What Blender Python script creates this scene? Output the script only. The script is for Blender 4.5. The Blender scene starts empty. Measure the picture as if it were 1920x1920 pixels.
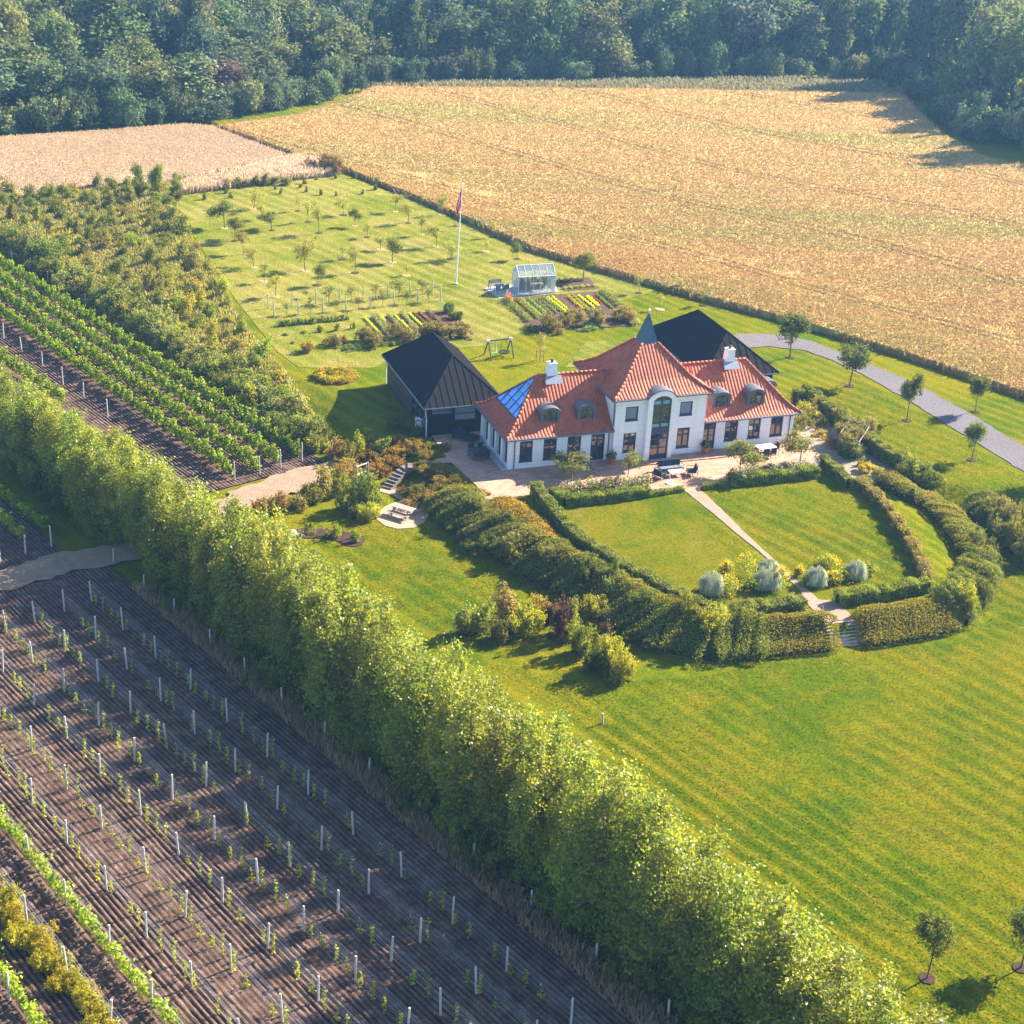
import bpy, bmesh, math, random
import numpy as np
from mathutils import Vector, Matrix
SC = bpy.context.scene
COL = SC.collection
R = math.radians
# ------------------------------------------------------------------ camera
F_PX, PITCH, ROLL, CAM_H = 3050.0, 0.44823806, 0.05581128, 55.0
_fw = np.array([0, math.cos(PITCH), -math.sin(PITCH)]); _r0 = np.array([1.0, 0, 0]); _u0 = np.cross(_r0, _fw)
_rt = math.cos(ROLL) * _r0 + math.sin(ROLL) * _u0
_up = -math.sin(ROLL) * _r0 + math.cos(ROLL) * _u0
EYE = np.array([0, 0, CAM_H])
cam = bpy.data.cameras.new("camera"); camo = bpy.data.objects.new("camera", cam); COL.objects.link(camo)
cam.sensor_fit = 'HORIZONTAL'; cam.sensor_width = 36; cam.lens = F_PX / 1920 * 36
cam.clip_start = 1; cam.clip_end = 3000
m = Matrix(((_rt[0], _up[0], -_fw[0], 0), (_rt[1], _up[1], -_fw[1], 0), (_rt[2], _up[2], -_fw[2], CAM_H), (0, 0, 0, 1)))
camo.matrix_world = m
SC.camera = camo
# ------------------------------------------------------------------ light
SUN_AZ, SUN_EL = R(35), R(32)          # direction towards the sun, azimuth from +x
w = bpy.data.worlds.new("World"); SC.world = w; w.use_nodes = True
nt = w.node_tree; nt.nodes.clear()
sky = nt.nodes.new("ShaderNodeTexSky"); sky.sky_type = 'NISHITA'; sky.sun_disc = False
sky.sun_elevation = SUN_EL; sky.sun_rotation = math.pi / 2 - SUN_AZ; sky.air_density = 1.0; sky.dust_density = 0.6; sky.ozone_density = 4.0
bg = nt.nodes.new("ShaderNodeBackground"); bg.inputs[1].default_value = 0.08
wo = nt.nodes.new("ShaderNodeOutputWorld"); nt.links.new(sky.outputs[0], bg.inputs[0]); nt.links.new(bg.outputs[0], wo.inputs[0])
sl = bpy.data.lights.new("sun", 'SUN'); sl.energy = 5.0; sl.angle = R(0.5); sl.color = (1.0, 0.89, 0.72)
so = bpy.data.objects.new("sun", sl); COL.objects.link(so)
sd = Vector((math.cos(SUN_AZ) * math.cos(SUN_EL), math.sin(SUN_AZ) * math.cos(SUN_EL), math.sin(SUN_EL)))
so.rotation_euler = sd.to_track_quat('Z', 'Y').to_euler(); so.location = sd * 200
SC.view_settings.view_transform = 'Standard'; SC.view_settings.look = 'None'
SC.view_settings.exposure = 2.15; SC.view_settings.gamma = 1
SC.cycles.max_bounces = 6; SC.cycles.diffuse_bounces = 3; SC.cycles.transparent_max_bounces = 8; SC.cycles.volume_bounces = 0
SC.cycles.use_denoising = True
SC.cycles.denoising_prefilter = 'NONE'
try: SC.cycles.denoiser = 'OPENIMAGEDENOISE'
except Exception: pass

# ------------------------------------------------------------------ photo pixel (1920) -> world
def ray(px, py): return _fw + _rt * (px - 960) / F_PX - _up * (py - 960) / F_PX
def Pz(px, py, z=0.0):
    d = ray(px, py); return EYE + d * ((z - CAM_H) / d[2])
def proj(X):
    d = np.asarray(X, float) - EYE; z = d @ _fw
    return np.stack([960 + F_PX * (d @ _rt) / z, 960 - F_PX * (d @ _up) / z], -1)
def depth(X): return float((np.asarray(X, float) - EYE) @ _fw)

def _segd(pts, poly):
    """distance of points (N,2) to the closed polygon, and inside flag"""
    A = np.asarray(poly, float); B = np.roll(A, -1, 0)
    d = np.full(len(pts), 1e9); ins = np.zeros(len(pts), bool)
    for a, b in zip(A, B):
        ab = b - a; t = np.clip(((pts - a) @ ab) / (ab @ ab), 0, 1)
        d = np.minimum(d, np.hypot(*(pts - a - t[:, None] * ab).T))
        c = (a[1] > pts[:, 1]) != (b[1] > pts[:, 1])
        with np.errstate(divide='ignore', invalid='ignore'):
            xi = (b[0] - a[0]) * (pts[:, 1] - a[1]) / (b[1] - a[1]) + a[0]
        ins ^= c & (pts[:, 0] < xi)
    return d, ins
ZP = 1.2
_crest = [Pz(x, y, ZP)[:2] for x, y in [(800, 816), (845, 872), (890, 912), (911, 938), (975, 947), (1050, 1042), (1130, 1092), (1330, 1172), (1553, 1170), (1602, 1162), (1765, 1117),
          (1755, 1075), (1700, 990), (1640, 905), (1660, 868), (1760, 895), (1920, 925), (2300, 1000), (2300, 850), (1920, 742), (1500, 612), (1000, 472), (625, 334), (425, 343), (335, 378), (440, 560), (520, 690), (640, 735), (720, 790)]]
_toe = [Pz(x, y, 0)[:2] for x, y in [(640, 830), (735, 922), (800, 985), (900, 1040), (1000, 1092), (1100, 1135), (1200, 1215), (1300, 1243), (1566, 1213), (1620, 1207), (1800, 1197), (1855, 1150),
        (1832, 1020), (1765, 955), (1850, 1000), (2400, 1200), (2400, 730), (1920, 640), (1500, 520), (1000, 395), (640, 290), (300, 310), (120, 380), (0, 470), (200, 600), (400, 730), (560, 800)]]
def tz(x, y):
    p = np.stack([np.atleast_1d(np.asarray(x, float)), np.atleast_1d(np.asarray(y, float))], -1)
    dc, ic = _segd(p, _crest); dt, it = _segd(p, _toe)
    t = np.where(ic, 1.0, np.where(it, dt / np.maximum(dt + dc, 1e-6), 0.0))
    return ZP * t * t * (3 - 2 * t)
def P(px, py, off=0.0):
    """ground point seen at photo pixel; off = height above the ground of the point seen"""
    z = 0.6
    for _ in range(7):
        q = Pz(px, py, z + off); zn = float(tz(q[0], q[1])[0]); z = 0.5 * z + 0.5 * zn
    q = Pz(px, py, z + off); return Vector((q[0], q[1], zn))
def Hpx(pos, topy, topx=None):
    """height of an upright thing standing at pos whose top reaches photo row topy"""
    a = proj(pos); b = proj(np.array(pos) + [0, 0, 1.0]); return max(0.05, (a[1] - topy) / (a[1] - b[1]))
def Wpx(pos, wpx): return wpx * depth(pos) / F_PX
def crop(ox, oy, s=4.0): return lambda x, y: (ox + x / s, oy + y / s)
C1, C2, C3, C4, C5 = crop(680, 560), crop(1060, 560), crop(320, 300), crop(760, 330), crop(1440, 560)
D2, D3, D4, D5, D6 = crop(480, 760), crop(960, 800), crop(1440, 840), crop(0, 960), crop(0, 1440)
def inframe(X, mrg=40):
    q = proj(X); return -mrg < q[0] < 1920 + mrg and -mrg < q[1] < 1920 + mrg
ORD = "first second third fourth fifth sixth seventh eighth ninth tenth eleventh twelfth thirteenth fourteenth fifteenth sixteenth seventeenth eighteenth nineteenth".split()
TENS = {2: ("twenty", "twentieth"), 3: ("thirty", "thirtieth"), 4: ("forty", "fortieth"), 5: ("fifty", "fiftieth"), 6: ("sixty", "sixtieth"), 7: ("seventy", "seventieth"), 8: ("eighty", "eightieth"), 9: ("ninety", "ninetieth")}
def nth(i):
    i += 1
    if i < 20: return ORD[i - 1]
    if i >= 100: return "%dth" % i
    a, b = TENS[i // 10]; return b if i % 10 == 0 else a + "-" + ORD[i % 10 - 1]
# ------------------------------------------------------------------ object helpers
def tag(o, label=None, cat=None, group=None, kind=None):
    if label: o["label"] = label
    if cat: o["category"] = cat
    if group: o["group"] = group
    if kind: o["kind"] = kind
    return o
def empty(name, loc, rz=0.0, parent=None):
    o = bpy.data.objects.new(name, None); COL.objects.link(o); o.location = loc; o.rotation_euler = (0, 0, rz); o.empty_display_size = 0.2
    if parent: o.parent = parent
    return o
def link(name, me, parent=None, loc=(0, 0, 0), rz=0.0, sc=None, color=None):
    o = bpy.data.objects.new(name, me); COL.objects.link(o); o.location = loc; o.rotation_euler = (0, 0, rz)
    if sc is not None: o.scale = sc
    if parent: o.parent = parent
    if color is not None: o.color = (*color, 1)
    return o
def np_mesh(name, V, F, mats, tint=None, midx=None, smooth=False, uv=None):
    V = np.asarray(V, np.float32); F = np.asarray(F, np.int32); k = F.shape[1]
    me = bpy.data.meshes.new(name); me.vertices.add(len(V)); me.vertices.foreach_set("co", V.ravel())
    me.loops.add(F.size); me.loops.foreach_set("vertex_index", F.ravel())
    me.polygons.add(len(F)); me.polygons.foreach_set("loop_start", np.arange(0, F.size, k, dtype=np.int32))
    try: me.polygons.foreach_set("loop_total", np.full(len(F), k, np.int32))
    except Exception: pass
    if midx is not None: me.polygons.foreach_set("material_index", np.asarray(midx, np.int32))
    if smooth: me.polygons.foreach_set("use_smooth", np.ones(len(F), bool))
    if tint is not None:
        a = me.attributes.new("tint", 'FLOAT', 'FACE'); a.data.foreach_set("value", np.asarray(tint, np.float32))
    if uv is not None:
        l = me.uv_layers.new(name="tile"); l.data.foreach_set("uv", np.asarray(uv, np.float32)[F.ravel()].ravel())
    for mm in (mats if isinstance(mats, (list, tuple)) else [mats]): me.materials.append(mm)
    me.update(calc_edges=True)
    return me
class MB:
    def __init__(s): s.v = []; s.f = []; s.m = []; s.cm = 0
    def add(s, vs, fs):
        n = len(s.v); s.v += [tuple(map(float, q)) for q in vs]; s.f += [[i + n for i in f] for f in fs]; s.m += [s.cm] * len(fs)
    def quad(s, *p): s.add(p, [list(range(len(p)))])
    def box(s, a, b):
        (x0, y0, z0), (x1, y1, z1) = a, b
        s.add([(x0, y0, z0), (x1, y0, z0), (x1, y1, z0), (x0, y1, z0), (x0, y0, z1), (x1, y0, z1), (x1, y1, z1), (x0, y1, z1)],
              [[0, 3, 2, 1], [4, 5, 6, 7], [0, 1, 5, 4], [1, 2, 6, 5], [2, 3, 7, 6], [3, 0, 4, 7]])
    def obox(s, c, e, n, hx, hy, z0, z1):
        """box centred on c (x,y), axis e (unit xy) half hx, axis n half hy"""
        p = [(c[0] + e[0] * a * hx + n[0] * b * hy, c[1] + e[1] * a * hx + n[1] * b * hy) for a, b in ((-1, -1), (1, -1), (1, 1), (-1, 1))]
        s.add([(*q, z0) for q in p] + [(*q, z1) for q in p], [[0, 3, 2, 1], [4, 5, 6, 7], [0, 1, 5, 4], [1, 2, 6, 5], [2, 3, 7, 6], [3, 0, 4, 7]])
    def tube(s, pts, rad, n=8, cap=True):
        pts = [Vector(p) for p in pts]; rad = rad if isinstance(rad, (list, tuple)) else [rad] * len(pts)
        rings = []; base = len(s.v); vs = []
        for i, p in enumerate(pts):
            d = (pts[min(i + 1, len(pts) - 1)] - pts[max(i - 1, 0)])
            if d.length < 1e-9: d = Vector((0, 0, 1))
            d.normalize(); a = d.cross(Vector((0, 0, 1)) if abs(d.z) < .95 else Vector((1, 0, 0))).normalized(); b = d.cross(a)
            for k in range(n):
                t = 2 * math.pi * k / n; vs.append(p + a * (math.cos(t) * rad[i]) + b * (math.sin(t) * rad[i]))
        fs = []
        for i in range(len(pts) - 1):
            for k in range(n):
                k2 = (k + 1) % n; fs.append([i * n + k, i * n + k2, (i + 1) * n + k2, (i + 1) * n + k])
        if cap: fs.append(list(range(n))[::-1]); fs.append([(len(pts) - 1) * n + k for k in range(n)])
        s.add(vs, fs)
    def lathe(s, prof, n=16, c=(0, 0, 0)):
        vs = []
        for r, z in prof:
            for k in range(n): t = 2 * math.pi * k / n; vs.append((c[0] + r * math.cos(t), c[1] + r * math.sin(t), c[2] + z))
        fs = [[i * n + k, i * n + (k + 1) % n, (i + 1) * n + (k + 1) % n, (i + 1) * n + k] for i in range(len(prof) - 1) for k in range(n)]
        fs += [list(range(n))[::-1], [(len(prof) - 1) * n + k for k in range(n)]]
        s.add(vs, fs)
    def build(s, name, mats, parent=None, loc=(0, 0, 0), rz=0.0, smooth=False):
        me = bpy.data.meshes.new(name); me.from_pydata(s.v, [], s.f)
        for mm in (mats if isinstance(mats, (list, tuple)) else [mats]): me.materials.append(mm)
        me.polygons.foreach_set("material_index", s.m)
        if smooth: me.polygons.foreach_set("use_smooth", np.ones(len(s.f), bool))
        me.update(); return link(name, me, parent, loc, rz)
# ------------------------------------------------------------------ materials
class N:
    def __init__(s, name):
        s.m = bpy.data.materials.new(name); s.m.use_nodes = True; s.t = s.m.node_tree; s.t.nodes.clear()
        s.out = s.t.nodes.new("ShaderNodeOutputMaterial")
    def n(s, typ, **kw):
        q = s.t.nodes.new("ShaderNode" + typ)
        for k, v in kw.items(): setattr(q, k, v)
        return q
    def l(s, a, b): s.t.links.new(a, b)
    def val(s, node, idx, v):
        if hasattr(v, "is_output"): s.l(v, node.inputs[idx])
        else: node.inputs[idx].default_value = v
        return node
    def math(s, op, a, b=0.0, c=None):
        q = s.n("Math", operation=op); s.val(q, 0, a); s.val(q, 1, b)
        if c is not None: s.val(q, 2, c)
        return q.outputs[0]
    def mix(s, f, a, b, blend='MIX'):
        q = s.n("MixRGB", blend_type=blend); s.val(q, 0, f)
        for i, v in ((1, a), (2, b)): s.val(q, i, v if hasattr(v, "is_output") else (*v, 1) if len(v) == 3 else v)
        return q.outputs[0]
    def coord(s, kind="Object"): return s.n("TexCoord").outputs[kind]
    def mapping(s, vec, scale=(1, 1, 1), rot=(0, 0, 0), loc=(0, 0, 0)):
        q = s.n("Mapping"); s.l(vec, q.inputs[0]); q.inputs['Scale'].default_value = scale; q.inputs['Rotation'].default_value = rot; q.inputs['Location'].default_value = loc; return q.outputs[0]
    def noise(s, vec, scale, detail=3, rough=.55, dist=0.0):
        q = s.n("TexNoise"); s.l(vec, q.inputs['Vector']); q.inputs['Scale'].default_value = scale; q.inputs['Detail'].default_value = detail; q.inputs['Roughness'].default_value = rough; q.inputs['Distortion'].default_value = dist
        return q.outputs[0]
    def ramp(s, f, stops):
        q = s.n("ValToRGB"); s.l(f, q.inputs[0]); e = q.color_ramp.elements
        while len(e) < len(stops): e.new(0.5)
        for el, (p, c) in zip(e, stops): el.position = p; el.color = (*c, 1) if len(c) == 3 else c
        return q.outputs[0]
    def rng(s, f, a, b, c=0.0, d=1.0):
        q = s.n("MapRange"); s.l(f, q.inputs[0])
        for i, v in zip((1, 2, 3, 4), (a, b, c, d)): q.inputs[i].default_value = v
        return q.outputs[0]
    def bump(s, h, strength=.5, dist=.05, nrm=None):
        q = s.n("Bump"); s.l(h, q.inputs['Height']); q.inputs['Strength'].default_value = strength; q.inputs['Distance'].default_value = dist
        if nrm: s.l(nrm, q.inputs['Normal'])
        return q.outputs[0]
    def bsdf(s, col, rough=.7, spec=.3, metal=0.0, nrm=None, **kw):
        q = s.n("BsdfPrincipled"); s.val(q, 'Base Color', col if hasattr(col, "is_output") else (*col, 1)); s.val(q, 'Roughness', rough); s.val(q, 'Specular IOR Level', spec); s.val(q, 'Metallic', metal)
        if nrm: s.l(nrm, q.inputs['Normal'])
        for k, v in kw.items(): s.val(q, k.replace('_', ' '), v)
        return q
    def done(s, sh): s.l(sh.outputs[0] if hasattr(sh, "outputs") else sh, s.out.inputs[0]); return s.m

def plain(name, col, rough=.6, spec=.3, metal=0.0, var=.15, scale=8.0, bump=0.0):
    n = N(name); c = n.coord(); f = n.noise(c, scale, 4)
    k = n.mix(n.rng(f, .3, .7), tuple(x * (1 - var) for x in col), tuple(min(1, x * (1 + var)) for x in col))
    nr = n.bump(n.noise(c, scale * 6, 3), bump, .02) if bump else None
    return n.done(n.bsdf(k, rough, spec, metal, nr))
def leafmat(name, rough=.5, spec=.35, trans=.3, vary=(.55, 1.5), yellow=.5, gain=1.7, warm=(1.22, 1.08, .55)):
    n = N(name); oi = n.n("ObjectInfo"); at = n.n("Attribute", attribute_name="tint"); t = at.outputs['Fac']
    hs = n.n("HueSaturation"); n.l(n.mix(1.0, oi.outputs['Color'], warm, 'MULTIPLY'), hs.inputs['Color'])
    r = n.math('FRACT', n.math('MULTIPLY', t, 7.31))
    n.l(n.rng(r, 0, 1, .475, .515), hs.inputs['Hue']); n.l(n.rng(t, 0, 1, vary[0] * gain, vary[1] * gain), hs.inputs['Value'])
    b = n.bsdf(hs.outputs[0], rough, spec); tr = n.n("BsdfTranslucent")
    n.l(n.mix(yellow, hs.outputs[0], n.mix(1.0, hs.outputs[0], (1.9, 1.5, .35), 'MULTIPLY')), tr.inputs[0])
    ms = n.n("MixShader"); ms.inputs[0].default_value = trans; n.l(b.outputs[0], ms.inputs[1]); n.l(tr.outputs[0], ms.inputs[2])
    return n.done(ms)
M = {}
M['leaf'] = leafmat('leaf', .6, .12, .38)
M['gloss'] = leafmat('glossy_leaf', .38, .35, .55, (.55, 1.5), .55, 2.1)
M['vine'] = leafmat('vine_leaf', .5, .2, .45, (.45, 1.6), .5, 1.9)
M['far'] = leafmat('forest_leaf', .7, .06, .3, (.55, 1.45), .2, 2.2, (1.02, 1.03, .85))
M['petal'] = leafmat('petal', .7, .05, .25, (.75, 1.3), 0, 1.0, (1, 1, 1))
M['straw'] = leafmat('straw', .8, .1, .35, (.7, 1.3), .0, 1.0, (1, 1, 1))
M['bark'] = plain('bark', (.16, .12, .085), .9, .1, 0, .3, 14, .4)
M['post'] = plain('weathered_post', (.46, .43, .40), .85, .15, 0, .25, 9, .3)
M['wire'] = plain('wire', (.34, .35, .38), .45, .5, .3, .05)
M['zinc'] = plain('zinc', (.13, .14, .17), .45, .5, .4, .12, 3)
M['spire'] = plain('spire_metal', (.065, .115, .165), .5, .4, .35, .12, 3)
M['frame'] = plain('window_frame', (.035, .06, .10), .45, .4, 0, .08)
M['metal_dark'] = plain('dark_metal', (.035, .04, .05), .5, .4, .2, .1)
M['metal_white'] = plain('white_metal', (.80, .80, .80), .4, .5, 0, .04)
M['cloth_dark'] = plain('dark_cushion', (.035, .045, .065), .9, .1, 0, .2, 30)
M['tabletop'] = plain('pale_tabletop', (.66, .63, .58), .5, .3, 0, .08)
M['wood_grey'] = plain('grey_wood', (.30, .25, .21), .8, .2, 0, .25, 12, .2)
M['terracotta'] = plain('terracotta', (.35, .14, .08), .8, .2, 0, .2, 10)
M['stone'] = plain('pale_stone', (.62, .59, .55), .8, .2, 0, .15, 8, .2)
M['concrete'] = plain('concrete', (.40, .39, .38), .85, .2, 0, .15, 6, .1)
M['red'] = plain('flag_red', (.55, .02, .03), .8, .1, 0, .05)
M['white_cloth'] = plain('flag_white', (.85, .85, .85), .8, .1, 0, .03)
M['green_plastic'] = plain('green_plastic', (.12, .62, .10), .4, .4)
M['core'] = plain('inner_twigs', (.035, .042, .012), .95, .05)
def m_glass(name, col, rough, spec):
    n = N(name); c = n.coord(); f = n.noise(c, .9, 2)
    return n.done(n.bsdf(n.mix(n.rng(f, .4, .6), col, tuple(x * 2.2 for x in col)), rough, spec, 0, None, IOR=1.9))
M['pane'] = m_glass('window_glass', (.022, .02, .02), .04, .8)
M['roofglass'] = m_glass('roof_glass', (.012, .13, .42), .06, .9)  # sky reflection painted in as a vivid blue base colour
M['blind'] = plain('pale_blind', (.20, .24, .29), .6, .3)
def m_clear():
    n = N('greenhouse_glass'); t = n.n("BsdfTransparent"); t.inputs[0].default_value = (.86, .92, .90, 1)
    g = n.bsdf((.75, .82, .84), .06, .8); ms = n.n("MixShader"); fr = n.n("Fresnel"); fr.inputs[0].default_value = 1.55
    n.l(n.math('ADD', n.math('MULTIPLY', fr.outputs[0], .9), .16), ms.inputs[0]); n.l(t.outputs[0], ms.inputs[1]); n.l(g.outputs[0], ms.inputs[2]); return n.done(ms)
M['clear'] = m_clear()
def m_tile():
    n = N('clay_tile'); u = n.n("UVMap", uv_map="tile").outputs[0]
    sp = n.n("SeparateXYZ"); n.l(u, sp.inputs[0])
    a = n.math('DIVIDE', sp.outputs[0], .30); b = n.math('DIVIDE', sp.outputs[1], .34)
    cb = n.n("CombineXYZ"); n.l(n.math('FLOOR', a), cb.inputs[0]); n.l(n.math('FLOOR', b), cb.inputs[1])
    wn = n.n("TexWhiteNoise"); n.l(cb.outputs[0], wn.inputs['Vector'])
    col = n.ramp(wn.outputs['Value'], [(0, (.34, .075, .034)), (.5, (.40, .092, .040)), (1, (.46, .115, .050))])
    dirt = n.noise(n.coord(), .8, 4); col = n.mix(n.rng(dirt, .45, .75, 0, .35), col, (.24, .075, .045))
    fr = n.math('FRACT', b); edge = n.rng(fr, 0, .16, 0, 1)
    col = n.mix(n.rng(fr, .02, .12, .3, 0), col, (.15, .035, .02))
    return n.done(n.bsdf(col, .65, .3, 0, n.bump(edge, .35, .02)))
M['tile'] = m_tile()
M['ridge'] = plain('ridge_tile', (.42, .11, .05), .65, .3, 0, .25, 5)
def m_white():
    n = N('white_brick'); c = n.coord(); s = n.n("SeparateXYZ"); n.l(c, s.inputs[0])
    cb = n.n("CombineXYZ"); n.l(n.math('ADD', s.outputs[0], s.outputs[1]), cb.inputs[0]); n.l(s.outputs[2], cb.inputs[1])
    br = n.n("TexBrick"); n.l(cb.outputs[0], br.inputs[0])
    br.inputs['Color1'].default_value = (.92, .915, .90, 1); br.inputs['Color2'].default_value = (.86, .855, .84, 1); br.inputs['Mortar'].default_value = (.74, .735, .72, 1)
    br.inputs['Scale'].default_value = 1; br.inputs['Mortar Size'].default_value = .012; br.inputs['Brick Width'].default_value = .24; br.inputs['Row Height'].default_value = .1
    band = n.math('LESS_THAN', n.math('FRACT', n.math('DIVIDE', s.outputs[2], .62)), .045)
    col = n.mix(n.math('MULTIPLY', band, .35), br.outputs[0], (.42, .42, .42))
    st = n.noise(n.mapping(c, (1.2, 1.2, .25)), 1.5, 4); col = n.mix(n.rng(st, .5, .8, 0, .3), col, (.60, .575, .53))
    return n.done(n.bsdf(col, .8, .2, 0, n.bump(br.outputs['Fac'], -.3, .01)))
M['white'] = m_white()
def m_boards(name, col, period=.16):
    n = N(name); c = n.coord(); s = n.n("SeparateXYZ"); n.l(c, s.inputs[0]); a = n.math('FRACT', n.math('DIVIDE', s.outputs[2], period))
    k = n.mix(n.rng(n.noise(n.mapping(c, (1, 1, 6)), 1.5, 4), .3, .7), tuple(x * .75 for x in col), tuple(x * 1.3 for x in col))
    k = n.mix(n.math('LESS_THAN', a, .1), k, tuple(x * .3 for x in col))
    return n.done(n.bsdf(k, .75, .25, 0, n.bump(a, .5, .02)))
M['barn_wall'] = m_boards('black_boards', (.009, .009, .011))
M['barn_side'] = m_boards('brown_boards', (.055, .045, .033), .9)
def m_felt():
    n = N('roofing_felt'); c = n.coord(); f = n.noise(c, 90, 2, .6); g = n.noise(c, .7, 3)
    k = n.mix(n.rng(f, .3, .7), (.007, .007, .010), (.028, .025, .025)); k = n.mix(n.rng(g, .4, .75, 0, .4), k, (.016, .015, .016))
    return n.done(n.bsdf(k, .95, .1))
M['felt'] = m_felt()
def m_lawn(name, cols, stripe_dir, stripe_w, stripe_amt, patch=.10, yellow=.5, dry=(.20, .17, .05), blade=False, by_rows=False):
    n = N(name); c = n.coord()
    big = n.noise(c, patch, 5, .6, .6); mid = n.noise(c, .55, 5, .65, .3); fine = n.noise(c, 5.0, 4, .7); vf = n.noise(n.mapping(c, (1, 1, 1), (0, 0, .5)), 17, 3, .7)
    col = n.ramp(n.math('ADD', n.math('MULTIPLY', big, .6), n.math('MULTIPLY', mid, .4)), [(.40, cols[0]), (.5, cols[1]), (.60, cols[2])])
    col = n.mix(n.rng(n.noise(c, patch * 2.3, 4, .6, 1.0), .5, .72, 0, yellow), col, dry)
    if stripe_amt:
        mp = n.mapping(c, (1, 1, 1), (0, 0, -stripe_dir)); s = n.n("SeparateXYZ"); n.l(mp, s.inputs[0])
        wob = n.math('ADD', s.outputs[1], n.math('MULTIPLY', n.noise(c, .12, 2), 1.2))
        tri = n.math('PINGPONG', wob, stripe_w); st = n.rng(tri, stripe_w * .35, stripe_w * .65)
        msk = n.rng(n.noise(c, .04, 4, .6), .40, .58, .2, 1)
        col = n.mix(n.math('MULTIPLY', n.math('MULTIPLY', st, msk), stripe_amt), col, n.mix(1, col, (.70, .78, .62), 'MULTIPLY'))
        thin = n.rng(tri, 0, .13, 1, 0); col = n.mix(n.math('MULTIPLY', n.math('MULTIPLY', thin, msk), stripe_amt * .7), col, dry)
    if by_rows:
        sp = n.n("SeparateXYZ"); n.l(n.coord(), sp.inputs[0]); vd, vn, vo = (.6489, -.7609), (.7609, .6489), (-28.194, 96.481)
        nn = n.math('ADD', n.math('MULTIPLY', n.math('SUBTRACT', sp.outputs[0], vo[0]), vn[0]), n.math('MULTIPLY', n.math('SUBTRACT', sp.outputs[1], vo[1]), vn[1]))
        ss = n.math('ADD', n.math('MULTIPLY', n.math('SUBTRACT', sp.outputs[0], vo[0]), vd[0]), n.math('MULTIPLY', n.math('SUBTRACT', sp.outputs[1], vo[1]), vd[1]))
        reg = n.math('MULTIPLY', n.rng(n.math('ADD', nn, n.math('MULTIPLY', big, 8)), 30, 24), n.rng(ss, 28, 34)); w2 = n.math('ADD', nn, n.math('MULTIPLY', n.noise(n.coord(), .15, 2), .8))
        tr2 = n.math('PINGPONG', w2, .62); lt = n.rng(tr2, .2, .42); ln = n.rng(tr2, 0, .1, 1, 0)
        col = n.mix(n.math('MULTIPLY', n.math('MULTIPLY', lt, reg), .75), col, n.mix(1, col, (.62, .74, .6), 'MULTIPLY')); col = n.mix(n.math('MULTIPLY', n.math('MULTIPLY', ln, reg), .6), col, n.mix(1, dry, (1.25, 1.2, 1.6), 'MULTIPLY'))
    col = n.mix(n.rng(fine, .3, .7), n.mix(1, col, (.58, .62, .5), 'MULTIPLY'), n.mix(1, col, (1.4, 1.34, 1.3), 'MULTIPLY'))
    col = n.mix(n.rng(vf, .3, .7, 0, .6), col, n.mix(1, col, (.66, .7, .6), 'MULTIPLY'))
    if blade:
        at = n.n("Attribute", attribute_name="tint").outputs['Fac']; col = n.mix(n.rng(at, 0, 1), n.mix(1, col, (.95, 1.0, .9), 'MULTIPLY'), n.mix(1, col, (1.45, 1.35, 1.3), 'MULTIPLY'))
        b = n.bsdf(col, .9, 0.05); tr = n.n("BsdfTranslucent"); n.l(n.mix(1, col, (1.25, 1.15, .6), 'MULTIPLY'), tr.inputs[0]); ms = n.n("MixShader"); ms.inputs[0].default_value = .5
        n.l(b.outputs[0], ms.inputs[1]); n.l(tr.outputs[0], ms.inputs[2]); return n.done(ms)
    h = n.math('ADD', n.math('MULTIPLY', fine, .6), vf)
    return n.done(n.bsdf(col, 1.0, 0.0, 0, n.bump(h, 1.0, .16)))
M['lawn'] = m_lawn('lawn', [(.105, .160, .002), (.175, .195, .003), (.235, .212, .006)], R(-48), .75, .95, .085, .65, (.255, .205, .014), by_rows=True)
M['lawn_blade'] = m_lawn('lawn_blade', [(.105, .160, .002), (.175, .195, .003), (.235, .212, .006)], R(-48), .75, .95, .085, .65, (.255, .205, .014), blade=True, by_rows=True)
M['lawn_orchard'] = m_lawn('orchard_lawn', [(.155, .195, .014), (.25, .245, .035), (.325, .285, .07)], R(-46), .9, .85, .06, .85, (.36, .29, .10))
M['lawn_inner'] = m_lawn('garden_lawn', [(.10, .145, .002), (.17, .172, .004), (.205, .18, .008)], R(20), .8, .2, .13, .5, (.26, .215, .05))
M['lawn_inner_blade'] = m_lawn('garden_lawn_blade', [(.10, .145, .002), (.17, .172, .004), (.205, .18, .008)], R(20), .8, .2, .13, .5, (.26, .215, .05), blade=True)
def m_soil(name, a, b, c3, scale=1.0, ridge=None):
    n = N(name); c = n.coord(); f = n.noise(c, 1.2 * scale, 6, .7); g = n.noise(c, 14 * scale, 4, .7); b2 = n.noise(c, .12, 3)
    k = n.ramp(n.math('ADD', n.math('MULTIPLY', f, .5), n.math('MULTIPLY', g, .5)), [(.35, a), (.5, b), (.66, c3)])
    k = n.mix(n.rng(b2, .4, .65, 0, .3), k, a)
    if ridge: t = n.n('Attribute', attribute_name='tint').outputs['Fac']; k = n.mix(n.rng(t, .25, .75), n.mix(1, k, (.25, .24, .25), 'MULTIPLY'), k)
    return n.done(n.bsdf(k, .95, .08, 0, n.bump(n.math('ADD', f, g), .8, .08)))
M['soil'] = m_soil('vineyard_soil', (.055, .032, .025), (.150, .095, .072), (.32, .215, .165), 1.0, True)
M['bed_soil'] = m_soil('bed_soil', (.060, .036, .026), (.10, .060, .042), (.15, .095, .068), 2)
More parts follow.
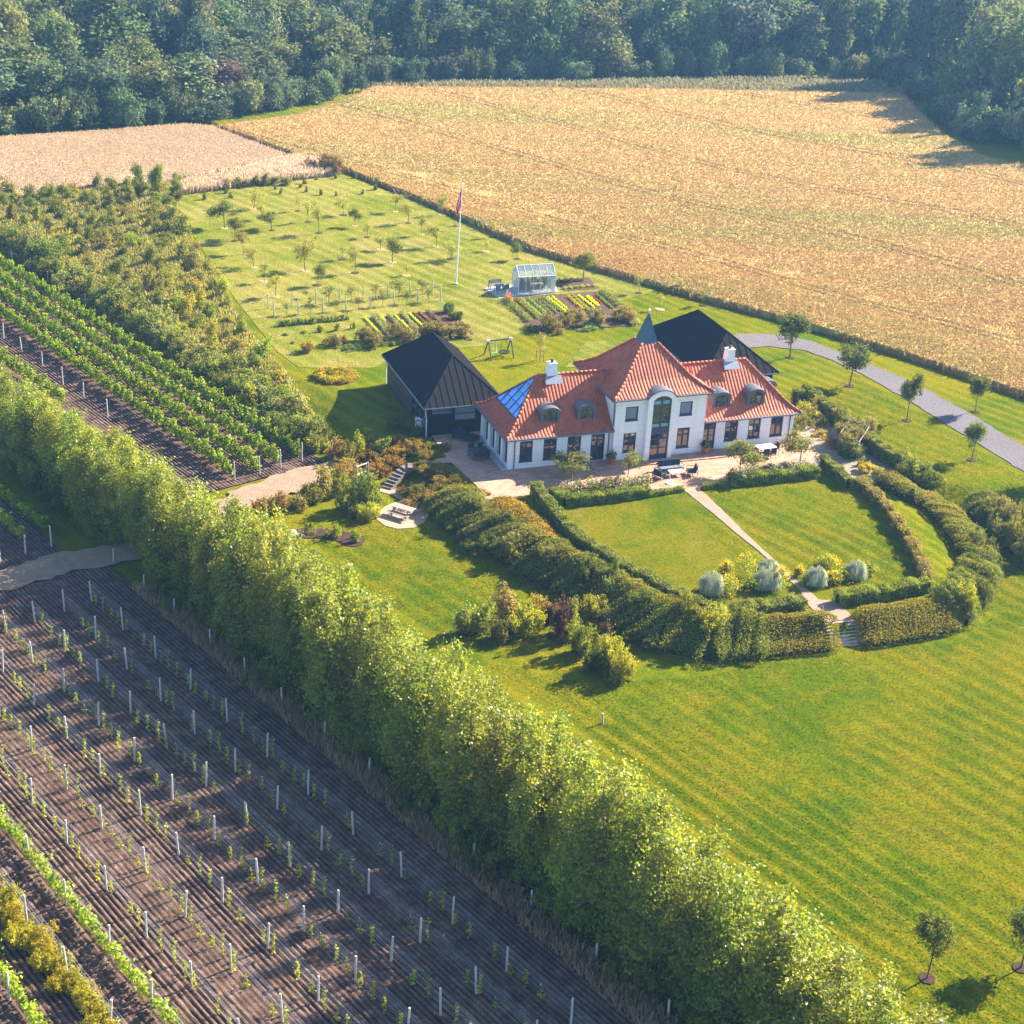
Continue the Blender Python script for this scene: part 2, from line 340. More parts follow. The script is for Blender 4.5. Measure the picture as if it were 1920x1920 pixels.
M['mulch'] = m_soil('mulch', (.040, .022, .016), (.070, .040, .030), (.12, .075, .055), 3)
M['track'] = m_soil('dry_track', (.21, .14, .092), (.29, .20, .138), (.36, .26, .185))
M['gravel'] = m_soil('gravel', (.12, .107, .112), (.16, .144, .152), (.21, .19, .20), 4)
M['garden_gravel'] = m_soil('garden_gravel', (.24, .19, .14), (.31, .25, .19), (.38, .32, .26), 3)
M['field_soil'] = m_soil('stubble', (.30, .20, .09), (.38, .26, .12), (.46, .33, .16))
def m_pave(name, c1, c2, mo, bw=.5, bh=.25, rot=0.0, mort=.02):
    n = N(name); c = n.mapping(n.coord(), (1, 1, 1), (0, 0, rot))
    br = n.n("TexBrick"); n.l(c, br.inputs[0]); br.inputs['Color1'].default_value = (*c1, 1); br.inputs['Color2'].default_value = (*c2, 1); br.inputs['Mortar'].default_value = (*mo, 1)
    br.inputs['Scale'].default_value = 1; br.inputs['Mortar Size'].default_value = mort; br.inputs['Brick Width'].default_value = bw; br.inputs['Row Height'].default_value = bh; br.inputs['Bias'].default_value = 0
    f = n.noise(n.coord(), .9, 5, .65); col = n.mix(n.rng(f, .4, .7, 0, .55), br.outputs[0], tuple(x * .62 for x in c1))
    f2 = n.noise(n.coord(), 6, 4, .7); col = n.mix(n.rng(f2, .3, .7, 0, .35), col, tuple(min(1, x * 1.2) for x in c2))
    return n.done(n.bsdf(col, .85, .2, 0, n.bump(br.outputs['Fac'], -.5, .02)))
A_UV = R(20.917839)
M['pave'] = m_pave('terrace_paving', (.34, .17, .11), (.50, .30, .20), (.16, .10, .08), .62, .31, -A_UV)
M['path'] = m_pave('path_paving', (.26, .175, .125), (.33, .225, .165), (.17, .12, .085), .24, .12, -A_UV + R(45), .012)
M['patio'] = m_pave('patio_paving', (.35, .245, .165), (.42, .30, .205), (.21, .15, .10), .3, .15, .3, .012)
def m_crop(name, cols, green, gdir, const=None, trams=0.0):
    n = N(name); oi = n.n("Attribute", attribute_name="tint"); c = n.n("NewGeometry").outputs['Position']; t = oi.outputs['Fac'] if const is None else n.noise(c, 2.5, 4, .7)
    mp = n.mapping(c, (.012, .10, 0), (0, 0, -gdir)); f = n.noise(mp, 1.0, 4, .6, .4); g = n.noise(c, .35, 5); st = n.noise(n.mapping(c, (.02, .9, 0), (0, 0, -gdir)), 1.0, 3, .6)
    k = n.ramp(n.math('ADD', n.math('MULTIPLY', t, .35), n.math('ADD', n.math('MULTIPLY', g, .35), n.math('MULTIPLY', st, .3))), [(.25, cols[0]), (.5, cols[1]), (.75, cols[2])])
    k = n.mix(n.rng(f, .46, .66, 0, .75), k, green)
    if trams:
        s = n.n("SeparateXYZ"); n.l(n.mapping(c, (1, 1, 1), (0, 0, -gdir)), s.inputs[0]); y = n.math('ADD', s.outputs[1], n.math('MULTIPLY', n.noise(n.mapping(c, (.012, .012, 0)), 1, 1), 26)); a = n.math('PINGPONG', y, trams)
        ln = n.math('LESS_THAN', n.math('ABSOLUTE', n.math('SUBTRACT', n.math('ABSOLUTE', n.math('SUBTRACT', a, trams * .5)), .9)), .28); k = n.mix(n.math('MULTIPLY', ln, .6), k, tuple(x * .5 for x in cols[0]))
    b = n.bsdf(k, .9, .05); tr = n.n("BsdfTranslucent"); n.l(k, tr.inputs[0]); ms = n.n("MixShader"); ms.inputs[0].default_value = .3 if const is None else 0
    n.l(b.outputs[0], ms.inputs[1]); n.l(tr.outputs[0], ms.inputs[2]); return n.done(ms)
OATC = ([(.40, .25, .088), (.47, .305, .115), (.53, .36, .145)], (.33, .29, .085), R(-40)); WHC = ([(.60, .435, .27), (.67, .50, .325), (.73, .55, .37)], (.52, .38, .21), R(-30))
M['oats'] = m_crop('ripe_oats', [tuple(x * .92 for x in c_) for c_ in OATC[0]], tuple(x * .92 for x in OATC[1]), OATC[2], None, 22); M['wheat'] = m_crop('pale_wheat', [tuple(x * .8 for x in c_) for c_ in WHC[0]], WHC[1], WHC[2]); M['oats_base'] = m_crop('oat_canopy', *OATC, .5, 22); M['wheat_base'] = m_crop('wheat_canopy', *WHC, .5)
# ------------------------------------------------------------------ ground and sheets
def ground():
    def axis(a, b, st, lo, hi):
        l = list(np.arange(a, b + 1e-6, st)); x = a; s = st
        while x > lo: s *= 1.35; x -= s; l.insert(0, x)
        x = b; s = st
        while x < hi: s *= 1.35; x += s; l.append(x)
        return np.array(l)
    xs = axis(-62, 72, .8, -500, 500); ys = axis(38, 250, .8, -120, 800)
    X, Y = np.meshgrid(xs, ys); Z = tz(X.ravel(), Y.ravel())
    V = np.stack([X.ravel(), Y.ravel(), Z], -1); nx = len(xs); i = np.arange(len(ys) - 1)[:, None] * nx + np.arange(nx - 1)[None]
    i = i.ravel(); F = np.stack([i, i + 1, i + nx + 1, i + nx], -1)
    tag(link('ground', np_mesh('ground', V, F, M['lawn'], smooth=True)), 'mown green lawn and ground of the estate', 'ground', None, 'structure')
ground()
def sheet_mesh(name, poly, mat, dz, res=1.2, flat=None, skirt=0.0):
    bm = bmesh.new(); vs = [bm.verts.new((p[0], p[1], 0)) for p in poly]; f = bm.faces.new(vs); f.normal_update()
    if f.normal.z < 0: f.normal_flip()
    bmesh.ops.triangulate(bm, faces=[f])
    if res:
        for ax in (0, 1):
            lo = min(p[ax] for p in poly); hi = max(p[ax] for p in poly)
            for k in range(int((hi - lo) / res)):
                co = [0, 0, 0]; no = [0, 0, 0]; co[ax] = lo + (k + .5) * res; no[ax] = 1
                bmesh.ops.bisect_plane(bm, geom=bm.verts[:] + bm.edges[:] + bm.faces[:], plane_co=co, plane_no=no)
    xy = np.array([(v.co.x, v.co.y) for v in bm.verts]); z = tz(xy[:, 0], xy[:, 1]) if flat is None else np.full(len(xy), flat)
    for v, q in zip(bm.verts, z): v.co.z = q + dz
    if skirt:
        be = [e for e in bm.edges if e.is_boundary]; r = bmesh.ops.extrude_edge_only(bm, edges=be)
        for g in r['geom']:
            if isinstance(g, bmesh.types.BMVert): g.co.z -= skirt
    me = bpy.data.meshes.new(name); bm.to_mesh(me); bm.free(); me.materials.append(mat)
    return me
def rough_outline(poly, amp, step=.6, seed=1):
    rr = random.Random(seed); out = []
    for a, b in zip(poly, poly[1:] + poly[:1]):
        L = math.dist(a, b); k = max(1, int(L / step))
        for i in range(k): out.append((a[0] + (b[0] - a[0]) * i / k + rr.gauss(0, amp), a[1] + (b[1] - a[1]) * i / k + rr.gauss(0, amp)))
    return out
def sheet(name, px, mat, dz=.03, res=1.2, label=None, world=False, flat=None, skirt=0.0, cat=None, rough=0.0):
    poly = [tuple(p) for p in px] if world else [tuple(P(x, y)[:2]) for x, y in px]
    if rough: poly = rough_outline(poly, rough)
    return tag(link(name, sheet_mesh(name, poly, mat, dz, res, flat, skirt)), label, cat, None, 'structure')
O_UV = Vector((-0.50735886, 119.50541106, ZP)); EU = Vector((math.cos(A_UV), math.sin(A_UV), 0)); EV = Vector((-math.sin(A_UV), math.cos(A_UV), 0))
def UV(u, v, z=0.0): return O_UV + EU * u + EV * v + Vector((0, 0, z))
sheet('orchard_lawn', [(328, 385), (345, 366), (560, 335), (640, 328), (800, 385), (1000, 465), (1250, 540), (1180, 560), (1050, 600), (900, 650), (760, 660), (700, 690), (560, 690), (520, 660), (440, 560), (380, 470)], M['lawn_orchard'], .03, 1.5, 'pale striped orchard lawn behind the house', cat='lawn')
sheet('garden_lawn', [(1010, 935), (1060, 945), (1285, 921), (1330, 1000), (1480, 1130), (1340, 1152), (1270, 1120), (1150, 1060), (1080, 1015)], M['lawn_inner'], .03, 1.5, 'yellowish left half of the terrace garden lawn', cat='lawn')
sheet('garden_terrace', [(806, 812), (840, 862), (892, 910), (911, 938), (975, 931), (1050, 926), (1282, 922), (1330, 914), (1410, 897), (1540, 880), (1560, 862), (1510, 835), (1482, 818), (1400, 826), (1300, 838), (1140, 855), (962, 872), (905, 813), (880, 802)], M['pave'], .05, 0, 'paved reddish terrace around the house front', flat=ZP, skirt=.3, cat='terrace')
sheet('garden_path', [(1283, 921), (1312, 917), (1345, 948), (1400, 1003), (1470, 1068), (1535, 1125), (1568, 1128), (1600, 1160), (1552, 1168), (1510, 1130), (1500, 1108), (1440, 1048), (1380, 1000), (1330, 958)], M['path'], .045, 1.5, 'straight paved path through the garden lawn', skirt=.06, cat='path', rough=.03)
sheet('picnic_patio', [(714, 912), (740, 912), (760, 930), (778, 940), (798, 952), (804, 966), (795, 980), (775, 990), (745, 992), (722, 986), (706, 974), (708, 962), (722, 950), (738, 943), (752, 938), (735, 928), (712, 922)], M['patio'], .04, 1.0, 'round paved patio below the garden stairs', skirt=.1, cat='patio')
sheet('gravel_driveway', [(1383, 627), (1420, 626), (1460, 628), (1520, 640), (1590, 668), (1700, 712), (1800, 765), (1920, 838), (2100, 950), (2080, 1010), (1920, 885), (1800, 812), (1700, 750), (1620, 704), (1560, 676), (1510, 658), (1440, 650), (1390, 655), (1340, 660), (1330, 640)], M['gravel'], .05, 1.0, 'grey gravel driveway curving past the young trees', skirt=.1, cat='driveway', rough=.06)
sheet('side_garden', [(1484, 826), (1490, 790), (1500, 765), (1530, 775), (1600, 830), (1680, 880), (1690, 890), (1625, 905), (1590, 900), (1540, 862)], M['garden_gravel'], .03, 1.0, 'gravel floor of the hedged side garden', cat='garden floor')
sheet('barn_apron', [(1100, 640), (1215, 640), (1260, 675), (1060, 690)], M['lawn_orchard'], .035, 1.5, 'dry lawn patch behind the tower', cat='lawn')
# vineyard frame: s along the rows (towards the viewer), n across (towards the poplars)
V_O = np.array([-28.194448523669248, 96.48079617582657]); V_H = -0.8647930133298304; V_D = np.array([math.cos(V_H), math.sin(V_H)]); V_N = np.array([-V_D[1], V_D[0]])
DP, DR, PH = 4.512274823573602, 2.1546961261123005, 1.70
OFFS = [0, 0.192, 0.458, 0.604, 0.818, 0.869, 1.017, 0.995, 1.05, 1.1, 1.15, 1.2, 1.25, 1.3]
def SN(s, n, z=0.0): q = V_O + V_D * s + V_N * n; return Vector((q[0], q[1], z))
def toSN(p): q = np.array([p[0], p[1]]) - V_O; return float(q @ V_D), float(q @ V_N)
def furrows(name, s0, s1, n0, n1, label):
    rng = np.random.default_rng(5); sv = np.arange(s0, s1, .5); nv = np.arange(n0, n1, .06); S, Nn = np.meshgrid(sv, nv, indexing='ij')
    xy = V_O + S[..., None] * V_D + Nn[..., None] * V_N
    x, y = xy[..., 0].ravel(), xy[..., 1].ravel(); wob = (np.sin(S * .21) * .05 + np.sin(S * .07 + 2) * .08).ravel()
    ph = 2 * np.pi * (Nn.ravel() + wob) / .30
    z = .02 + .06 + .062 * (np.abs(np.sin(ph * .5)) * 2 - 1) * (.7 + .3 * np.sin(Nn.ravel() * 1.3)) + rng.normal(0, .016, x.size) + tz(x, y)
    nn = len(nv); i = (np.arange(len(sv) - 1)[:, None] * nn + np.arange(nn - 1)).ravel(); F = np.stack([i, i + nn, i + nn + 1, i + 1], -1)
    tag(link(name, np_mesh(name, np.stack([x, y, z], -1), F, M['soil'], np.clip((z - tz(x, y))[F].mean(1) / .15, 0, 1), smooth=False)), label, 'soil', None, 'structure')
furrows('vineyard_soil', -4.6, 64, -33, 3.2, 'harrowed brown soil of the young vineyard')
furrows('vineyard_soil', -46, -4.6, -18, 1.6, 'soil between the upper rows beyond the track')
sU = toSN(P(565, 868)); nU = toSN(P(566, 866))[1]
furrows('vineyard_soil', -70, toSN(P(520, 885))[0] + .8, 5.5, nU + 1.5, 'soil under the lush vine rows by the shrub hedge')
q0 = [toSN(P(*p)) for p in ((0, 1050), (470, 895), (625, 860))]
sheet('dry_track', [(-150, 1120), (0, 1072), (110, 1040), (235, 1018), (330, 985), (440, 925), (500, 897), (600, 872), (632, 868), (625, 890), (560, 925), (480, 945), (380, 1000), (270, 1040), (215, 1064), (120, 1080), (0, 1112), (-150, 1180)], M['track'], .16, 1.5, 'sandy track crossing between the vineyard blocks', cat='track', rough=.22)
sheet('mulch_bed', [D2(*p) for p in ((265, 940), (330, 925), (450, 925), (560, 935), (680, 950), (790, 975), (818, 1015), (790, 1050), (730, 1063), (680, 1055), (600, 1020), (500, 1000), (380, 1000), (280, 1005), (240, 980))], M['mulch'], .05, .8, 'dark mulch bed with three small bushes', skirt=.06, cat='flower bed', rough=.05)
BEDS = [[(685, 599), (760, 590), (838, 581), (862, 600), (888, 625), (885, 634), (800, 640), (724, 643)], [(946, 560), (1000, 556), (1130, 547), (1165, 572), (1200, 600), (1190, 612), (1090, 616), (992, 619)], [(1040, 532), (1060, 523), (1103, 521), (1122, 540), (1118, 543), (1058, 546)]]
for b, l in zip(BEDS, ('soil of the kitchen garden bed behind the left barn', 'soil of the large kitchen garden bed beside the greenhouse', 'soil of the small bed right of the greenhouse')):
    sheet('vegetable_bed', b, M['bed_soil'], .06, 1.5, l, skirt=.08, cat='vegetable bed', rough=.07)
sheet('greenhouse_paving', [(908, 542), (938, 534), (1042, 537), (1047, 548), (935, 560)], M['concrete'], .07, 0, 'grey paving under the greenhouse', flat=ZP, skirt=.12, cat='paving')
# ------------------------------------------------------------------ standing crops and tall grass
def inpoly(pts, poly): return _segd(pts, poly)[1]
def blades(poly, n, h, wd, rng, z0=0.0, lean=.35, fade=None):
    poly = np.array([(p[0], p[1]) for p in poly]); lo, hi = poly.min(0), poly.max(0); out = np.zeros((0, 2))
    while len(out) < n:
        q = rng.uniform(lo, hi, (n * 2, 2)); q = q[inpoly(q, poly)]
        if fade:
            d = np.hypot(q[:, 0], q[:, 1]); q = q[rng.random(len(q)) < np.clip((fade / d) ** 2, 0, 1)]
        out = np.concatenate([out, q])
    out = out[:n]; z = tz(out[:, 0], out[:, 1]) + z0
    a = rng.uniform(0, 2 * np.pi, n); hh = h * rng.uniform(.7, 1.25, n); ww = wd * rng.uniform(.7, 1.4, n)
    B = np.stack([out[:, 0], out[:, 1], z], -1); D = np.stack([np.cos(a), np.sin(a), 0 * a], -1) * ww[:, None]
    T = B + np.stack([rng.normal(0, lean, n) * hh, rng.normal(0, lean, n) * hh, hh], -1)
    V = np.stack([B - D, B + D, T + D * .35, T - D * .35], 1).reshape(-1, 3); F = np.arange(4 * n).reshape(n, 4)
    return V, F, rng.random(n)
rngF = np.random.default_rng(11)
OAT = [P(*p) for p in [(408, 243), (470, 262), (545, 292), (625, 314), (665, 330), (800, 383), (1000, 472), (1250, 545), (1500, 612), (1700, 672), (1920, 746), (2250, 850), (2500, 600), (2250, 330), (1920, 318), (1840, 300), (1760, 255), (1690, 181), (1500, 178), (1300, 174), (1000, 171), (700, 169), (660, 190), (560, 222)]]
WHEAT = [P(*p) for p in [(-250, 290), (0, 264), (200, 251), (345, 239), (395, 243), (470, 272), (535, 296), (455, 317), (330, 345), (200, 352), (90, 366), (0, 378), (-250, 415)]]
def field(name, poly, mat, base, top, n, label, fade):
    o = tag(link(name, sheet_mesh(name, [(p[0], p[1]) for p in poly], base, top * .8, 4.0, None, top * .8)), label, 'field', None, 'structure')
    V, F, t = blades(poly, n, top * .20, .085, rngF, top * .77, .6, fade)
    rg = np.random.default_rng(77); E_ = np.array([(p[0], p[1]) for p in poly]); V2 = []; per = 0
    for a, b in zip(E_, np.roll(E_, -1, 0)):
        L = np.hypot(*(b - a))
        if max(np.hypot(*a), np.hypot(*b)) > 330: continue
        k = int(L * 16); q = a + (b - a) * rg.random(k)[:, None] + rg.normal(0, .22, (k, 2)); z = tz(q[:, 0], q[:, 1]); hh = top * rg.uniform(.6, 1.15, k); an = rg.uniform(0, 6.28, k); w_ = np.stack([np.cos(an), np.sin(an), 0 * an], -1) * .09
        Bs = np.stack([q[:, 0], q[:, 1], z], -1); Ts = Bs + np.stack([rg.normal(0, .16, k), rg.normal(0, .16, k), hh], -1); V2.append(np.stack([Bs - w_, Bs + w_, Ts + w_ * .5, Ts - w_ * .5], 1).reshape(-1, 3))
    V2 = np.concatenate(V2); F = np.concatenate([F, np.arange(len(V2)).reshape(-1, 4) + len(V)]); V = np.concatenate([V, V2]); t = np.concatenate([t, rg.random(len(V2) // 4)])
    link('crop_stalks', np_mesh('crop_stalks', V, F, mat, t), o)
field('oat_field', OAT, M['oats'], M['oats_base'], .85, 420000, 'golden brown oat field with greenish streaks behind the garden', 175)
field('wheat_field', WHEAT, M['wheat'], M['wheat_base'], .7, 130000, 'pale ripe wheat field on the far left', None)
def grass_stuff(name, poly, n, h, wd, mat, label, color=None, fade=None, lean=.3):
    V, F, t = blades(poly, n, h, wd, rngF, 0, lean, fade); o = tag(link(name, np_mesh(name, V, F, mat, t)), label, 'grass', None, 'stuff')
    if color: o.color = (*color, 1)
    return o
STRIP = [P(*p) for p in [(330, 352), (440, 332), (530, 305), (560, 298), (640, 318), (632, 330), (560, 338), (450, 352), (345, 366)]]
grass_stuff('dry_grass', STRIP, 16000, .9, .09, M['straw'], 'tall bleached grass along the far end of the orchard', (.62, .47, .30))
NATURE = [P(*p) for p in [(-150, 430), (-150, 380), (40, 372), (120, 360), (240, 350), (330, 362), (325, 400), (345, 430), (400, 520), (440, 590), (480, 640), (560, 740), (600, 800), (620, 850), (580, 850), (480, 780), (360, 700), (230, 620), (110, 535), (0, 470), (-150, 410)]]
grass_stuff('wild_grass', NATURE, 17000, .6, .08, M['straw'], 'straw coloured wild grass among the saplings', (.42, .34, .19))
grass_stuff('wild_herbs', NATURE, 38000, .55, .10, M['leaf'], 'green and yellow wild herbs among the saplings', (.135, .16, .03))
DRYP = [SN(0, 3.0), SN(62, 2.6), SN(62, 4.0), SN(0, 4.3)]
grass_stuff('verge_grass', DRYP, 9000, .6, .05, M['straw'], 'dry brown grass along the fence of the windbreak', (.38, .27, .14))
EDGEF = [P(*p) for p in [(690, 166), (1000, 168), (1300, 171), (1690, 178), (1720, 160), (1500, 148), (1250, 152), (1000, 158), (700, 156)]]
grass_stuff('field_margin_grass', EDGEF, 9000, .8, .2, M['straw'], 'pale rough grass between the oat field and the forest', (.30, .27, .13))
def lawn_blades(name, px, per_m2, mat, label, hh=.05, wd=.04):
    poly = [P(*p) for p in px]; pp = np.array([(p[0], p[1]) for p in poly]); x, y = pp.T; ar = abs(np.dot(x, np.roll(y, 1)) - np.dot(y, np.roll(x, 1))) / 2
    V, F, t = blades(poly, int(ar * per_m2), hh, wd, rngF, .0, .55); tag(link(name, np_mesh(name, V, F, mat)), label, 'grass', None, 'stuff')
lawn_blades('lawn_grass', [(900, 1240), (1100, 1280), (1300, 1270), (1570, 1222), (1800, 1205), (1870, 1150), (1850, 1040), (1800, 960), (2000, 960), (2000, 2000), (1750, 1960), (1400, 1620), (1050, 1330)], 55, M['lawn_blade'], 'short mown grass of the front lawn')
lawn_blades('lawn_grass', [(560, 985), (700, 930), (800, 990), (900, 1050), (1080, 1130), (1000, 1180), (850, 1200), (700, 1120)], 55, M['lawn_blade'], 'short mown grass around the picnic patio')
lawn_blades('lawn_grass', [(1540, 740), (1600, 700), (1750, 800), (1940, 905), (1940, 960), (1800, 950), (1700, 890), (1600, 820)], 45, M['lawn_blade'], 'short mown grass beside the driveway')
lawn_blades('garden_grass', [(1055, 950), (1285, 922), (1330, 965), (1440, 1060), (1500, 1125), (1340, 1150), (1150, 1060)], 50, M['lawn_inner_blade'], 'short mown grass of the left half of the garden lawn')
lawn_blades('garden_grass', [(1325, 930), (1540, 895), (1620, 925), (1700, 1060), (1730, 1105), (1570, 1130), (1480, 1068), (1390, 985)], 50, M['lawn_blade'], 'short mown grass of the right half of the garden lawn')
VERGE = [SN(-70, 4.6 + 4.2), SN(sU[0] + 3, 4.6 + 6), SN(sU[0] + 3, nU + 7.5), SN(-70, nU + 7.5)]
# ------------------------------------------------------------------ foliage
def unit(v): return v / np.maximum(np.linalg.norm(v, axis=-1, keepdims=True), 1e-9)
def leafquads(C, Nn, size, rng, asp=.62):
    n = len(C); t = rng.normal(size=(n, 3)); a = unit(np.cross(Nn, t)); b = np.cross(Nn, a)
    s = size * rng.uniform(.65, 1.35, n)[:, None]; V = np.stack([C - a * s, C - b * s * asp, C + a * s, C + b * s * asp], 1)
    V[:, 1] += Nn * s * .12; V[:, 3] += Nn * s * .12
    return V.reshape(-1, 3), np.arange(4 * n).reshape(n, 4)
def crown(lobes, nclump, cr, n, size, rng, shell=.45, out=.6, upb=.35, flat=1.0):
    """lobes: (cx,cy,cz,rx,ry,rz). Leaves gathered in clumps through the lobes' volume."""
    L = np.array(lobes, float); vol = L[:, 3] * L[:, 4] * L[:, 5]; k = rng.choice(len(L), nclump, p=vol / vol.sum())
    d = unit(rng.normal(size=(nclump, 3))); r = shell + (1 - shell) * rng.random(nclump) ** .6
    K = L[k, :3] + d * r[:, None] * L[k, 3:]; mid = (L[:, :3] * vol[:, None]).sum(0) / vol.sum()
    ct = rng.random(nclump); ks = rng.uniform(.65, 1.35, nclump)
    c = rng.integers(0, nclump, n); off = rng.normal(size=(n, 3)) * cr * ks[c][:, None]; off[:, 2] *= flat
    C = K[c] + off; Nn = unit(out * unit(C - mid) + .8 * rng.normal(size=(n, 3)) + np.array([0, 0, upb]))
    V, F = leafquads(C, Nn, size, rng)
    t = np.clip(.62 * ct[c] + .38 * rng.random(n), 0, 1)
    return V, F, t, K
def trunk_mb(h, r, K, rng, nb=6, lean=.03, base=.35):
    mb = MB(); top = Vector((rng.normal(0, lean) * h, rng.normal(0, lean) * h, h)); mid = top * .5 + Vector((rng.normal(0, lean * .6) * h, rng.normal(0, lean * .6) * h, 0))
    mb.tube([(0, 0, -.15), (0, 0, .02 * h), mid, top], [r * 1.35, r, r * .7, r * .25], 7)
    for k in (K[rng.choice(len(K), min(nb, len(K)), replace=False)] if len(K) else []):
        f = rng.uniform(base, .8); p = mid * (f / .5) if f < .5 else mid + (top - mid) * ((f - .5) / .5); e = Vector(k)
        if e.z < p.z: p = mid * (max(.1, (e.z - .2) / mid.z) if mid.z > 0 else 1); 
        mb.tube([p, p + (e - p) * .5 + Vector((0, 0, .06 * h)), e], [r * .5, r * .3, r * .1], 5, False)
    return mb
class Variants:
    """mesh variants of one kind of tree: list of (trunk mesh, crown mesh, nominal height, nominal width)"""
    def __init__(s): s.v = []
def mk_tree(kind, H, Wd, clear, lobef, nclump, cr, n, size, mat, seed, tr=.08, nb=6, **kw):
    rng = np.random.default_rng(seed); V, F, t, K = crown(lobef(rng), nclump, cr, n, size, rng, **kw)
    cm = np_mesh(kind + '_crown', V, F, mat, t)
    mb = trunk_mb(H * .86, tr, K, rng, nb); tm = bpy.data.meshes.new(kind + '_trunk'); tm.from_pydata(mb.v, [], mb.f); tm.materials.append(M['bark']); tm.polygons.foreach_set("use_smooth", np.ones(len(mb.f), bool))
    return tm, cm, H, Wd
def put_tree(var, name, pos, h, wd, color, label, cat='tree', group=None, rz=None, rnd=random):
    tm, cm, H, Wd = var; s = h / H; sx = wd / Wd
    r = empty(name, pos, rnd.uniform(0, 6.28) if rz is None else rz); r.scale = (sx, sx, s); tag(r, label, cat, group)
    link('trunk', tm, r); c = link('crown', cm, r, color=color); return r
def jit(c, rnd, a=.18):
    k = rnd.uniform(1 - a, 1 + a); return tuple(max(0.004, x * k * rnd.uniform(1 - a * .4, 1 + a * .4)) for x in c)
RND = random.Random(3)
# tree kinds -------------------------------------------------------
def lob_poplar(rng): return [(rng.normal(0, .2), rng.normal(0, .2), z, rx, rx, 1.5) for z, rx in ((1.6, 1.1), (3.2, 1.4), (5.0, 1.4), (6.6, 1.1), (8.1, .7), (9.2, .38))]
POP = [mk_tree('poplar', 10, 3.2, .5, lob_poplar, 190, .27, 9000, .102, M['gloss'], 100 + i, .11, 9, shell=.30, upb=.3, out=.45) for i in range(7)]
def lob_round(rng): return [(rng.normal(0, .9), rng.normal(0, .9), 6.2 + rng.normal(0, 1.1), rng.uniform(1.9, 3.0), rng.uniform(1.9, 3.0), rng.uniform(1.9, 3.0)) for _ in range(7)] + [(rng.normal(0, 2.0), rng.normal(0, 2.0), 3.6 + rng.normal(0, .6), 1.8, 1.8, 1.9) for _ in range(5)]
def lob_tall(rng): return [(rng.normal(0, .6), rng.normal(0, .6), z, rng.uniform(1.5, 2.3), rng.uniform(1.5, 2.3), 2.2) for z in (3, 5, 7, 9, 10.5)] + [(rng.normal(0, 1.6), rng.normal(0, 1.6), rng.uniform(3, 7), 1.3, 1.3, 1.5) for _ in range(5)]
def lob_cone(rng): return [(0, 0, z, .25 + (12.5 - z) * .2, .25 + (12.5 - z) * .2, 1.0) for z in np.arange(1.5, 12.3, 1.0)]
def lob_low(rng): return [(rng.normal(0, 1.5), rng.normal(0, 1.5), 2.3 + rng.normal(0, .6), rng.uniform(1.3, 2.1), rng.uniform(1.3, 2.1), rng.uniform(1.4, 2.2)) for _ in range(9)]
FOR = [mk_tree('forest_tree', 10, 8.5, 1, lob_round, 75, .62, 5600, .27, M['far'], 200 + i, .25, 5, shell=.5) for i in range(6)]
FOR_T = [mk_tree('tall_tree', 12.5, 6, 1, lob_tall, 120, .48, 4600, .28, M['far'], 220 + i, .22, 5, shell=.5) for i in range(3)]
FOR_C = [mk_tree('conifer', 13, 5, 1, lob_cone, 130, .3, 3600, .24, M['far'], 230 + i, .2, 2, shell=.5, upb=-.1) for i in range(2)]
FOR_L = [mk_tree('thicket', 5, 7, .3, lob_low, 110, .42, 4200, .25, M['far'], 240 + i, .12, 4, shell=.4) for i in range(4)]
def lob_orch(rng): return [(rng.normal(0, .45), rng.normal(0, .45), 2.35 + rng.normal(0, .3), rng.uniform(.5, .85), rng.uniform(.5, .85), rng.uniform(.45, .7)) for _ in range(7)]
ORC = [mk_tree('orchard_tree', 3.3, 2.5, 1, lob_orch, 60, .15, 1150, .075, M['leaf'], 300 + i, .055, 14, shell=.3) for i in range(5)]
ORD_ = [mk_tree('dense_orchard_tree', 3.3, 2.5, 1, lob_orch, 80, .16, 2400, .075, M['leaf'], 320 + i, .06, 10, shell=.25) for i in range(3)]
def lob_sap(rng): return [(rng.normal(0, .12), rng.normal(0, .12), z, .35, .35, .4) for z in (1.3, 1.75, 2.15)]
SAP = [mk_tree('sapling', 2.6, 1.0, .8, lob_sap, 26, .10, 330, .06, M['leaf'], 340 + i, .025, 6, shell=.2) for i in range(3)]
def lob_ave(rng): return [(0, 0, 3.1, 1.25, 1.25, 1.0)] + [(rng.normal(0, .5), rng.normal(0, .5), 3.2 + rng.normal(0, .45), rng.uniform(.6, .9), rng.uniform(.6, .9), rng.uniform(.6, .9)) for _ in range(6)]
AVE = [mk_tree('avenue_tree', 4.4, 2.9, 1.7, lob_ave, 110, .16, 4200, .085, M['leaf'], 360 + i, .065, 9, shell=.3) for i in range(3)]
def lob_bush(rng): return [(rng.normal(0, .4), rng.normal(0, .4), .55 + rng.normal(0, .15), rng.uniform(.45, .7), rng.uniform(.45, .7), rng.uniform(.4, .62)) for _ in range(8)]
def mk_bush(kind, n, size, mat, seed, lob=lob_bush, nclump=90, cr=.10, **kw):
    rng = np.random.default_rng(seed); V, F, t, K = crown(lob(rng), nclump, cr, n, size, rng, **kw); V[:, 2] = np.maximum(V[:, 2], -.05); return np_mesh(kind, V, F, mat, t)
BUSH = [mk_bush('bush', 4200, .058, M['leaf'], 400 + i, shell=.45) for i in range(6)]
BUSHS = [mk_bush('small_bush', 900, .10, M['leaf'], 420 + i, nclump=40, shell=.4) for i in range(4)]
def lob_wild(rng): return [(rng.normal(0, .25), rng.normal(0, .25), z, rng.uniform(.3, .6) * (1.35 - z * .45), rng.uniform(.3, .6) * (1.35 - z * .45), .45) for z in (.4, .7, 1.0, 1.35, 1.7)]
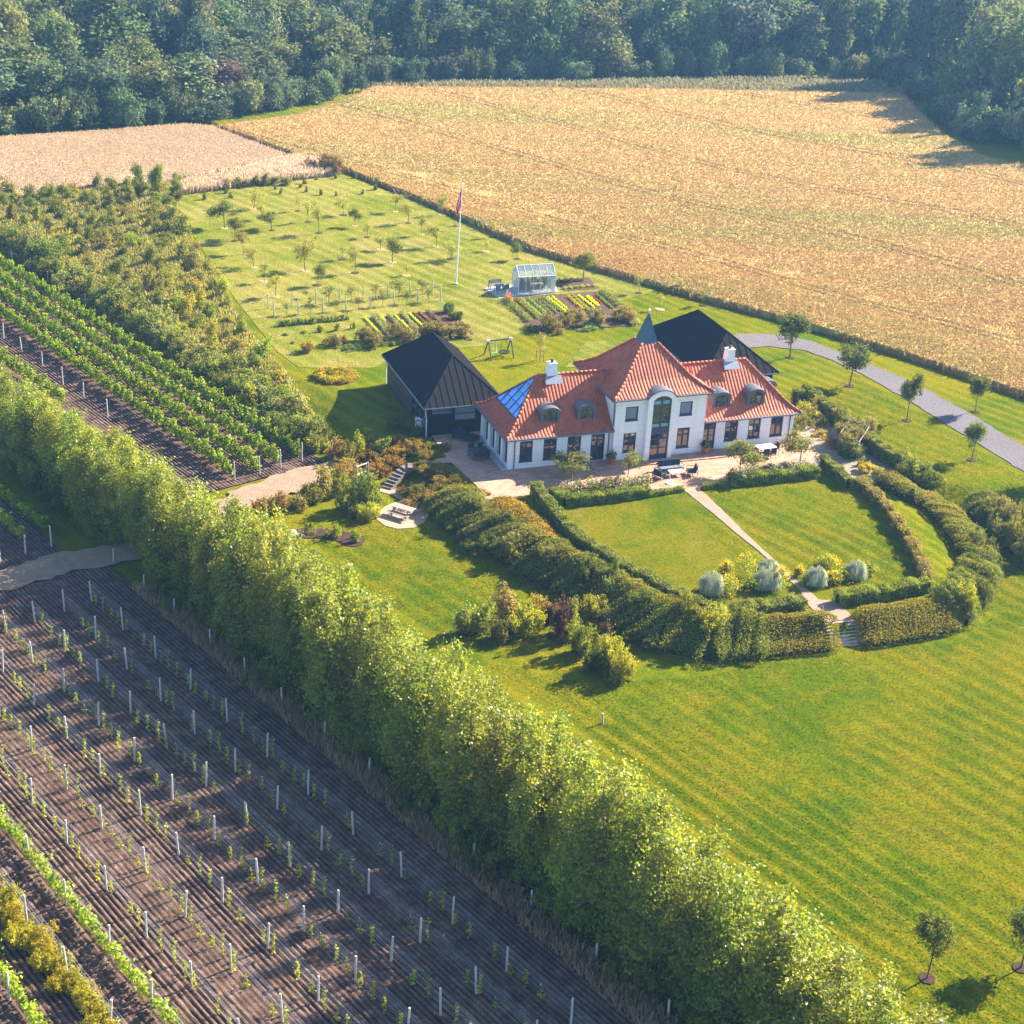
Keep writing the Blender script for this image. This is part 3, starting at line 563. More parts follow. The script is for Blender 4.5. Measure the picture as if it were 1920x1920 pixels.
WILD = [mk_bush('wild', 1300, .085, M['leaf'], 440 + i, lob_wild, 60, .15, shell=.3) for i in range(6)]
def put_bush(var, name, pos, r, h, color, label, cat='shrub', group=None, rnd=RND, rz=None):
    o = link(name, var, None, pos, rnd.uniform(0, 6.28) if rz is None else rz, (r, r, h), color); return tag(o, label, cat, group)
# ------------------------------------------------------------------ forest
def forest():
    rnd = random.Random(21); rng = np.random.default_rng(8)
    edge = [Pz(x, y)[:2] for x, y in [(-700, 300), (-250, 278), (0, 256), (200, 246), (330, 238)]] + [Pz(x, y)[:2] for x, y in [(430, 222), (560, 203), (655, 188), (672, 168), (760, 156), (1000, 152), (1250, 148), (1500, 146), (1660, 158), (1720, 190), (1800, 262), (1920, 292), (2150, 320), (2600, 380)]]
    E = np.array([np.array(e) for e in edge]); seg = E[1:] - E[:-1]
    far = [(330, 520), (-330, 520)]; poly = np.array(list(E) + far)
    pts = []; cell = {}
    for k in range(60000):
        p = rng.uniform((-190, 180), (260, 470))
        if not inpoly(p[None], poly)[0]: continue
        t = [np.clip(((p - a) @ s) / (s @ s), 0, 1) for a, s in zip(E[:-1], seg)]
        d = min(np.hypot(*(p - a - tt * s)) for a, s, tt in zip(E[:-1], seg, t))
        if d < 1.0: continue
        q = proj(np.array([p[0], p[1], 8])); 
        if not (-160 < q[0] < 2250 and -170 < q[1] < 420): continue
        sp = 3.4 if d < 6 else 6.2 if d < 18 else 7.4
        ok = True; ci = (int(p[0] // 8), int(p[1] // 8))
        for i in range(-1, 2):
            for j in range(-1, 2):
                for (o, os) in cell.get((ci[0] + i, ci[1] + j), ()):
                    if np.hypot(*(o - p)) < (sp + os) / 2: ok = False
        if not ok: continue
        cell.setdefault(ci, []).append((p, sp)); pts.append((d, p, q))
    pts.sort(key=lambda a: a[0] + (60 if not (-60 < a[2][0] < 1980) else 0))
    cols = [(.048, .070, .034), (.062, .082, .036), (.040, .058, .036), (.072, .092, .044), (.080, .092, .036), (.050, .068, .046)]
    VV, FF, TT, nv = [], [], [], 0; names = {}
    front = []
    for idx, (d, p, q) in enumerate(pts):
        leftblock = q[0] < 640
        if d < 6: var, h, wd = rnd.choice(FOR_L), rnd.uniform(3.2, 6.0), rnd.uniform(4.2, 6.5)
        else:
            u = rnd.random(); hb = 8.5 if (leftblock and d < 22) else 15.5 if (q[0] > 1640 and d < 30) else 12.5
            if u < .68: var, h, wd = rnd.choice(FOR), hb * rnd.uniform(.75, 1.3), rnd.uniform(8, 13.5)
            elif u < .92: var, h, wd = rnd.choice(FOR_T), hb * rnd.uniform(.95, 1.25), rnd.uniform(5, 7)
            else: var, h, wd = rnd.choice(FOR_C), hb * rnd.uniform(.9, 1.2), rnd.uniform(4, 5.5)
        c = jit(rnd.choice(cols), rnd, .22)
        if rnd.random() < .03: c = jit((.07, .05, .045), rnd)
        pos = (p[0], p[1], 0.0)
        if idx < 290:
            front.append((d, q, var, pos, h, wd, c))
        else:
            cm = var[1]; n = len(cm.vertices); co = np.empty(n * 3, np.float32); cm.vertices.foreach_get("co", co); co = co.reshape(-1, 4, 3)[::2]
            mid = co.mean(1, keepdims=True); co = (mid + (co - mid) * 1.35).reshape(-1, 3)
            a = rnd.uniform(0, 6.28); sx, s = wd / var[3], h / var[2]
            x = (co[:, 0] * math.cos(a) - co[:, 1] * math.sin(a)) * sx + p[0]; y = (co[:, 0] * math.sin(a) + co[:, 1] * math.cos(a)) * sx + p[1]
            VV.append(np.stack([x, y, co[:, 2] * s], -1)); m = len(co) // 4; FF.append(np.arange(4 * m).reshape(m, 4) + nv); nv += 4 * m; TT.append(np.clip(rng.random(m) * .5 + rnd.random() * .5, 0, 1))
    if VV:
        o = link('forest', np_mesh('forest', np.concatenate(VV), np.concatenate(FF), M['far'], np.concatenate(TT)), color=(.055, .085, .024)); tag(o, 'deep mass of the deciduous forest behind its front trees', 'forest', None, 'stuff')
    front.sort(key=lambda f: f[1][0]); cnt = {}
    for d, q, var, pos, h, wd, c in front:
        L = 'left' if q[0] < 640 else 'back' if q[0] < 1640 else 'right'
        where = {'left': 'behind the pale wheat field', 'back': 'behind the oat field', 'right': 'at the shaded oat field corner'}[L]
        kind = 'thicket_shrub' if d < 6 else 'conifer' if var in FOR_C else 'forest_tree'
        key = (L, kind, d < 6, d < 14); cnt[key] = cnt.get(key, 0) + 1
        if kind == 'thicket_shrub': lab = '%s low shrub from the left at the forest edge %s' % (nth(cnt[key] - 1), where); g = 'low shrubs along the forest edge'; nm = 'forest_edge_shrub'
        elif kind == 'conifer': lab = '%s %s dark conifer in the forest %s' % (nth(cnt[key] - 1), 'front' if d < 14 else 'rear', where); g = 'conifers in the forest'; nm = 'conifer_tree'
        else: lab = '%s %s tree from the left in the forest %s' % (nth(cnt[key] - 1), 'front' if d < 14 else 'rear', where); g = 'deciduous trees of the forest'; nm = 'forest_tree'
        put_tree(var, nm, pos, h, wd, c, lab, 'shrub' if d < 6 else 'tree', g, rnd=rnd)
forest()
# ------------------------------------------------------------------ windbreak of poplars
TOPLINE = [(-200, 590), (0, 690), (200, 800), (330, 880), (400, 930), (560, 990), (800, 1180), (1100, 1370), (1400, 1600), (1570, 1740), (1640, 1800), (1760, 1905), (1900, 2030)]
def top_h(q):
    xs, ys = zip(*TOPLINE); h = 8.0
    for _ in range(12):
        t = proj((q[0], q[1], q[2] + h)); h += (t[1] - np.interp(t[0], xs, ys)) / 28.0 * .8
    return float(np.clip(h, 3.0, 12.5))
def windbreak():
    rnd = random.Random(7)
    n0 = 5.6; ranks = ('the vineyard side rank', 'the middle rank', 'the lawn side rank')
    for r in range(3):
        s = -50 + r * .6; k = 0
        while s < 67:
            gap = False
            n = n0 + r * 1.9 + rnd.gauss(0, .3)
            if s < -5: n += 2.3 * min(1, (-5 - s) / 6) * 0
            q = SN(s, n); q.z = float(tz(q[0], q[1])[0])
            h = min(top_h(q) * rnd.uniform(.78, 1.06), rnd.uniform(9.0, 10.8))
            if not gap and inframe((q[0], q[1], 4), 120):
                put_tree(rnd.choice(POP), 'poplar_tree', q, h, rnd.uniform(2.5, 3.5) * (.75 + .025 * h), jit((.083, .116, .028), rnd, .16), '%s poplar from the upper left in %s of the windbreak' % (nth(k), ranks[r]), 'tree', 'poplars of the windbreak row', rnd=rnd); k += 1
            s += rnd.uniform(1.7, 2.5)
    k = 0; s = -44
    while s < 62:
        if not (-7.5 < s < -1.5):
            q = SN(s, 5.0 + rnd.gauss(0, .2)); q.z = float(tz(q[0], q[1])[0])
            if inframe((q[0], q[1], 1), 60):
                put_bush(rnd.choice(BUSH), 'undergrowth_shrub', q, rnd.uniform(.9, 1.4), rnd.uniform(1.0, 2.0), jit((.075, .10, .022), rnd, .2), '%s shrub at the foot of the windbreak behind the fence posts' % nth(k), 'shrub', 'undergrowth below the poplars'); k += 1
        s += rnd.uniform(1.5, 2.3)
windbreak()
# ------------------------------------------------------------------ vineyards
def post_mesh(h, r, seed):
    rnd = random.Random(seed); mb = MB(); a, b = rnd.uniform(-.05, .05), rnd.uniform(-.05, .05)
    mb.tube([(0, 0, -.2), (a * .4, b * .4, h * .45), (a, b, h)], [r, r * .95, r * .85], 8); me = bpy.data.meshes.new('post'); me.from_pydata(mb.v, [], mb.f); me.materials.append(M['post']); return me
POSTS = [post_mesh(PH, .065, i) for i in range(5)]
ROWN = "nearest the poplars|second from the poplars|third from the poplars|fourth from the poplars|fifth from the poplars|sixth from the poplars|seventh from the poplars|eighth from the poplars|ninth from the poplars|tenth from the poplars".split('|')
def put_post(pos, label, group, h=PH, name='vineyard_post', rnd=RND, mesh=None):
    o = link(name, mesh or rnd.choice(POSTS), None, pos, rnd.uniform(0, 6.28), (1, 1, h / PH)); return tag(o, label, 'post', group)
YV = []
for i in range(5):
    rng = np.random.default_rng(500 + i); h = rng.uniform(1.0, 1.5); n = int(rng.uniform(30, 60))
    C = np.stack([rng.normal(0, .05, n), rng.normal(0, .085, n), rng.uniform(.12, h, n)], -1); V, F = leafquads(C, unit(rng.normal(size=(n, 3)) + [0, 0, .5]), .062, rng, .85)
    me = np_mesh('young_vine', V, F, [M['vine'], M['bark']], rng.random(n)); mb = MB(); mb.tube([(0, 0, -.05), (.02, .03, h * .5), (0, 0, h * .9)], [.014, .012, .008], 5)
    bm = bmesh.new(); bm.from_mesh(me); vs = [bm.verts.new(v) for v in mb.v]
    for f in mb.f: bm.faces.new([vs[k] for k in f]).material_index = 1
    bm.to_mesh(me); bm.free(); YV.append(me)
def vine_row(p0, p1, h, wd, dens, label, name='vine_row', col=(.085, .138, .014), lo=.35, seed=1, size=.095):
    """a full row of vines trained along wires between two ground points"""
    rng = np.random.default_rng(seed); a = np.array(p0); b = np.array(p1); Ln = np.linalg.norm(b - a); n = int(Ln * dens); d = (b - a) / Ln; nn = np.array([-d[1], d[0], 0])
    t = rng.random(n) * Ln; bumpy = .75 + .25 * np.sin(t * 5.6 + rng.uniform(0, 6)) + .18 * np.sin(t * 2.3 + 1) + .1 * np.sin(t * 11)
    zz = lo + (h - lo) * np.minimum(rng.random(n) ** .75, 1) * bumpy; across = rng.normal(0, .5, n) * wd * .62 * bumpy
    clump = np.sin(t * 3.1 + zz * 4 + 5) * .5 + .5
    C = a + d * t[:, None] + nn * across[:, None]; C[:, 2] = tz(C[:, 0], C[:, 1]) + zz
    Nn = unit(np.sign(across)[:, None] * nn * .6 + rng.normal(size=(n, 3)) * .8 + [0, 0, .5]); V, F = leafquads(C, Nn, size, rng, .85)
    o = empty(name, p0); tag(o, label, 'vine row'); me = np_mesh('foliage', V - a, F, M['vine'], np.clip(.5 * clump + .5 * rng.random(n), 0, 1)); link('foliage', me, o, color=col)
    return o
def vineyard():
    rnd = random.Random(9); cols = (.115, .15, .018)
    nvine = 0
    for r in range(9):
        nn = -DR * r; full = r in (7, 9)
        js = [j for j in range(0, 15) if inframe(SN(DP * j + OFFS[r], nn, .8), 25)]
        if not js: continue
        for j in js:
            q = SN(DP * j + OFFS[r] + rnd.gauss(0, .06), nn + rnd.gauss(0, .05)); o = put_post(q, '%s post from the track in the vine row %s' % (nth(j), ROWN[r]), 'posts of the young vineyard', PH * rnd.uniform(.94, 1.05), rnd=rnd)
            o.rotation_euler = (rnd.gauss(0, .025), rnd.gauss(0, .025), rnd.uniform(0, 6))
        a, b = SN(DP * (js[0] - 1 if js[0] else 0) + OFFS[r], nn), SN(DP * (js[-1] + 1) + OFFS[r], nn)
        mb = MB(); 
        for z in (.55, .9, 1.2, 1.5):
            for sgn in ((-1, 1) if z > .6 else (0,)): off = Vector((V_N[0], V_N[1], 0)) * (.06 * sgn); mb.tube([a + off + Vector((0, 0, z)), (a + b) / 2 + off + Vector((0, 0, z - .02)), b + off + Vector((0, 0, z))], .005, 4, False)
        tag(mb.build('trellis_wires', M['wire']), 'trellis wires of the young vine row %s' % ROWN[r], 'wires', 'trellis wires of the young vineyard')
        if full:
            vine_row(SN(14, nn), SN(62, nn), 1.25, .62, 130, 'lush green vine row among the young vines at the lower left', seed=60 + r, col=(.12, .19, .022)); continue
        s = DP * js[0] + OFFS[r] + .6; k = 0
        while s < DP * (js[-1] + 1) + OFFS[r] and nvine < 292:
            q = SN(s, nn + rnd.gauss(0, .06))
            if rnd.random() < (.86 if r > 2 else .74) and inframe((q[0], q[1], .6), 15):
                o = link('young_vine', rnd.choice(YV), None, q, V_H + math.pi / 2 + rnd.gauss(0, .2), (1, 1, rnd.uniform(.75, 1.2)), jit(cols, rnd, .2)); k += 1; nvine += 1
                tag(o, '%s staked young vine from the track in the row %s' % (nth(k - 1), ROWN[r]), 'vine', 'young vines on the wires')
            s += rnd.uniform(.95, 1.25)
    # olive bushes and the corner row
    a, b = P(-30, 1668), P(205, 1925); n = 15
    for k in range(n):
        q = a.lerp(b, k / (n - 1)) + Vector((rnd.gauss(0, .15), rnd.gauss(0, .15), 0))
        put_bush(rnd.choice(BUSH), 'low_bush', q, rnd.uniform(.6, .8), rnd.uniform(.7, 1.0), jit((.165, .165, .022), rnd, .15), '%s yellow olive bush in the bushy row at the lower left corner' % nth(k), 'bush', 'yellow olive bushes in a row')
    vine_row(P(-60, 1745), P(90, 1960), 1.2, .6, 130, 'short green vine row cut by the lower left corner', seed=71, col=(.11, .18, .022))
    for k, (x, y) in enumerate([D6(70, 1745)]): put_post(P(x, y), 'post in the vine row at the lower left corner', 'posts of the young vineyard')
    # fence along the windbreak
    for k, (x, y0, y1) in enumerate([(213, 1028, 1056), (270, 1077, 1107), (327, 1123, 1154), (395, 1180, 1212), (460, 1233, 1266), (529, 1290, 1323), (609, 1354, 1388), (692, 1422, 1456), (787, 1500, 1533), (888, 1582, 1616), (996, 1668, 1706), (1118, 1768, 1804), (1252, 1876, 1914)]):
        q = P(x, y1); put_post(q, '%s fence post along the windbreak, counted from the track' % nth(k), 'fence posts along the windbreak', Hpx(q, y0), 'fence_post')
    # lush block beyond the track
    lines = [((0, 490), (566, 866)), ((0, 519), (526, 878)), ((0, 547), (487, 892)), ((0, 580), (440, 902))]
    names = ['lush vine row beside the shrub hedge', 'second lush vine row from the shrub hedge', 'third lush vine row from the shrub hedge', 'fourth lush vine row beside the sparse row']
    for k, (p, q) in enumerate(lines):
        b = P(*q); a = Pz(p[0], p[1], .9); sb, nb = toSN(b); sa, na = toSN(a); d = (nb - na) / (sb - sa); sa -= 14
        A = SN(sa, nb + d * (sa - sb)); B = SN(sb - .4, nb)
        for v in (A, B): v.z = float(tz(v[0], v[1])[0])
        vine_row(A, B, 1.75, .46, 300, names[k], seed=80 + k, lo=.35)
        put_post(b, 'end post of the %s' % names[k], 'end posts of the lush vine rows')
        if k == 3: ref = (sa, sb, nb, d)
    for k, (x, y0, y1) in enumerate([(7, 607, 637), (41, 633, 663), (80, 660, 692), (118, 688, 722), (157, 718, 752), (202, 749, 783)]):
        q = P(x, y1); put_post(q, '%s post from the left in the sparse row before the lush rows' % nth(k), 'posts of the sparse vine row', Hpx(q, y0))
    p6 = [P(-40, 655), P(120, 765)]; vine_row(p6[0], p6[1], 1.75, .58, 280, 'lush vine row half hidden behind the windbreak', seed=90)
    for k, (p, q) in enumerate([((-40, 905), (88, 1003)), ((-40, 945), (43, 1020))]):
        vine_row(P(*p), P(*q), 1.4, .6, 130, ('upper shaded vine row end beyond the track', 'lower shaded vine row end beyond the track')[k], seed=95 + k)
    for k, (x, y0, y1) in enumerate([(97, 986, 1027), (48, 1003, 1040), (1, 1023, 1057)]):
        q = P(x, y1); put_post(q, '%s end post of the shaded rows beyond the track, from the right' % nth(k), 'end posts beyond the track', Hpx(q, y0))
vineyard()
# ------------------------------------------------------------------ orchard
def orchard():
    rnd = random.Random(13); big = []
    for x, y, t, wd in [(622, 368, 195, 140), (405, 515, 310, 190), (480, 610, 435, 160), (685, 445, 320, 90), (760, 530, 390, 160), (953, 385, 265, 55), (1030, 468, 295, 75), (1113, 550, 320, 120), (1297, 415, 290, 110), (1382, 497, 365, 95), (1475, 582, 470, 75), (1685, 390, 245, 95), (1782, 475, 320, 120), (547, 705, 530, 110), (625, 808, 640, 140), (1010, 835, 610, 180), (703, 915, 760, 85), (1098, 942, 770, 100), (1287, 748, 615, 80), (1383, 850, 650, 115), (1575, 675, 570, 100), (1665, 770, 590, 150), (790, 1028, 860, 130), (1770, 870, 790, 55)]:
        big.append((*C3(x, y), C3(x, t)[1], wd / 4, (x in (405, 480, 760, 1665, 703, 1098, 1382))))
    for x, y, t, wd in [(123, 443, 290, 85), (232, 533, 365, 130), (342, 625, 490, 170), (277, 295, 140, 80), (178, 215, 150, 30), (375, 378, 340, 25), (655, 462, 325, 60), (605, 568, 480, 60), (837, 625, 490, 90), (1333, 775, 575, 195), (1750, 880, 720, 80), (1910, 1003, 870, 55)]:
        big.append((*C4(x, y), C4(x, t)[1], wd / 4, x in (1333, 837)))
    big += [(1318, 573, 540, 18, False), (1275, 548, 520, 16, False)]
    big.sort(key=lambda b: b[1]); rows = {}
    for x, y, t, wd, dense in big:
        p = P(x, y); h = Hpx(p, t); wdm = Wpx(p, wd); small = wdm < 1.2
        var = rnd.choice(SAP if small else ORD_ if dense else ORC)
        c = jit((.085, .12, .03) if dense else (.14, .165, .045), rnd, .18)
        yk = int(y // 28); rows.setdefault(yk, []).append((x, p, h, wdm, var, c, small, dense))
    ks = sorted(rows); 
    for ri, k in enumerate(ks):
        for ci, (x, p, h, wdm, var, c, small, dense) in enumerate(sorted(rows[k], key=lambda a: a[0])):
            lab = '%s %s from the left in the %s orchard line' % (nth(ci), 'slender sapling' if small else 'dense dark fruit tree' if dense else 'airy fruit tree', nth(ri))
            put_tree(var, 'fruit_tree', p, h, max(wdm, .5) * 1.1, c, lab, 'tree', 'fruit trees of the orchard', rnd=rnd)
            rr = rnd.uniform(.32, .5); V = [(math.cos(a) * rr * rnd.uniform(.85, 1.15), math.sin(a) * rr * rnd.uniform(.85, 1.15), .045) for a in np.linspace(0, 6.28, 14)[:-1]]
            mb = MB(); mb.add(V + [(v[0] * 1.05, v[1] * 1.05, -.05) for v in V], [list(range(13))] + [[i, i + 13, (i + 1) % 13 + 13, (i + 1) % 13] for i in range(13)]); q = p.copy(); q.z += .012
            tag(mb.build('tree_pit', M['mulch'] if rnd.random() < .6 else M['field_soil'], None, q), None, None, None, 'structure')
    sm = [(60, 310, 80, 70), (250, 298, 62, 30), (410, 250, 62, 32), (447, 285, 42, 32), (785, 222, 32, 22), (830, 255, 52, 25), (1000, 180, 42, 28), (978, 210, 32, 24), (1018, 243, 46, 24), (1127, 265, 50, 26), (1240, 272, 34, 22), (1232, 140, 42, 24), (1380, 140, 55, 32), (1440, 258, 36, 24), (1530, 225, 50, 32), (1550, 190, 60, 32), (1095, 150, 14, 24)]
    for k, (x, y, hp, wp) in enumerate(sorted(sm)):
        p = P(*C3(x, y)); put_bush(rnd.choice(WILD), 'orchard_shrub', p, Wpx(p, wp / 4) * .75, Hpx(p, C3(x, y - hp)[1]) * .55, jit((.06, .08, .03), rnd), '%s small dark shrub from the left at the far end of the orchard' % nth(k), 'shrub', 'small shrubs at the far end of the orchard')
    fe = [(145, 215, 50), (215, 215, 45), (280, 205, 30), (365, 190, 55), (420, 215, 75), (500, 205, 75), (563, 205, 55), (645, 195, 80), (715, 190, 90), (785, 185, 60), (850, 185, 60), (70, 205, 70), (100, 160, 40)]
    for k, (x, y, hp) in enumerate(sorted(fe)):
        p = P(*C3(x, y)); put_bush(rnd.choice(WILD), 'wild_sapling', p, rnd.uniform(.7, 1.1), Hpx(p, C3(x, y - hp)[1]) * .55, jit((.09, .115, .035), rnd), '%s green sapling from the left in the bleached grass strip' % nth(k), 'sapling', 'saplings in the bleached grass')
    for k, (x, y, wp, hp) in enumerate([(612, 325, 45, 40), (590, 322, 30, 25), (630, 322, 24, 28), (545, 296, 24, 10)]):
        p = P(x, y); put_bush(rnd.choice(BUSH), 'thorn_bush', p, Wpx(p, wp / 2), Hpx(p, y - hp) * .8, jit((.10, .085, .055), rnd), '%s greyish thorn bush at the field corner behind the orchard' % nth(k), 'shrub', 'thorn bushes at the field corner')
    # trellis rows
    for r, row in enumerate([[(733, 1003, 1115), (911, 985, 1100), (1091, 970, 1080), (1263, 955, 1063), (1444, 938, 1050), (1624, 922, 1030), (1793, 907, 1015), (1965, 890, 998)], [(773, 1063, 1178), (957, 1047, 1160), (1140, 1030, 1145), (1313, 1015, 1130), (1495, 997, 1110), (1677, 980, 1090), (1850, 963, 1075), (2025, 948, 1058)]]):
        for k, (x, y0, y1) in enumerate(row):
            p = P(*C3(x, y1)); put_post(p, '%s wooden post from the left in the %s trellis row of the orchard' % (nth(k), ('rear', 'front')[r]), 'trellis posts of the orchard', Hpx(p, C3(x, y0)[1]), 'trellis_post')
    tr = [(1010, 1040, 975, 45), (1185, 1075, 930, 110), (1355, 1060, 935, 90), (1535, 1045, 915, 75), (1710, 1025, 890, 110), (1890, 1005, 890, 85), (870, 1165, 1060, 65), (1050, 1150, 1010, 60), (1240, 1135, 1030, 45), (1410, 1120, 1020, 55), (1590, 1100, 980, 70), (1770, 1080, 980, 60), (1940, 1065, 940, 85)]
    for k, (x, y, t, wp) in enumerate(tr):
        p = P(*C3(x, y)); put_tree(rnd.choice(SAP + ORC[:1]), 'espalier_tree', p, Hpx(p, C3(x, t)[1]), Wpx(p, wp / 4) * 1.2, jit((.085, .115, .05), rnd), '%s small fruit tree from the left in the %s trellis row' % (nth(k % 6 if k < 6 else k - 6), 'rear' if k < 6 else 'front'), 'tree', 'small trees between the trellis posts', rnd=rnd)
    for k, (x, y) in enumerate([(825, 1250), (945, 1240), (1070, 1225), (1190, 1215), (1303, 1205)]):
        p = P(*C3(x, y)); o = put_post(p, '%s thin cane from the left in the berry row' % nth(k), 'canes of the berry row', 1.3, 'cane'); o.scale = (.4, .4, 1.3 / PH)
    for k in range(16):
        p = P(*C3(815 + k * 33, 1248 - k * 3.2)); put_bush(rnd.choice(BUSHS), 'berry_bush', p, .35, .5, jit((.10, .14, .03), rnd), '%s low berry bush from the left in the cane row' % nth(k), 'bush', 'berry bushes in the cane row')
    for k, (x, y, hp, wp) in enumerate([(1118, 1290, 55, 45), (1240, 1282, 52, 42), (1372, 1268, 55, 32), (1000, 1300, 20, 40), (865, 1315, 16, 40), (920, 1380, 14, 36)]):
        p = P(*C3(x, y)); put_bush(rnd.choice(BUSHS), 'lawn_shrub', p, Wpx(p, wp / 4) * .6, Hpx(p, C3(x, y - hp)[1]) * .85, jit((.07, .10, .025), rnd), '%s tiny shrub planted in the lawn below the berry row' % nth(k), 'shrub', 'tiny shrubs in the orchard lawn')
orchard()
# ------------------------------------------------------------------ overgrown strip, hedge line, bank shrubs
def along(px, step, rnd, jitter=0.0):
    pts = [P(*p) for p in px]; out = []; t = 0.0
    for a, b in zip(pts[:-1], pts[1:]):
        L = (b - a).length
        while t < L:
            q = a.lerp(b, t / L); out.append(q + Vector((rnd.gauss(0, jitter), rnd.gauss(0, jitter), 0))); t += step * rnd.uniform(.8, 1.2)
        t -= L
    for q in out: q.z = float(tz(q[0], q[1])[0])
    return out
def strip():
    rnd = random.Random(17); rng = np.random.default_rng(17)
    # silver green hedge line beside the lush rows
    for k, q in enumerate(along([(-60, 425), (70, 490), (165, 548), (255, 606), (350, 672), (440, 730), (535, 792), (585, 832)], 1.7, rnd, .4)):
        far = proj(q)[0] < 110; h = rnd.uniform(1.6, 2.5) * (1.25 if far else 1)
        put_bush(rnd.choice(BUSH), 'hedgerow_shrub', q, rnd.uniform(1.3, 1.8), h * .85, jit(rnd.choice([(.10, .13, .055), (.085, .12, .045), (.125, .15, .075), (.075, .105, .03)]), rnd, .15), '%s silvery green shrub from the left in the hedgerow beside the lush vines' % nth(k), 'shrub', 'hedgerow beside the lush vine rows')
    pts = []; poly = np.array([(p[0], p[1]) for p in NATURE])
    for _ in range(9000):
        q = rng.uniform(poly.min(0), poly.max(0))
        if not inpoly(q[None], poly)[0] or not inframe((q[0], q[1], 1), 20): continue
        if any(np.hypot(*(q - o)) < 2.3 for o in pts): continue
        pts.append(q)
        if len(pts) > 160: break
    pts.sort(key=lambda q: (round(-q[1] / 8), q[0])); cnt = {}
    for q in pts:
        px = proj((q[0], q[1], 1)); yel = px[1] > 560 or rnd.random() < .12; z = float(tz(q[0], q[1])[0])
        h = rnd.uniform(1.0, 2.3); r = rnd.uniform(.7, 1.35)
        c = rnd.choice([(.125, .165, .025), (.10, .14, .025), (.15, .17, .03)]) if yel else rnd.choice([(.095, .12, .035), (.12, .135, .045), (.08, .105, .035)])
        nm = 'yellow green' if yel else 'grey green'; row = int(round(-q[1] / 8)); key = (nm, row); cnt[key] = cnt.get(key, 0) + 1
        put_bush(rnd.choice(WILD + BUSH[:2]), 'wild_shrub', (q[0], q[1], z), r, h * .66, jit(c, rnd, .2), '%s %s shrub from the left in the %s far band of the overgrown strip' % (nth(cnt[key] - 1), nm, nth(row - int(round(-pts[0][1] / 8)))), 'shrub', 'wild shrubs of the overgrown strip')
    for k, (x, y, hp, wp) in enumerate([(205, 358, 28, 24), (262, 368, 60, 28), (285, 372, 58, 26), (300, 370, 62, 24), (330, 352, 28, 20), (332, 372, 38, 22), (95, 385, 38, 30), (118, 385, 40, 26), (318, 405, 38, 30), (10, 400, 40, 30), (60, 400, 30, 25)]):
        p = P(x, y); put_tree(rnd.choice(ORD_), 'young_tree', p, Hpx(p, y - hp), Wpx(p, wp) * 1.1, jit((.085, .12, .03), rnd), '%s young tree of the overgrown strip along the pale wheat field' % nth(k), 'tree', 'young trees by the wheat field', rnd=rnd)
    for k, (x, y0, y1) in enumerate([(23, 470, 486), (55, 490, 502), (90, 509, 528), (122, 530, 549), (160, 552, 571), (197, 575, 594), (235, 598, 614), (280, 625, 642), (321, 651, 671), (370, 679, 696), (416, 709, 728), (464, 737, 757), (513, 766, 790), (565, 797, 822), (621, 827, 856)]):
        p = P(x, y1); put_post(p, '%s pale fence post from the left along the hedgerow' % nth(k), 'fence posts along the hedgerow', Hpx(p, y0), 'fence_post')
strip()
OLIVE, DARK, ORANGE, LIME, GREY, PURPLE = (.115, .125, .022), (.055, .080, .022), (.135, .105, .028), (.155, .185, .020), (.115, .13, .06), (.060, .040, .055)
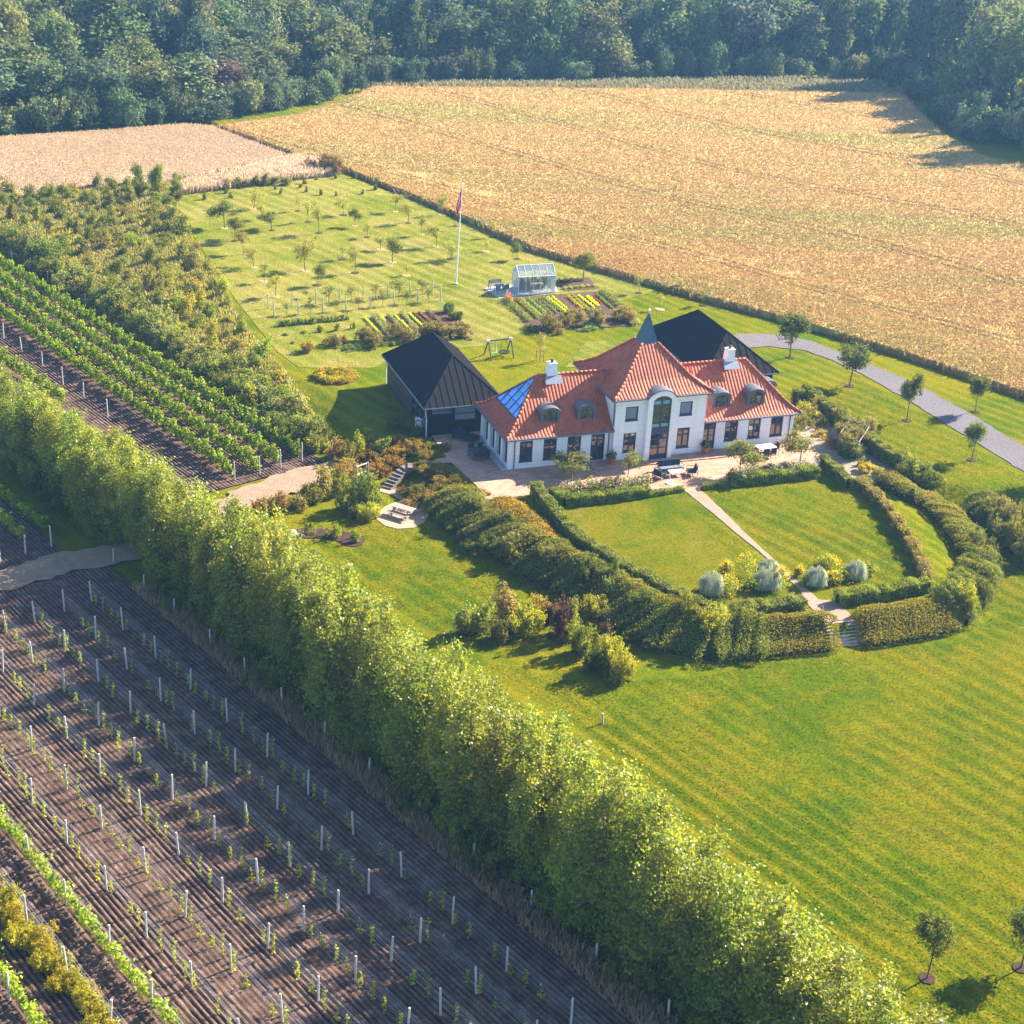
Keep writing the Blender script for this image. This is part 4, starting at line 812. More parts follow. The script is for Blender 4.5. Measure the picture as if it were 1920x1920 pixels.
def banks():
    rnd = random.Random(23)
    def mass(px, step, jitter, rr, hh, cols, text, group, size=BUSH):
        for k, q in enumerate(along(px, step, rnd, jitter)):
            put_bush(rnd.choice(size), 'bank_shrub', q, rnd.uniform(*rr), rnd.uniform(*hh), jit(rnd.choice(cols), rnd, .14), ('%s ' % nth(k)) + text, 'shrub', group)
    g = 'shrubs on the bank below the terrace lawn'
    mass([(860, 965), (960, 1020), (1060, 1075), (1130, 1112)], 3.6, .5, (.8, 1.2), (1.3, 1.75), [OLIVE, GREY, DARK], 'taller shrub from the patio within the left bank hedge', g)
    mass([(1150, 1135), (1230, 1170), (1320, 1190), (1400, 1195)], 2.6, .5, (.8, 1.2), (1.3, 1.8), [LIME, OLIVE, DARK], 'taller shrub from the left within the front bank hedge', g)
    mass([(1800, 1150), (1840, 1090), (1815, 1030)], 2.8, .4, (.8, 1.1), (1.3, 1.8), [OLIVE, DARK, LIME], 'taller shrub from the front within the right bank hedge', g)
    mass([(850, 985), (930, 1042), (1030, 1092), (1110, 1135), (1200, 1208)], 1.2, .3, (.8, 1.1), (.6, .95), [DARK, (.065, .09, .022)], 'dark low shrub from the patio along the foot of the left bank', g)
    # slopes by the left stairs
    g2 = 'ground shrubs beside the garden stairs'
    mass([(770, 900), (800, 915), (830, 930), (800, 945), (775, 925), (845, 945), (870, 925), (830, 900), (800, 890), (850, 895)], 1.1, .5, (.7, 1.0), (.45, .65), [(.11, .095, .02), (.075, .085, .02), ORANGE], 'low brownish ground shrub right of the garden stairs', g2)
    mass([(705, 850), (735, 845), (765, 838), (750, 865), (720, 880), (700, 870), (730, 890), (710, 895)], 1.0, .35, (.7, 1.0), (.6, .9), [ORANGE, (.16, .115, .03), (.125, .105, .026)], 'orange ground shrub left of the garden stairs', g2)
    mass([(770, 832), (800, 838), (825, 850), (800, 858), (770, 855)], 1.1, .3, (.5, .8), (.4, .6), [(.12, .10, .022), OLIVE], 'low shrub between the left barn and the terrace edge', g2)
    mass([(745, 800), (765, 812), (785, 822), (770, 825)], 1.3, .3, (.6, .9), (.5, .9), [(.10, .085, .03), DARK], 'dull shrub at the left barn wall', g2)
    # single shrubs: (x, y base, width px, height px, colour, label)
    one = [(672, 862, 34, 50, LIME, 'bright yellow green bush near the gate', WILD), (690, 832, 24, 32, (.11, .16, .03), 'fresh green bush in the barn shadow', WILD), (718, 855, 36, 36, (.11, .16, .03), 'fresh green bush above the orange ground shrubs', WILD),
           (600, 848, 40, 36, (.12, .15, .04), 'pale green bush at the end of the hedgerow', BUSH), (632, 862, 40, 40, (.15, .12, .04), 'rusty bush by the end of the lush vine rows', WILD), (650, 868, 40, 36, (.10, .11, .03), 'brownish bush beside the sandy track', BUSH),
           (682, 955, 62, 70, (.085, .125, .03), 'round green tree-like bush beside the picnic patio', BUSH), (690, 972, 52, 30, LIME, 'yellow green low bush below the round bush at the patio', BUSH), (655, 968, 36, 26, DARK, 'dark low bush left of the round bush', BUSH),
           (582, 1002, 26, 22, (.10, .14, .02), 'left bush in the dark mulch bed', BUSHS), (628, 1008, 30, 28, (.105, .15, .02), 'middle bush in the dark mulch bed', BUSHS), (665, 1016, 24, 24, (.095, .13, .02), 'right bush in the dark mulch bed', BUSHS),
           (900, 1180, 60, 52, (.12, .15, .04), 'grey green loose bush behind the poplars at the lawn edge', WILD), (940, 1150, 60, 48, (.15, .14, .07), 'wispy pale bush behind the poplars', WILD), (870, 1190, 40, 60, (.10, .13, .045), 'slender grey bush beside the poplars', WILD),
           (985, 1190, 70, 48, LIME, 'yellow leaved bush left of the purple bush', BUSH), (1010, 1145, 44, 30, (.21, .20, .02), 'golden bush behind the purple bush', BUSH), (1048, 1195, 50, 66, PURPLE, 'dark purple leaved bush', BUSH), (1022, 1165, 44, 36, PURPLE, 'smaller purple bush behind the yellow one', BUSH), (950, 1200, 60, 40, (.07, .085, .025), 'dark bush below the yellow leaved bush', BUSH), (1075, 1195, 36, 70, (.115, .145, .06), 'upright silvery green shrub right of the purple bush', WILD),
           (1100, 1225, 62, 58, (.095, .13, .02), 'green bush in front of the purple bush', BUSH), (1132, 1210, 36, 46, PURPLE, 'purple shoots behind the lime bush', WILD), (1150, 1250, 70, 66, LIME, 'lime green round bush on the lawn corner', BUSH), (1165, 1275, 56, 52, (.14, .165, .022), 'olive green round bush at the very corner of the lawn', BUSH), (1120, 1262, 60, 40, DARK, 'dark low bush below the lime bush', BUSH),
           (1150, 1100, 24, 66, (.09, .125, .04), 'upright green shrub poking through the long hedge', WILD), (1135, 1128, 40, 50, (.085, .12, .04), 'fresh green shrub on the bank below the upright one', WILD),
           (1845, 985, 52, 56, (.075, .095, .035), 'left dark bush of the driveway shrub bed', BUSH), (1875, 985, 50, 50, (.125, .125, .085), 'greyish bush of the driveway shrub bed', BUSH), (1862, 1005, 34, 36, (.12, .14, .07), 'white flowering bush in the driveway shrub bed', BUSH), (1895, 1025, 60, 56, (.095, .11, .03), 'olive bush in front of the driveway shrub bed', BUSH), (1915, 995, 50, 46, (.10, .11, .06), 'grey green bush cut by the right picture edge', BUSH), (1925, 1060, 50, 56, DARK, 'dark bush at the right picture edge below the shrub bed', BUSH),
           (1700, 905, 34, 58, (.10, .135, .03), 'tall loose shrub at the end of the side garden', WILD), (1592, 855, 50, 34, (.045, .085, .018), 'dense dark green shrub in the side garden', BUSH), (1600, 828, 50, 36, (.16, .15, .10), 'climbing roses over the pergola of the side garden', WILD), (1580, 800, 40, 36, (.12, .11, .045), 'reddish shrub at the back of the side garden', WILD), (1628, 820, 36, 40, (.13, .135, .07), 'rose shrub against the side hedge', WILD),
           (1512, 785, 50, 30, (.15, .17, .03), 'yellow green perennials beside the house end', BUSH), (1500, 802, 34, 26, (.11, .12, .05), 'grey perennials at the house corner', BUSH), (1530, 775, 40, 28, (.17, .17, .03), 'golden perennials behind the house corner', BUSH), (1545, 800, 30, 16, (.14, .17, .02), 'low green perennials in the side garden', BUSHS), (1540, 818, 34, 12, (.19, .17, .02), 'yellow ground cover in the side garden', BUSHS), (1560, 838, 40, 20, (.13, .12, .09), 'lavender clump in the side garden', BUSH), (1632, 888, 60, 16, (.24, .21, .02), 'golden ground cover behind the low hedge', BUSHS), (1650, 895, 34, 18, (.13, .16, .03), 'green ground cover beside the low hedge', BUSHS), (1618, 872, 20, 16, (.12, .16, .02), 'small round perennial in the side garden', BUSHS),
           (1052, 925, 0, 0, 0, 0, 0)]
    for x, y, wp, hp, c, lab, var in one[:-1]:
        p = P(x, y); r = Wpx(p, wp) / 2; h = Hpx(p, y - hp); f = .52 if var is WILD else .78
        put_bush(rnd.choice(var), 'shrub', p, r * (1.15 if var is WILD else .92), h * f, jit(c, rnd, .08), lab, 'shrub')
    for k, (x, y, wp, hp) in enumerate([(505, 965, 40, 30), (530, 958, 40, 34), (555, 955, 40, 30), (580, 943, 46, 44), (605, 930, 50, 50), (625, 918, 50, 52), (645, 905, 46, 50), (660, 895, 36, 44), (490, 962, 40, 40)]):
        p = P(x, y); put_bush(rnd.choice(BUSH + WILD), 'border_shrub', p, Wpx(p, wp) / 2, Hpx(p, y - hp) * .62, jit(rnd.choice([(.16, .12, .07), (.10, .12, .03), (.14, .13, .06)]), rnd, .15), '%s shrub from the left in the border below the sandy track' % nth(k), 'shrub', 'border shrubs below the track')
banks()
# ------------------------------------------------------------------ clipped hedges
def hedge(px, wd, h, col, label, seed=0, dens=420, name='clipped_hedge', rough=1.0):
    rng = np.random.default_rng(seed); pts = [P(*p) for p in px]; o = empty(name, pts[0]); tag(o, label, 'hedge'); V, F, T = [], [], []; nv = 0; mb = MB(); O = np.array(pts[0])
    for a, b in zip(pts[:-1], pts[1:]):
        a, b = np.array(a), np.array(b); L = np.linalg.norm(b - a); d = (b - a) / L; nn = np.array([-d[1], d[0], 0]); nn /= np.linalg.norm(nn)
        area = L * (2 * h + wd); n = int(area * dens); t = rng.uniform(-.1, L + .1, n); u = rng.random(n) * (2 * h + wd)
        zz = np.where(u < h, u, np.where(u < h + wd, h, 2 * h + wd - u)); ac = np.where(u < h, -wd / 2, np.where(u < h + wd, u - h - wd / 2, wd / 2))
        nr = np.where((u < h)[:, None], -nn, np.where((u < h + wd)[:, None], np.array([0, 0, 1.]), nn))
        bulge = 1 + (.09 * np.sin(t * 2.1 + seed) + .06 * np.sin(t * 5.3)) * rough
        C = a + d * t[:, None] + nn * (ac * bulge)[:, None]; C[:, 2] += zz * bulge; C += rng.normal(0, .035 * rough, (n, 3)); C[:, 2] = np.maximum(C[:, 2], a[2] + .02)
        v, f = leafquads(C, unit(nr + .7 * rng.normal(size=(n, 3))), .06, rng, .75); V.append(v - O); F.append(f + nv); nv += len(v); T.append(np.clip(.55 * (np.sin(t * 3.7 + zz * 5) * .5 + .5) + .5 * rng.random(n), 0, 1))
        c = (a + b) / 2 - O; zl = min(a[2], b[2]) - O[2]; mb.obox((c[0], c[1]), (d[0], d[1]), (nn[0], nn[1]), L / 2 - .08, wd / 2 - .1, zl, zl + h - .12)
    link('foliage', np_mesh('foliage', np.concatenate(V), np.concatenate(F), M['leaf'], np.concatenate(T)), o, color=col)
    c = mb.build('twigs', M['core'], o); return o
HG = (.085, .115, .035); HG2 = (.085, .125, .025)
hedge([(1003, 928), (1040, 977), (1080, 1022), (1150, 1067), (1215, 1103), (1270, 1133), (1325, 1153)], .75, 1.05, HG, 'long clipped hedge along the left side of the terrace lawn', 1)
hedge([(1338, 1163), (1420, 1155), (1504, 1144)], .9, .95, HG, 'short clipped hedge left of the path at the lawn end', 2)
hedge([(1568, 1133), (1650, 1122), (1738, 1106)], .9, .9, (.10, .14, .025), 'short clipped hedge right of the path at the lawn end', 3)
hedge([(1738, 1098), (1722, 1058), (1695, 1010), (1660, 960), (1632, 930), (1612, 915)], .65, .8, (.13, .125, .05), 'thin patchy hedge along the right side of the terrace lawn', 4, 330, rough=1.8)
hedge([(1036, 930), (1060, 948), (1140, 940), (1215, 930)], .8, .8, HG2, 'low green box hedge in front of the roses left of the path', 5)
hedge([(1217, 931), (1280, 921)], .45, .38, HG2, 'very low box edging beside the top of the path', 6)
hedge([(1318, 917), (1365, 911)], .45, .4, HG2, 'very low box edging right of the top of the path', 7)
hedge([(1367, 911), (1450, 902), (1530, 893)], .85, .8, HG2, 'low green box hedge in front of the roses right of the path', 8)
hedge([(1542, 872), (1590, 915)], .7, .9, HG, 'clipped hedge between the terrace lawn and the side garden', 9)
hedge([(1590, 914), (1624, 911)], .75, .7, HG, 'short clipped hedge end at the corner of the terrace lawn', 10)
hedge([(1490, 757), (1512, 752), (1560, 790), (1610, 830), (1660, 868), (1735, 902)], .85, 1.35, HG, 'tall clipped hedge enclosing the side garden beside the driveway lawn', 11)
hedge([(1648, 912), (1675, 905)], .7, .6, HG, 'little clipped hedge piece at the gap of the side garden', 12)
def mound(px, wd, h, cols, label, seed, rough=.12, dens=560, leaf=.05):
    '''broad rounded hedge: leaves over a lumpy half-elliptic section along a polyline, on a twig core'''
    rng = np.random.default_rng(seed); pts = [np.array(P(*p)) for p in px]; O = pts[0]; o = empty('bank_hedge', O); tag(o, label, 'hedge')
    seg = [np.linalg.norm(b - a) for a, b in zip(pts[:-1], pts[1:])]; L = sum(seg); cum = np.concatenate([[0], np.cumsum(seg)])
    n = int(L * (wd * .6 + h * 1.6) * dens); t = rng.uniform(-.35 * wd, L + .35 * wd, n); tc = np.clip(t, 0, L); k = np.clip(np.searchsorted(cum, tc, 'right') - 1, 0, len(seg) - 1); A = np.array(pts)[k]; B = np.array(pts)[k + 1]
    D = (B - A) / np.array(seg)[k][:, None]; nn = unit(np.stack([-D[:, 1], D[:, 0], 0 * t], -1)); over = (t - tc); endf = np.sqrt(np.clip(1 - (over / (.42 * wd)) ** 2, .05, 1))
    th = np.arccos(np.clip(rng.uniform(-1.05, 1.05, n), -1, 1)); lump = 1 + rough * (np.sin(t * 1.9 + seed) * .6 + np.sin(t * 4.3 + th * 3) * .45 + np.sin(t * 9.1 + th * 7 + 1) * .3)
    ac = np.cos(th) * wd / 2 * endf * lump; zz = np.sin(th) ** .55 * h * endf * lump
    C = A + D * (tc - cum[k] + over)[:, None] + nn * ac[:, None]; C[:, 2] = tz(C[:, 0], C[:, 1]) + zz; C += rng.normal(0, .05 + rough * .12, (n, 3))
    Nr = unit(nn * np.cos(th)[:, None] + np.stack([0 * th, 0 * th, np.sin(th)], -1) + 1.15 * rng.normal(size=(n, 3))); V, F = leafquads(C, Nr, leaf, rng, .9)
    pat = np.clip(.5 + .3 * np.sin(t * 1.3 + seed * 2) + .25 * np.sin(t * 3.1 + th * 2.2) , 0, 1); which = (rng.random(n) < pat).astype(int)
    for w_ in (0, 1):
        m_ = which == w_; Vm = V.reshape(-1, 4, 3)[m_].reshape(-1, 3) - O; f_ = np.arange(len(Vm)).reshape(-1, 4); link('foliage', np_mesh('foliage', Vm, f_, M['leaf'], np.clip(.5 * lump[m_] - .1 + .5 * rng.random(m_.sum()), 0, 1)), o, color=cols[w_])
    g_ = []; ks = np.linspace(0, L, max(3, int(L / .8)))
    mb = MB(); rows_ = []
    for q in ks:
        i_ = min(int(np.searchsorted(cum, q, 'right') - 1), len(seg) - 1); a_, b_ = pts[i_], pts[i_ + 1]; d_ = (b_ - a_) / seg[i_]; p_ = a_ + d_ * (q - cum[i_]); n_ = np.array([-d_[1], d_[0], 0]); n_ /= np.linalg.norm(n_)
        rows_.append([p_ + n_ * (math.cos(a) * wd * .42) for a in np.linspace(0, math.pi, 7)])
    vs = []
    for row in rows_:
        for a, q in zip(np.linspace(0, math.pi, 7), row): vs.append((q[0] - O[0], q[1] - O[1], float(tz(q[0], q[1])[0]) - O[2] + math.sin(a) ** .55 * h * .84 - .05))
    mb.add(vs, [[r_ * 7 + c_, r_ * 7 + c_ + 1, (r_ + 1) * 7 + c_ + 1, (r_ + 1) * 7 + c_] for r_ in range(len(rows_) - 1) for c_ in range(6)]); mb.build('twigs', M['core'], o)
BRZ, BRZ2 = (.115, .112, .020), (.095, .108, .020); OL2 = (.088, .112, .022); DK2 = (.060, .088, .020); OR2 = (.16, .125, .018)
mound([(1545, 1190), (1480, 1198), (1415, 1205)], 2.9, .85, (BRZ, BRZ2), 'broad clipped bronze hedge on the bank left of the stone steps', 1, .05)
mound([(1410, 1203), (1330, 1206), (1250, 1190), (1180, 1155), (1150, 1135)], 3.8, 1.1, (OL2, DK2), 'wide uneven olive hedge on the middle of the front bank', 2, .16)
mound([(1135, 1115), (1060, 1080), (960, 1030), (880, 980), (838, 950)], 3.7, 1.15, ((.085, .098, .030), DK2), 'wide uneven grey olive hedge on the left bank above the picnic lawn', 3, .16)
mound([(1120, 1085), (1075, 1062), (1030, 1025), (985, 980), (940, 950)], 2.4, .6, (OR2, (.105, .10, .02)), 'low orange brown hedge strip on top of the left bank', 4, .12)
mound([(1290, 1165), (1220, 1135), (1170, 1108)], 2.2, .9, ((.12, .11, .02), OL2), 'yellowish brown hedge strip on top of the front bank', 5, .14)
mound([(1625, 1185), (1690, 1177), (1770, 1160)], 2.8, .85, (BRZ, BRZ2), 'broad clipped bronze hedge on the bank right of the stone steps', 6, .05)
mound([(1785, 1150), (1830, 1110), (1838, 1065)], 3.1, 1.3, (OL2, DK2), 'rounded olive hedge at the right front corner of the bank', 7, .15)
mound([(1828, 1050), (1800, 1005), (1762, 968)], 2.9, 1.25, ((.10, .105, .022), OL2), 'rounded yellowish olive hedge along the right side of the bank', 8, .10)
mound([(1748, 955), (1710, 940), (1668, 912)], 2.6, 1.2, (BRZ, OL2), 'clipped bronze hedge nearest the terrace lawn behind the side garden', 9, .06)
mound([(1752, 925), (1725, 908), (1695, 895)], 2.2, 1.3, (OL2, DK2), 'clipped olive hedge towards the driveway lawn behind the side garden', 10, .06)
mound([(1838, 958), (1868, 985), (1905, 1020), (1950, 1060)], 3.2, 1.35, ((.085, .10, .045), (.06, .08, .03)), 'long low shrub bank on the driveway lawn at the right picture edge', 11, .2)
# ------------------------------------------------------------------ roses, flowers, grasses, vegetables
def flower_clump(name, pos, r, h, green, flow, label, seed, cat='flowers', group=None, nf=260, size=.05):
    rng = np.random.default_rng(seed); o = empty(name, pos); tag(o, label, cat, group)
    V, F, t, K = crown([(rng.normal(0, .35) * r, rng.normal(0, .35) * r, h * .45, r * .7, r * .7, h * .45) for _ in range(5)], 40, r * .16, 900, .06, rng, shell=.3); V[:, 2] = np.maximum(V[:, 2], 0)
    link('foliage', np_mesh('foliage', V, F, M['leaf'], t), o, color=green)
    a = rng.uniform(0, 6.28, nf); rr = r * 1.12 * np.sqrt(rng.random(nf)) * (1 + .15 * np.sin(a * 3 + seed)); C = np.stack([rr * np.cos(a), rr * np.sin(a), h * (.92 - .45 * (rr / r) ** 2) + rng.normal(0, .11, nf)], -1)
    V, F = leafquads(C, unit(rng.normal(size=(nf, 3)) * .5 + [0, 0, 1]), size, rng, .95); link('blossoms', np_mesh('blossoms', V, F, M['petal'], rng.random(nf) * .5 + .4), o, color=flow); return o
def grass_clump(pos, r, h, label, seed):
    rng = np.random.default_rng(seed); n = 2400; a = rng.uniform(0, 6.28, n); th = np.arccos(rng.uniform(-.05, 1, n)); k = rng.uniform(.55, 1.08, n) * (1 + .12 * np.sin(a * 5 + th * 4))
    sx, cx = np.sin(th), np.cos(th); ca, sa = np.cos(a), np.sin(a)
    mk = lambda f, z: np.stack([ca * sx * r * f, sa * sx * r * f, z], -1) * k[:, None]
    B = mk(.12, 0 * a); Mi = mk(.78, h * (.58 + .42 * cx)); Tp = mk(1.12, h * (.14 + .74 * cx))
    s = np.stack([-np.sin(a), np.cos(a), 0 * a], -1) * .013; q = lambda x, y: np.stack([x - s, x + s, y + s * .6, y - s * .6], 1).reshape(-1, 3)
    V = np.concatenate([q(B, Mi), q(Mi, Tp)]); V[:, 2] = np.maximum(V[:, 2], 0); F = np.arange(len(V)).reshape(-1, 4); t = np.concatenate([rng.random(n) * .5, .5 + .5 * rng.random(n)])
    return tag(link('ornamental_grass', np_mesh('ornamental_grass', V, F, M['straw'], t), None, pos, color=(.40, .43, .27)), label, 'grass clump')
YEL = (.72, .50, .012); gf = 'yellow flower clumps at the lawn end'
for k, (x, y, wp, hp, lab) in enumerate([(1332, 1112, 52, 58, 'striped ornamental grass at the left end of the left flower bed'), (1437, 1102, 58, 54, 'striped ornamental grass at the path in the left flower bed'), (1440, 1068, 44, 26, 'striped ornamental grass half hidden behind the left flower bed'), (1528, 1096, 46, 48, 'striped ornamental grass nearest the path in the right flower bed'), (1603, 1083, 46, 46, 'striped ornamental grass at the far end of the right flower bed')]):
    p = P(x, y); grass_clump(p, Wpx(p, wp) / 2 * .92, Hpx(p, y - hp) * .62, lab, 600 + k)
for k, (x, y, wp, hp, lab) in enumerate([(1395, 1085, 46, 50, 'tall yellow flowers in the middle of the left flower bed'), (1362, 1112, 44, 36, 'low yellow flowers at the front of the left flower bed'), (1462, 1100, 34, 42, 'yellow flowers beside the path in the left flower bed'), (1408, 1108, 40, 26, 'green perennials with few yellow flowers in the left bed'), (1360, 1075, 26, 24, 'yellow flowers peeping between the grasses'), (1498, 1080, 20, 18, 'bright yellow flowers beside the path in the right bed'), (1560, 1095, 26, 26, 'yellow flowers between the two grasses of the right bed'), (1580, 1088, 40, 20, 'green perennials in the right flower bed'), (1555, 1060, 40, 16, 'yellow flowers behind the right flower bed'), (1628, 1080, 26, 28, 'green and yellow plant at the right end of the right bed'), (1512, 1098, 26, 20, 'green perennials at the path edge of the right bed')]):
    p = P(x, y); few = 'green' in lab; flower_clump('yellow_flowers', p, Wpx(p, wp) / 2, Hpx(p, y - hp), (.10, .15, .025), YEL, lab, 620 + k, 'flowers', gf, 40 if few else 230, .045)
for k, (x, y) in enumerate([(1065, 922), (1085, 921), (1105, 919), (1125, 917), (1145, 915), (1165, 913), (1185, 911), (1202, 911), (1375, 897), (1395, 895), (1415, 893), (1435, 891), (1455, 889), (1475, 887), (1495, 885), (1515, 882)]):
    p = P(x, y); flower_clump('rose_bush', p, .75, .95, (.085, .11, .035), (.70, .56, .50) if k < 8 else (.62, .56, .54), '%s pale rose bush from the %s on the terrace edge' % (nth(k % 8), 'left, left of the path' if k < 8 else 'path, right of the path'), 660 + k, 'rose bush', 'pale rose bushes behind the box hedges', 120, .045)
rnd = random.Random(31)
for k, (x, y, t, wp, lab) in enumerate([(1073, 905, 855, 76, 'broad small tree in the left rose bed in front of the windows'), (1177, 897, 845, 48, 'small tree with open crown in the left rose bed beside the sofa'), (1387, 890, 828, 64, 'small leaning tree in the right rose bed'), (1499, 872, 808, 58, 'small dense tree at the right end of the terrace')]):
    p = P(x, y); put_tree(ORD_[k % 3] if k != 1 else ORC[2], 'terrace_tree', p, Hpx(p, t), Wpx(p, wp) * 1.1, jit((.10, .12, .04), rnd), lab, 'tree', 'small trees at the terrace edge', rnd=rnd)
# avenue trees by the drive
for k, (x, y, t, wp, lab) in enumerate([(*C5(163, 443), C5(0, 100)[1], 60, 'dense young tree nearest the right barn beside the driveway'), (*C5(610, 657), C5(0, 325)[1], 66, 'wide young tree second from the right barn along the driveway'), (*C5(1040, 915), C5(0, 595)[1], 46, 'young tree on the lawn third from the right barn along the driveway'), (*C5(1525, 1212), C5(0, 920)[1], 42, 'small young tree on the lawn last along the near side of the driveway'), (*C5(1553, 850), C5(0, 550)[1], 38, 'small young tree between the driveway and the oat field'), (1975, 895, 800, 46, 'young tree just outside the right edge throwing its shadow on the driveway'), (1738, 1835, 1716, 74, 'young tree on the front lawn at the lower right'), (1914, 1815, 1700, 80, 'young tree cut by the right picture edge on the front lawn')]):
    p = P(x, y)
    if k == 5: continue
    put_tree(AVE[k % 3], 'young_tree', p, Hpx(p, t), Wpx(p, wp) * 1.1, jit((.066, .098, .030), rnd), lab, 'tree', 'young trees along the driveway and lawn', rnd=rnd)
    rr = .42; V = [(math.cos(a) * rr * rnd.uniform(.9, 1.1), math.sin(a) * rr * rnd.uniform(.9, 1.1), .05) for a in np.linspace(0, 6.28, 16)[:-1]]; mb = MB(); mb.add(V + [(v[0], v[1], -.05) for v in V], [list(range(15))] + [[i, i + 15, (i + 1) % 15 + 15, (i + 1) % 15] for i in range(15)])
    tag(mb.build('tree_pit', M['mulch'], None, p), None, None, None, 'structure')
p = P(1975, 905); put_tree(AVE[0], 'young_tree', p, 4.0, 2.6, (.066, .098, .030), 'young tree outside the right edge whose shadow falls on the driveway', 'tree', 'young trees along the driveway and lawn', rnd=rnd)
p = P(1012, 677); put_tree(SAP[0], 'staked_tree', p, Hpx(p, 620), Wpx(p, 20) * 1.2, (.15, .15, .06), 'thin staked tree on the lawn beside the swing', 'tree')
mb = MB()
for dx, dy in ((-.35, -.2), (.35, -.2), (0, .4)): mb.tube([(dx, dy, -.1), (dx, dy, 1.15)], .035, 6)
for z in (.55, 1.0): mb.tube([(-.35, -.2, z), (.35, -.2, z)], .02, 4); mb.tube([(.35, -.2, z), (0, .4, z)], .02, 4)
tag(mb.build('tree_stakes', M['wood_grey'], None, p), 'three wooden stakes holding the thin tree by the swing', 'stakes')
# kitchen garden rows: (bed corners, from px, to px, height m, width m, colour, label)
def veg(a, b, h, wd, col, label, dens=150, size=.05, seed=0):
    rng = np.random.default_rng(seed); A, B = np.array(P(*a)), np.array(P(*b)); L = np.linalg.norm(B - A); d = (B - A) / L; nn = np.array([-d[1], d[0], 0]); n = int(L * dens)
    t = rng.random(n) * L; q = np.sqrt(rng.random(n)); th = rng.uniform(0, np.pi, n); pl = .75 + .25 * np.sin(t * 9)
    C = A + d * t[:, None] + nn * (np.cos(th) * q * wd / 2 * pl)[:, None]; C[:, 2] += .06 + np.sin(th) * q * h * pl
    V, F = leafquads(C, unit(rng.normal(size=(n, 3)) + [0, 0, .7]), size, rng, .8); o = link('vegetable_row', np_mesh('vegetable_row', V - A, F, M['leaf'], np.clip(rng.random(n), 0, 1)), None, A, color=col); tag(o, label, 'vegetable row', 'vegetable rows of the kitchen garden')
E4 = crop(880, 440, 1920 / 360); E6 = crop(640, 540, 1920 / 300); sd_ = 700
for a, b, h, wd, c, lab in [(E4(470, 660), E4(690, 850), .35, .5, (.12, .13, .03), 'red and green leafy row beside the dahlias'), (E4(520, 665), E4(720, 830), .4, .7, (.13, .20, .06), 'broad cabbage row with pale leaves beside the red leafy row'), (E4(590, 655), E4(760, 800), .4, .6, (.12, .19, .07), 'narrow cabbage row beside the blue green leeks'), (E4(640, 650), E4(840, 820), .35, .5, (.10, .13, .075), 'blue green leek row next to the cabbages'), (E4(685, 645), E4(880, 800), .35, .5, (.10, .13, .075), 'middle blue green leek row'), (E4(730, 640), E4(910, 780), .35, .5, (.095, .125, .07), 'blue green leek row beside the lettuces'), (E4(785, 640), E4(965, 785), .28, .4, (.26, .36, .025), 'bright yellow green lettuce row, left of two'), (E4(830, 635), E4(975, 755), .28, .4, (.25, .34, .03), 'bright yellow green lettuce row, right of two'), (E4(985, 630), E4(1140, 760), .35, .5, (.22, .23, .035), 'yellowish bean row in the middle of the large bed'), (E4(1030, 620), E4(1215, 790), .35, .6, (.13, .17, .035), 'green herb row in the middle of the large bed'), (E4(1090, 620), E4(1250, 740), .25, .3, (.33, .42, .03), 'narrow lime green salad row'), (E4(1180, 635), E4(1290, 720), .35, .5, (.33, .43, .03), 'thick lime green salad row'), (E4(1240, 640), E4(1310, 695), .25, .4, (.20, .05, .04), 'dark red beet row'), (E4(1270, 610), E4(1430, 745), .3, .4, (.10, .17, .03), 'green carrot row beside the dark red beets'),
                            (E4(1310, 580), E4(1500, 730), .6, 1.0, (.10, .135, .06), 'grey green asparagus row at the right edge of the bed'), (E4(1350, 570), E4(1520, 715), .6, .9, (.11, .145, .07), 'feathery fennel row at the far right of the bed'), (E4(350, 650), E4(610, 880), .8, .7, (.10, .145, .03), 'tall dahlia row at the left edge of the large bed'), (E4(370, 640), E4(430, 690), 1.0, .4, (.30, .12, .07), 'orange dahlia flowers at the corner of the large bed'), (E4(940, 550), E4(1270, 520), .35, .5, (.17, .22, .09), 'pale cabbage row in the small bed'), (E4(880, 480), E4(1150, 470), .5, .5, (.06, .07, .03), 'dark perennial row at the back of the small bed'),
                            (E6(275, 365), E6(490, 590), .25, .35, (.26, .36, .03), 'lime green edging row of the left bed'), (E6(375, 350), E6(560, 580), .5, .5, (.13, .17, .10), 'blue green leek row of the left bed, first from the left'), (E6(420, 345), E6(590, 560), .5, .4, (.12, .16, .09), 'blue green leek row of the left bed, second from the left'), (E6(465, 345), E6(520, 405), .25, .35, (.25, .35, .03), 'short lime row at the back of the left bed'), (E6(560, 335), E6(690, 470), .5, .5, (.12, .16, .09), 'blue green leek row of the left bed, third from the left'), (E6(640, 335), E6(690, 395), .25, .3, (.25, .35, .03), 'tiny lime row at the back of the left bed'), (E6(720, 310), E6(800, 390), .5, .5, (.14, .18, .11), 'pale leek row in the middle of the left bed'), (E6(720, 415), E6(850, 545), .3, .4, (.25, .35, .03), 'lime row in the middle of the left bed'), (E6(790, 400), E6(950, 540), .5, .5, (.14, .18, .11), 'pale leek row right of the middle in the left bed'), (E6(815, 325), E6(970, 470), .28, .35, (.24, .34, .03), 'long lime row of the left bed'), (E6(860, 310), E6(1060, 480), .25, .35, (.12, .085, .07), 'reddish brown withered row of the left bed'), (E6(930, 305), E6(1100, 450), .25, .35, (.12, .085, .06), 'second withered row of the left bed'), (E6(1030, 290), E6(1180, 420), .35, .5, (.11, .095, .05), 'third withered row of the left bed, greener')]:
    sd_ += 1; veg(a, b, h, wd, c, lab, 230, .055, sd_)
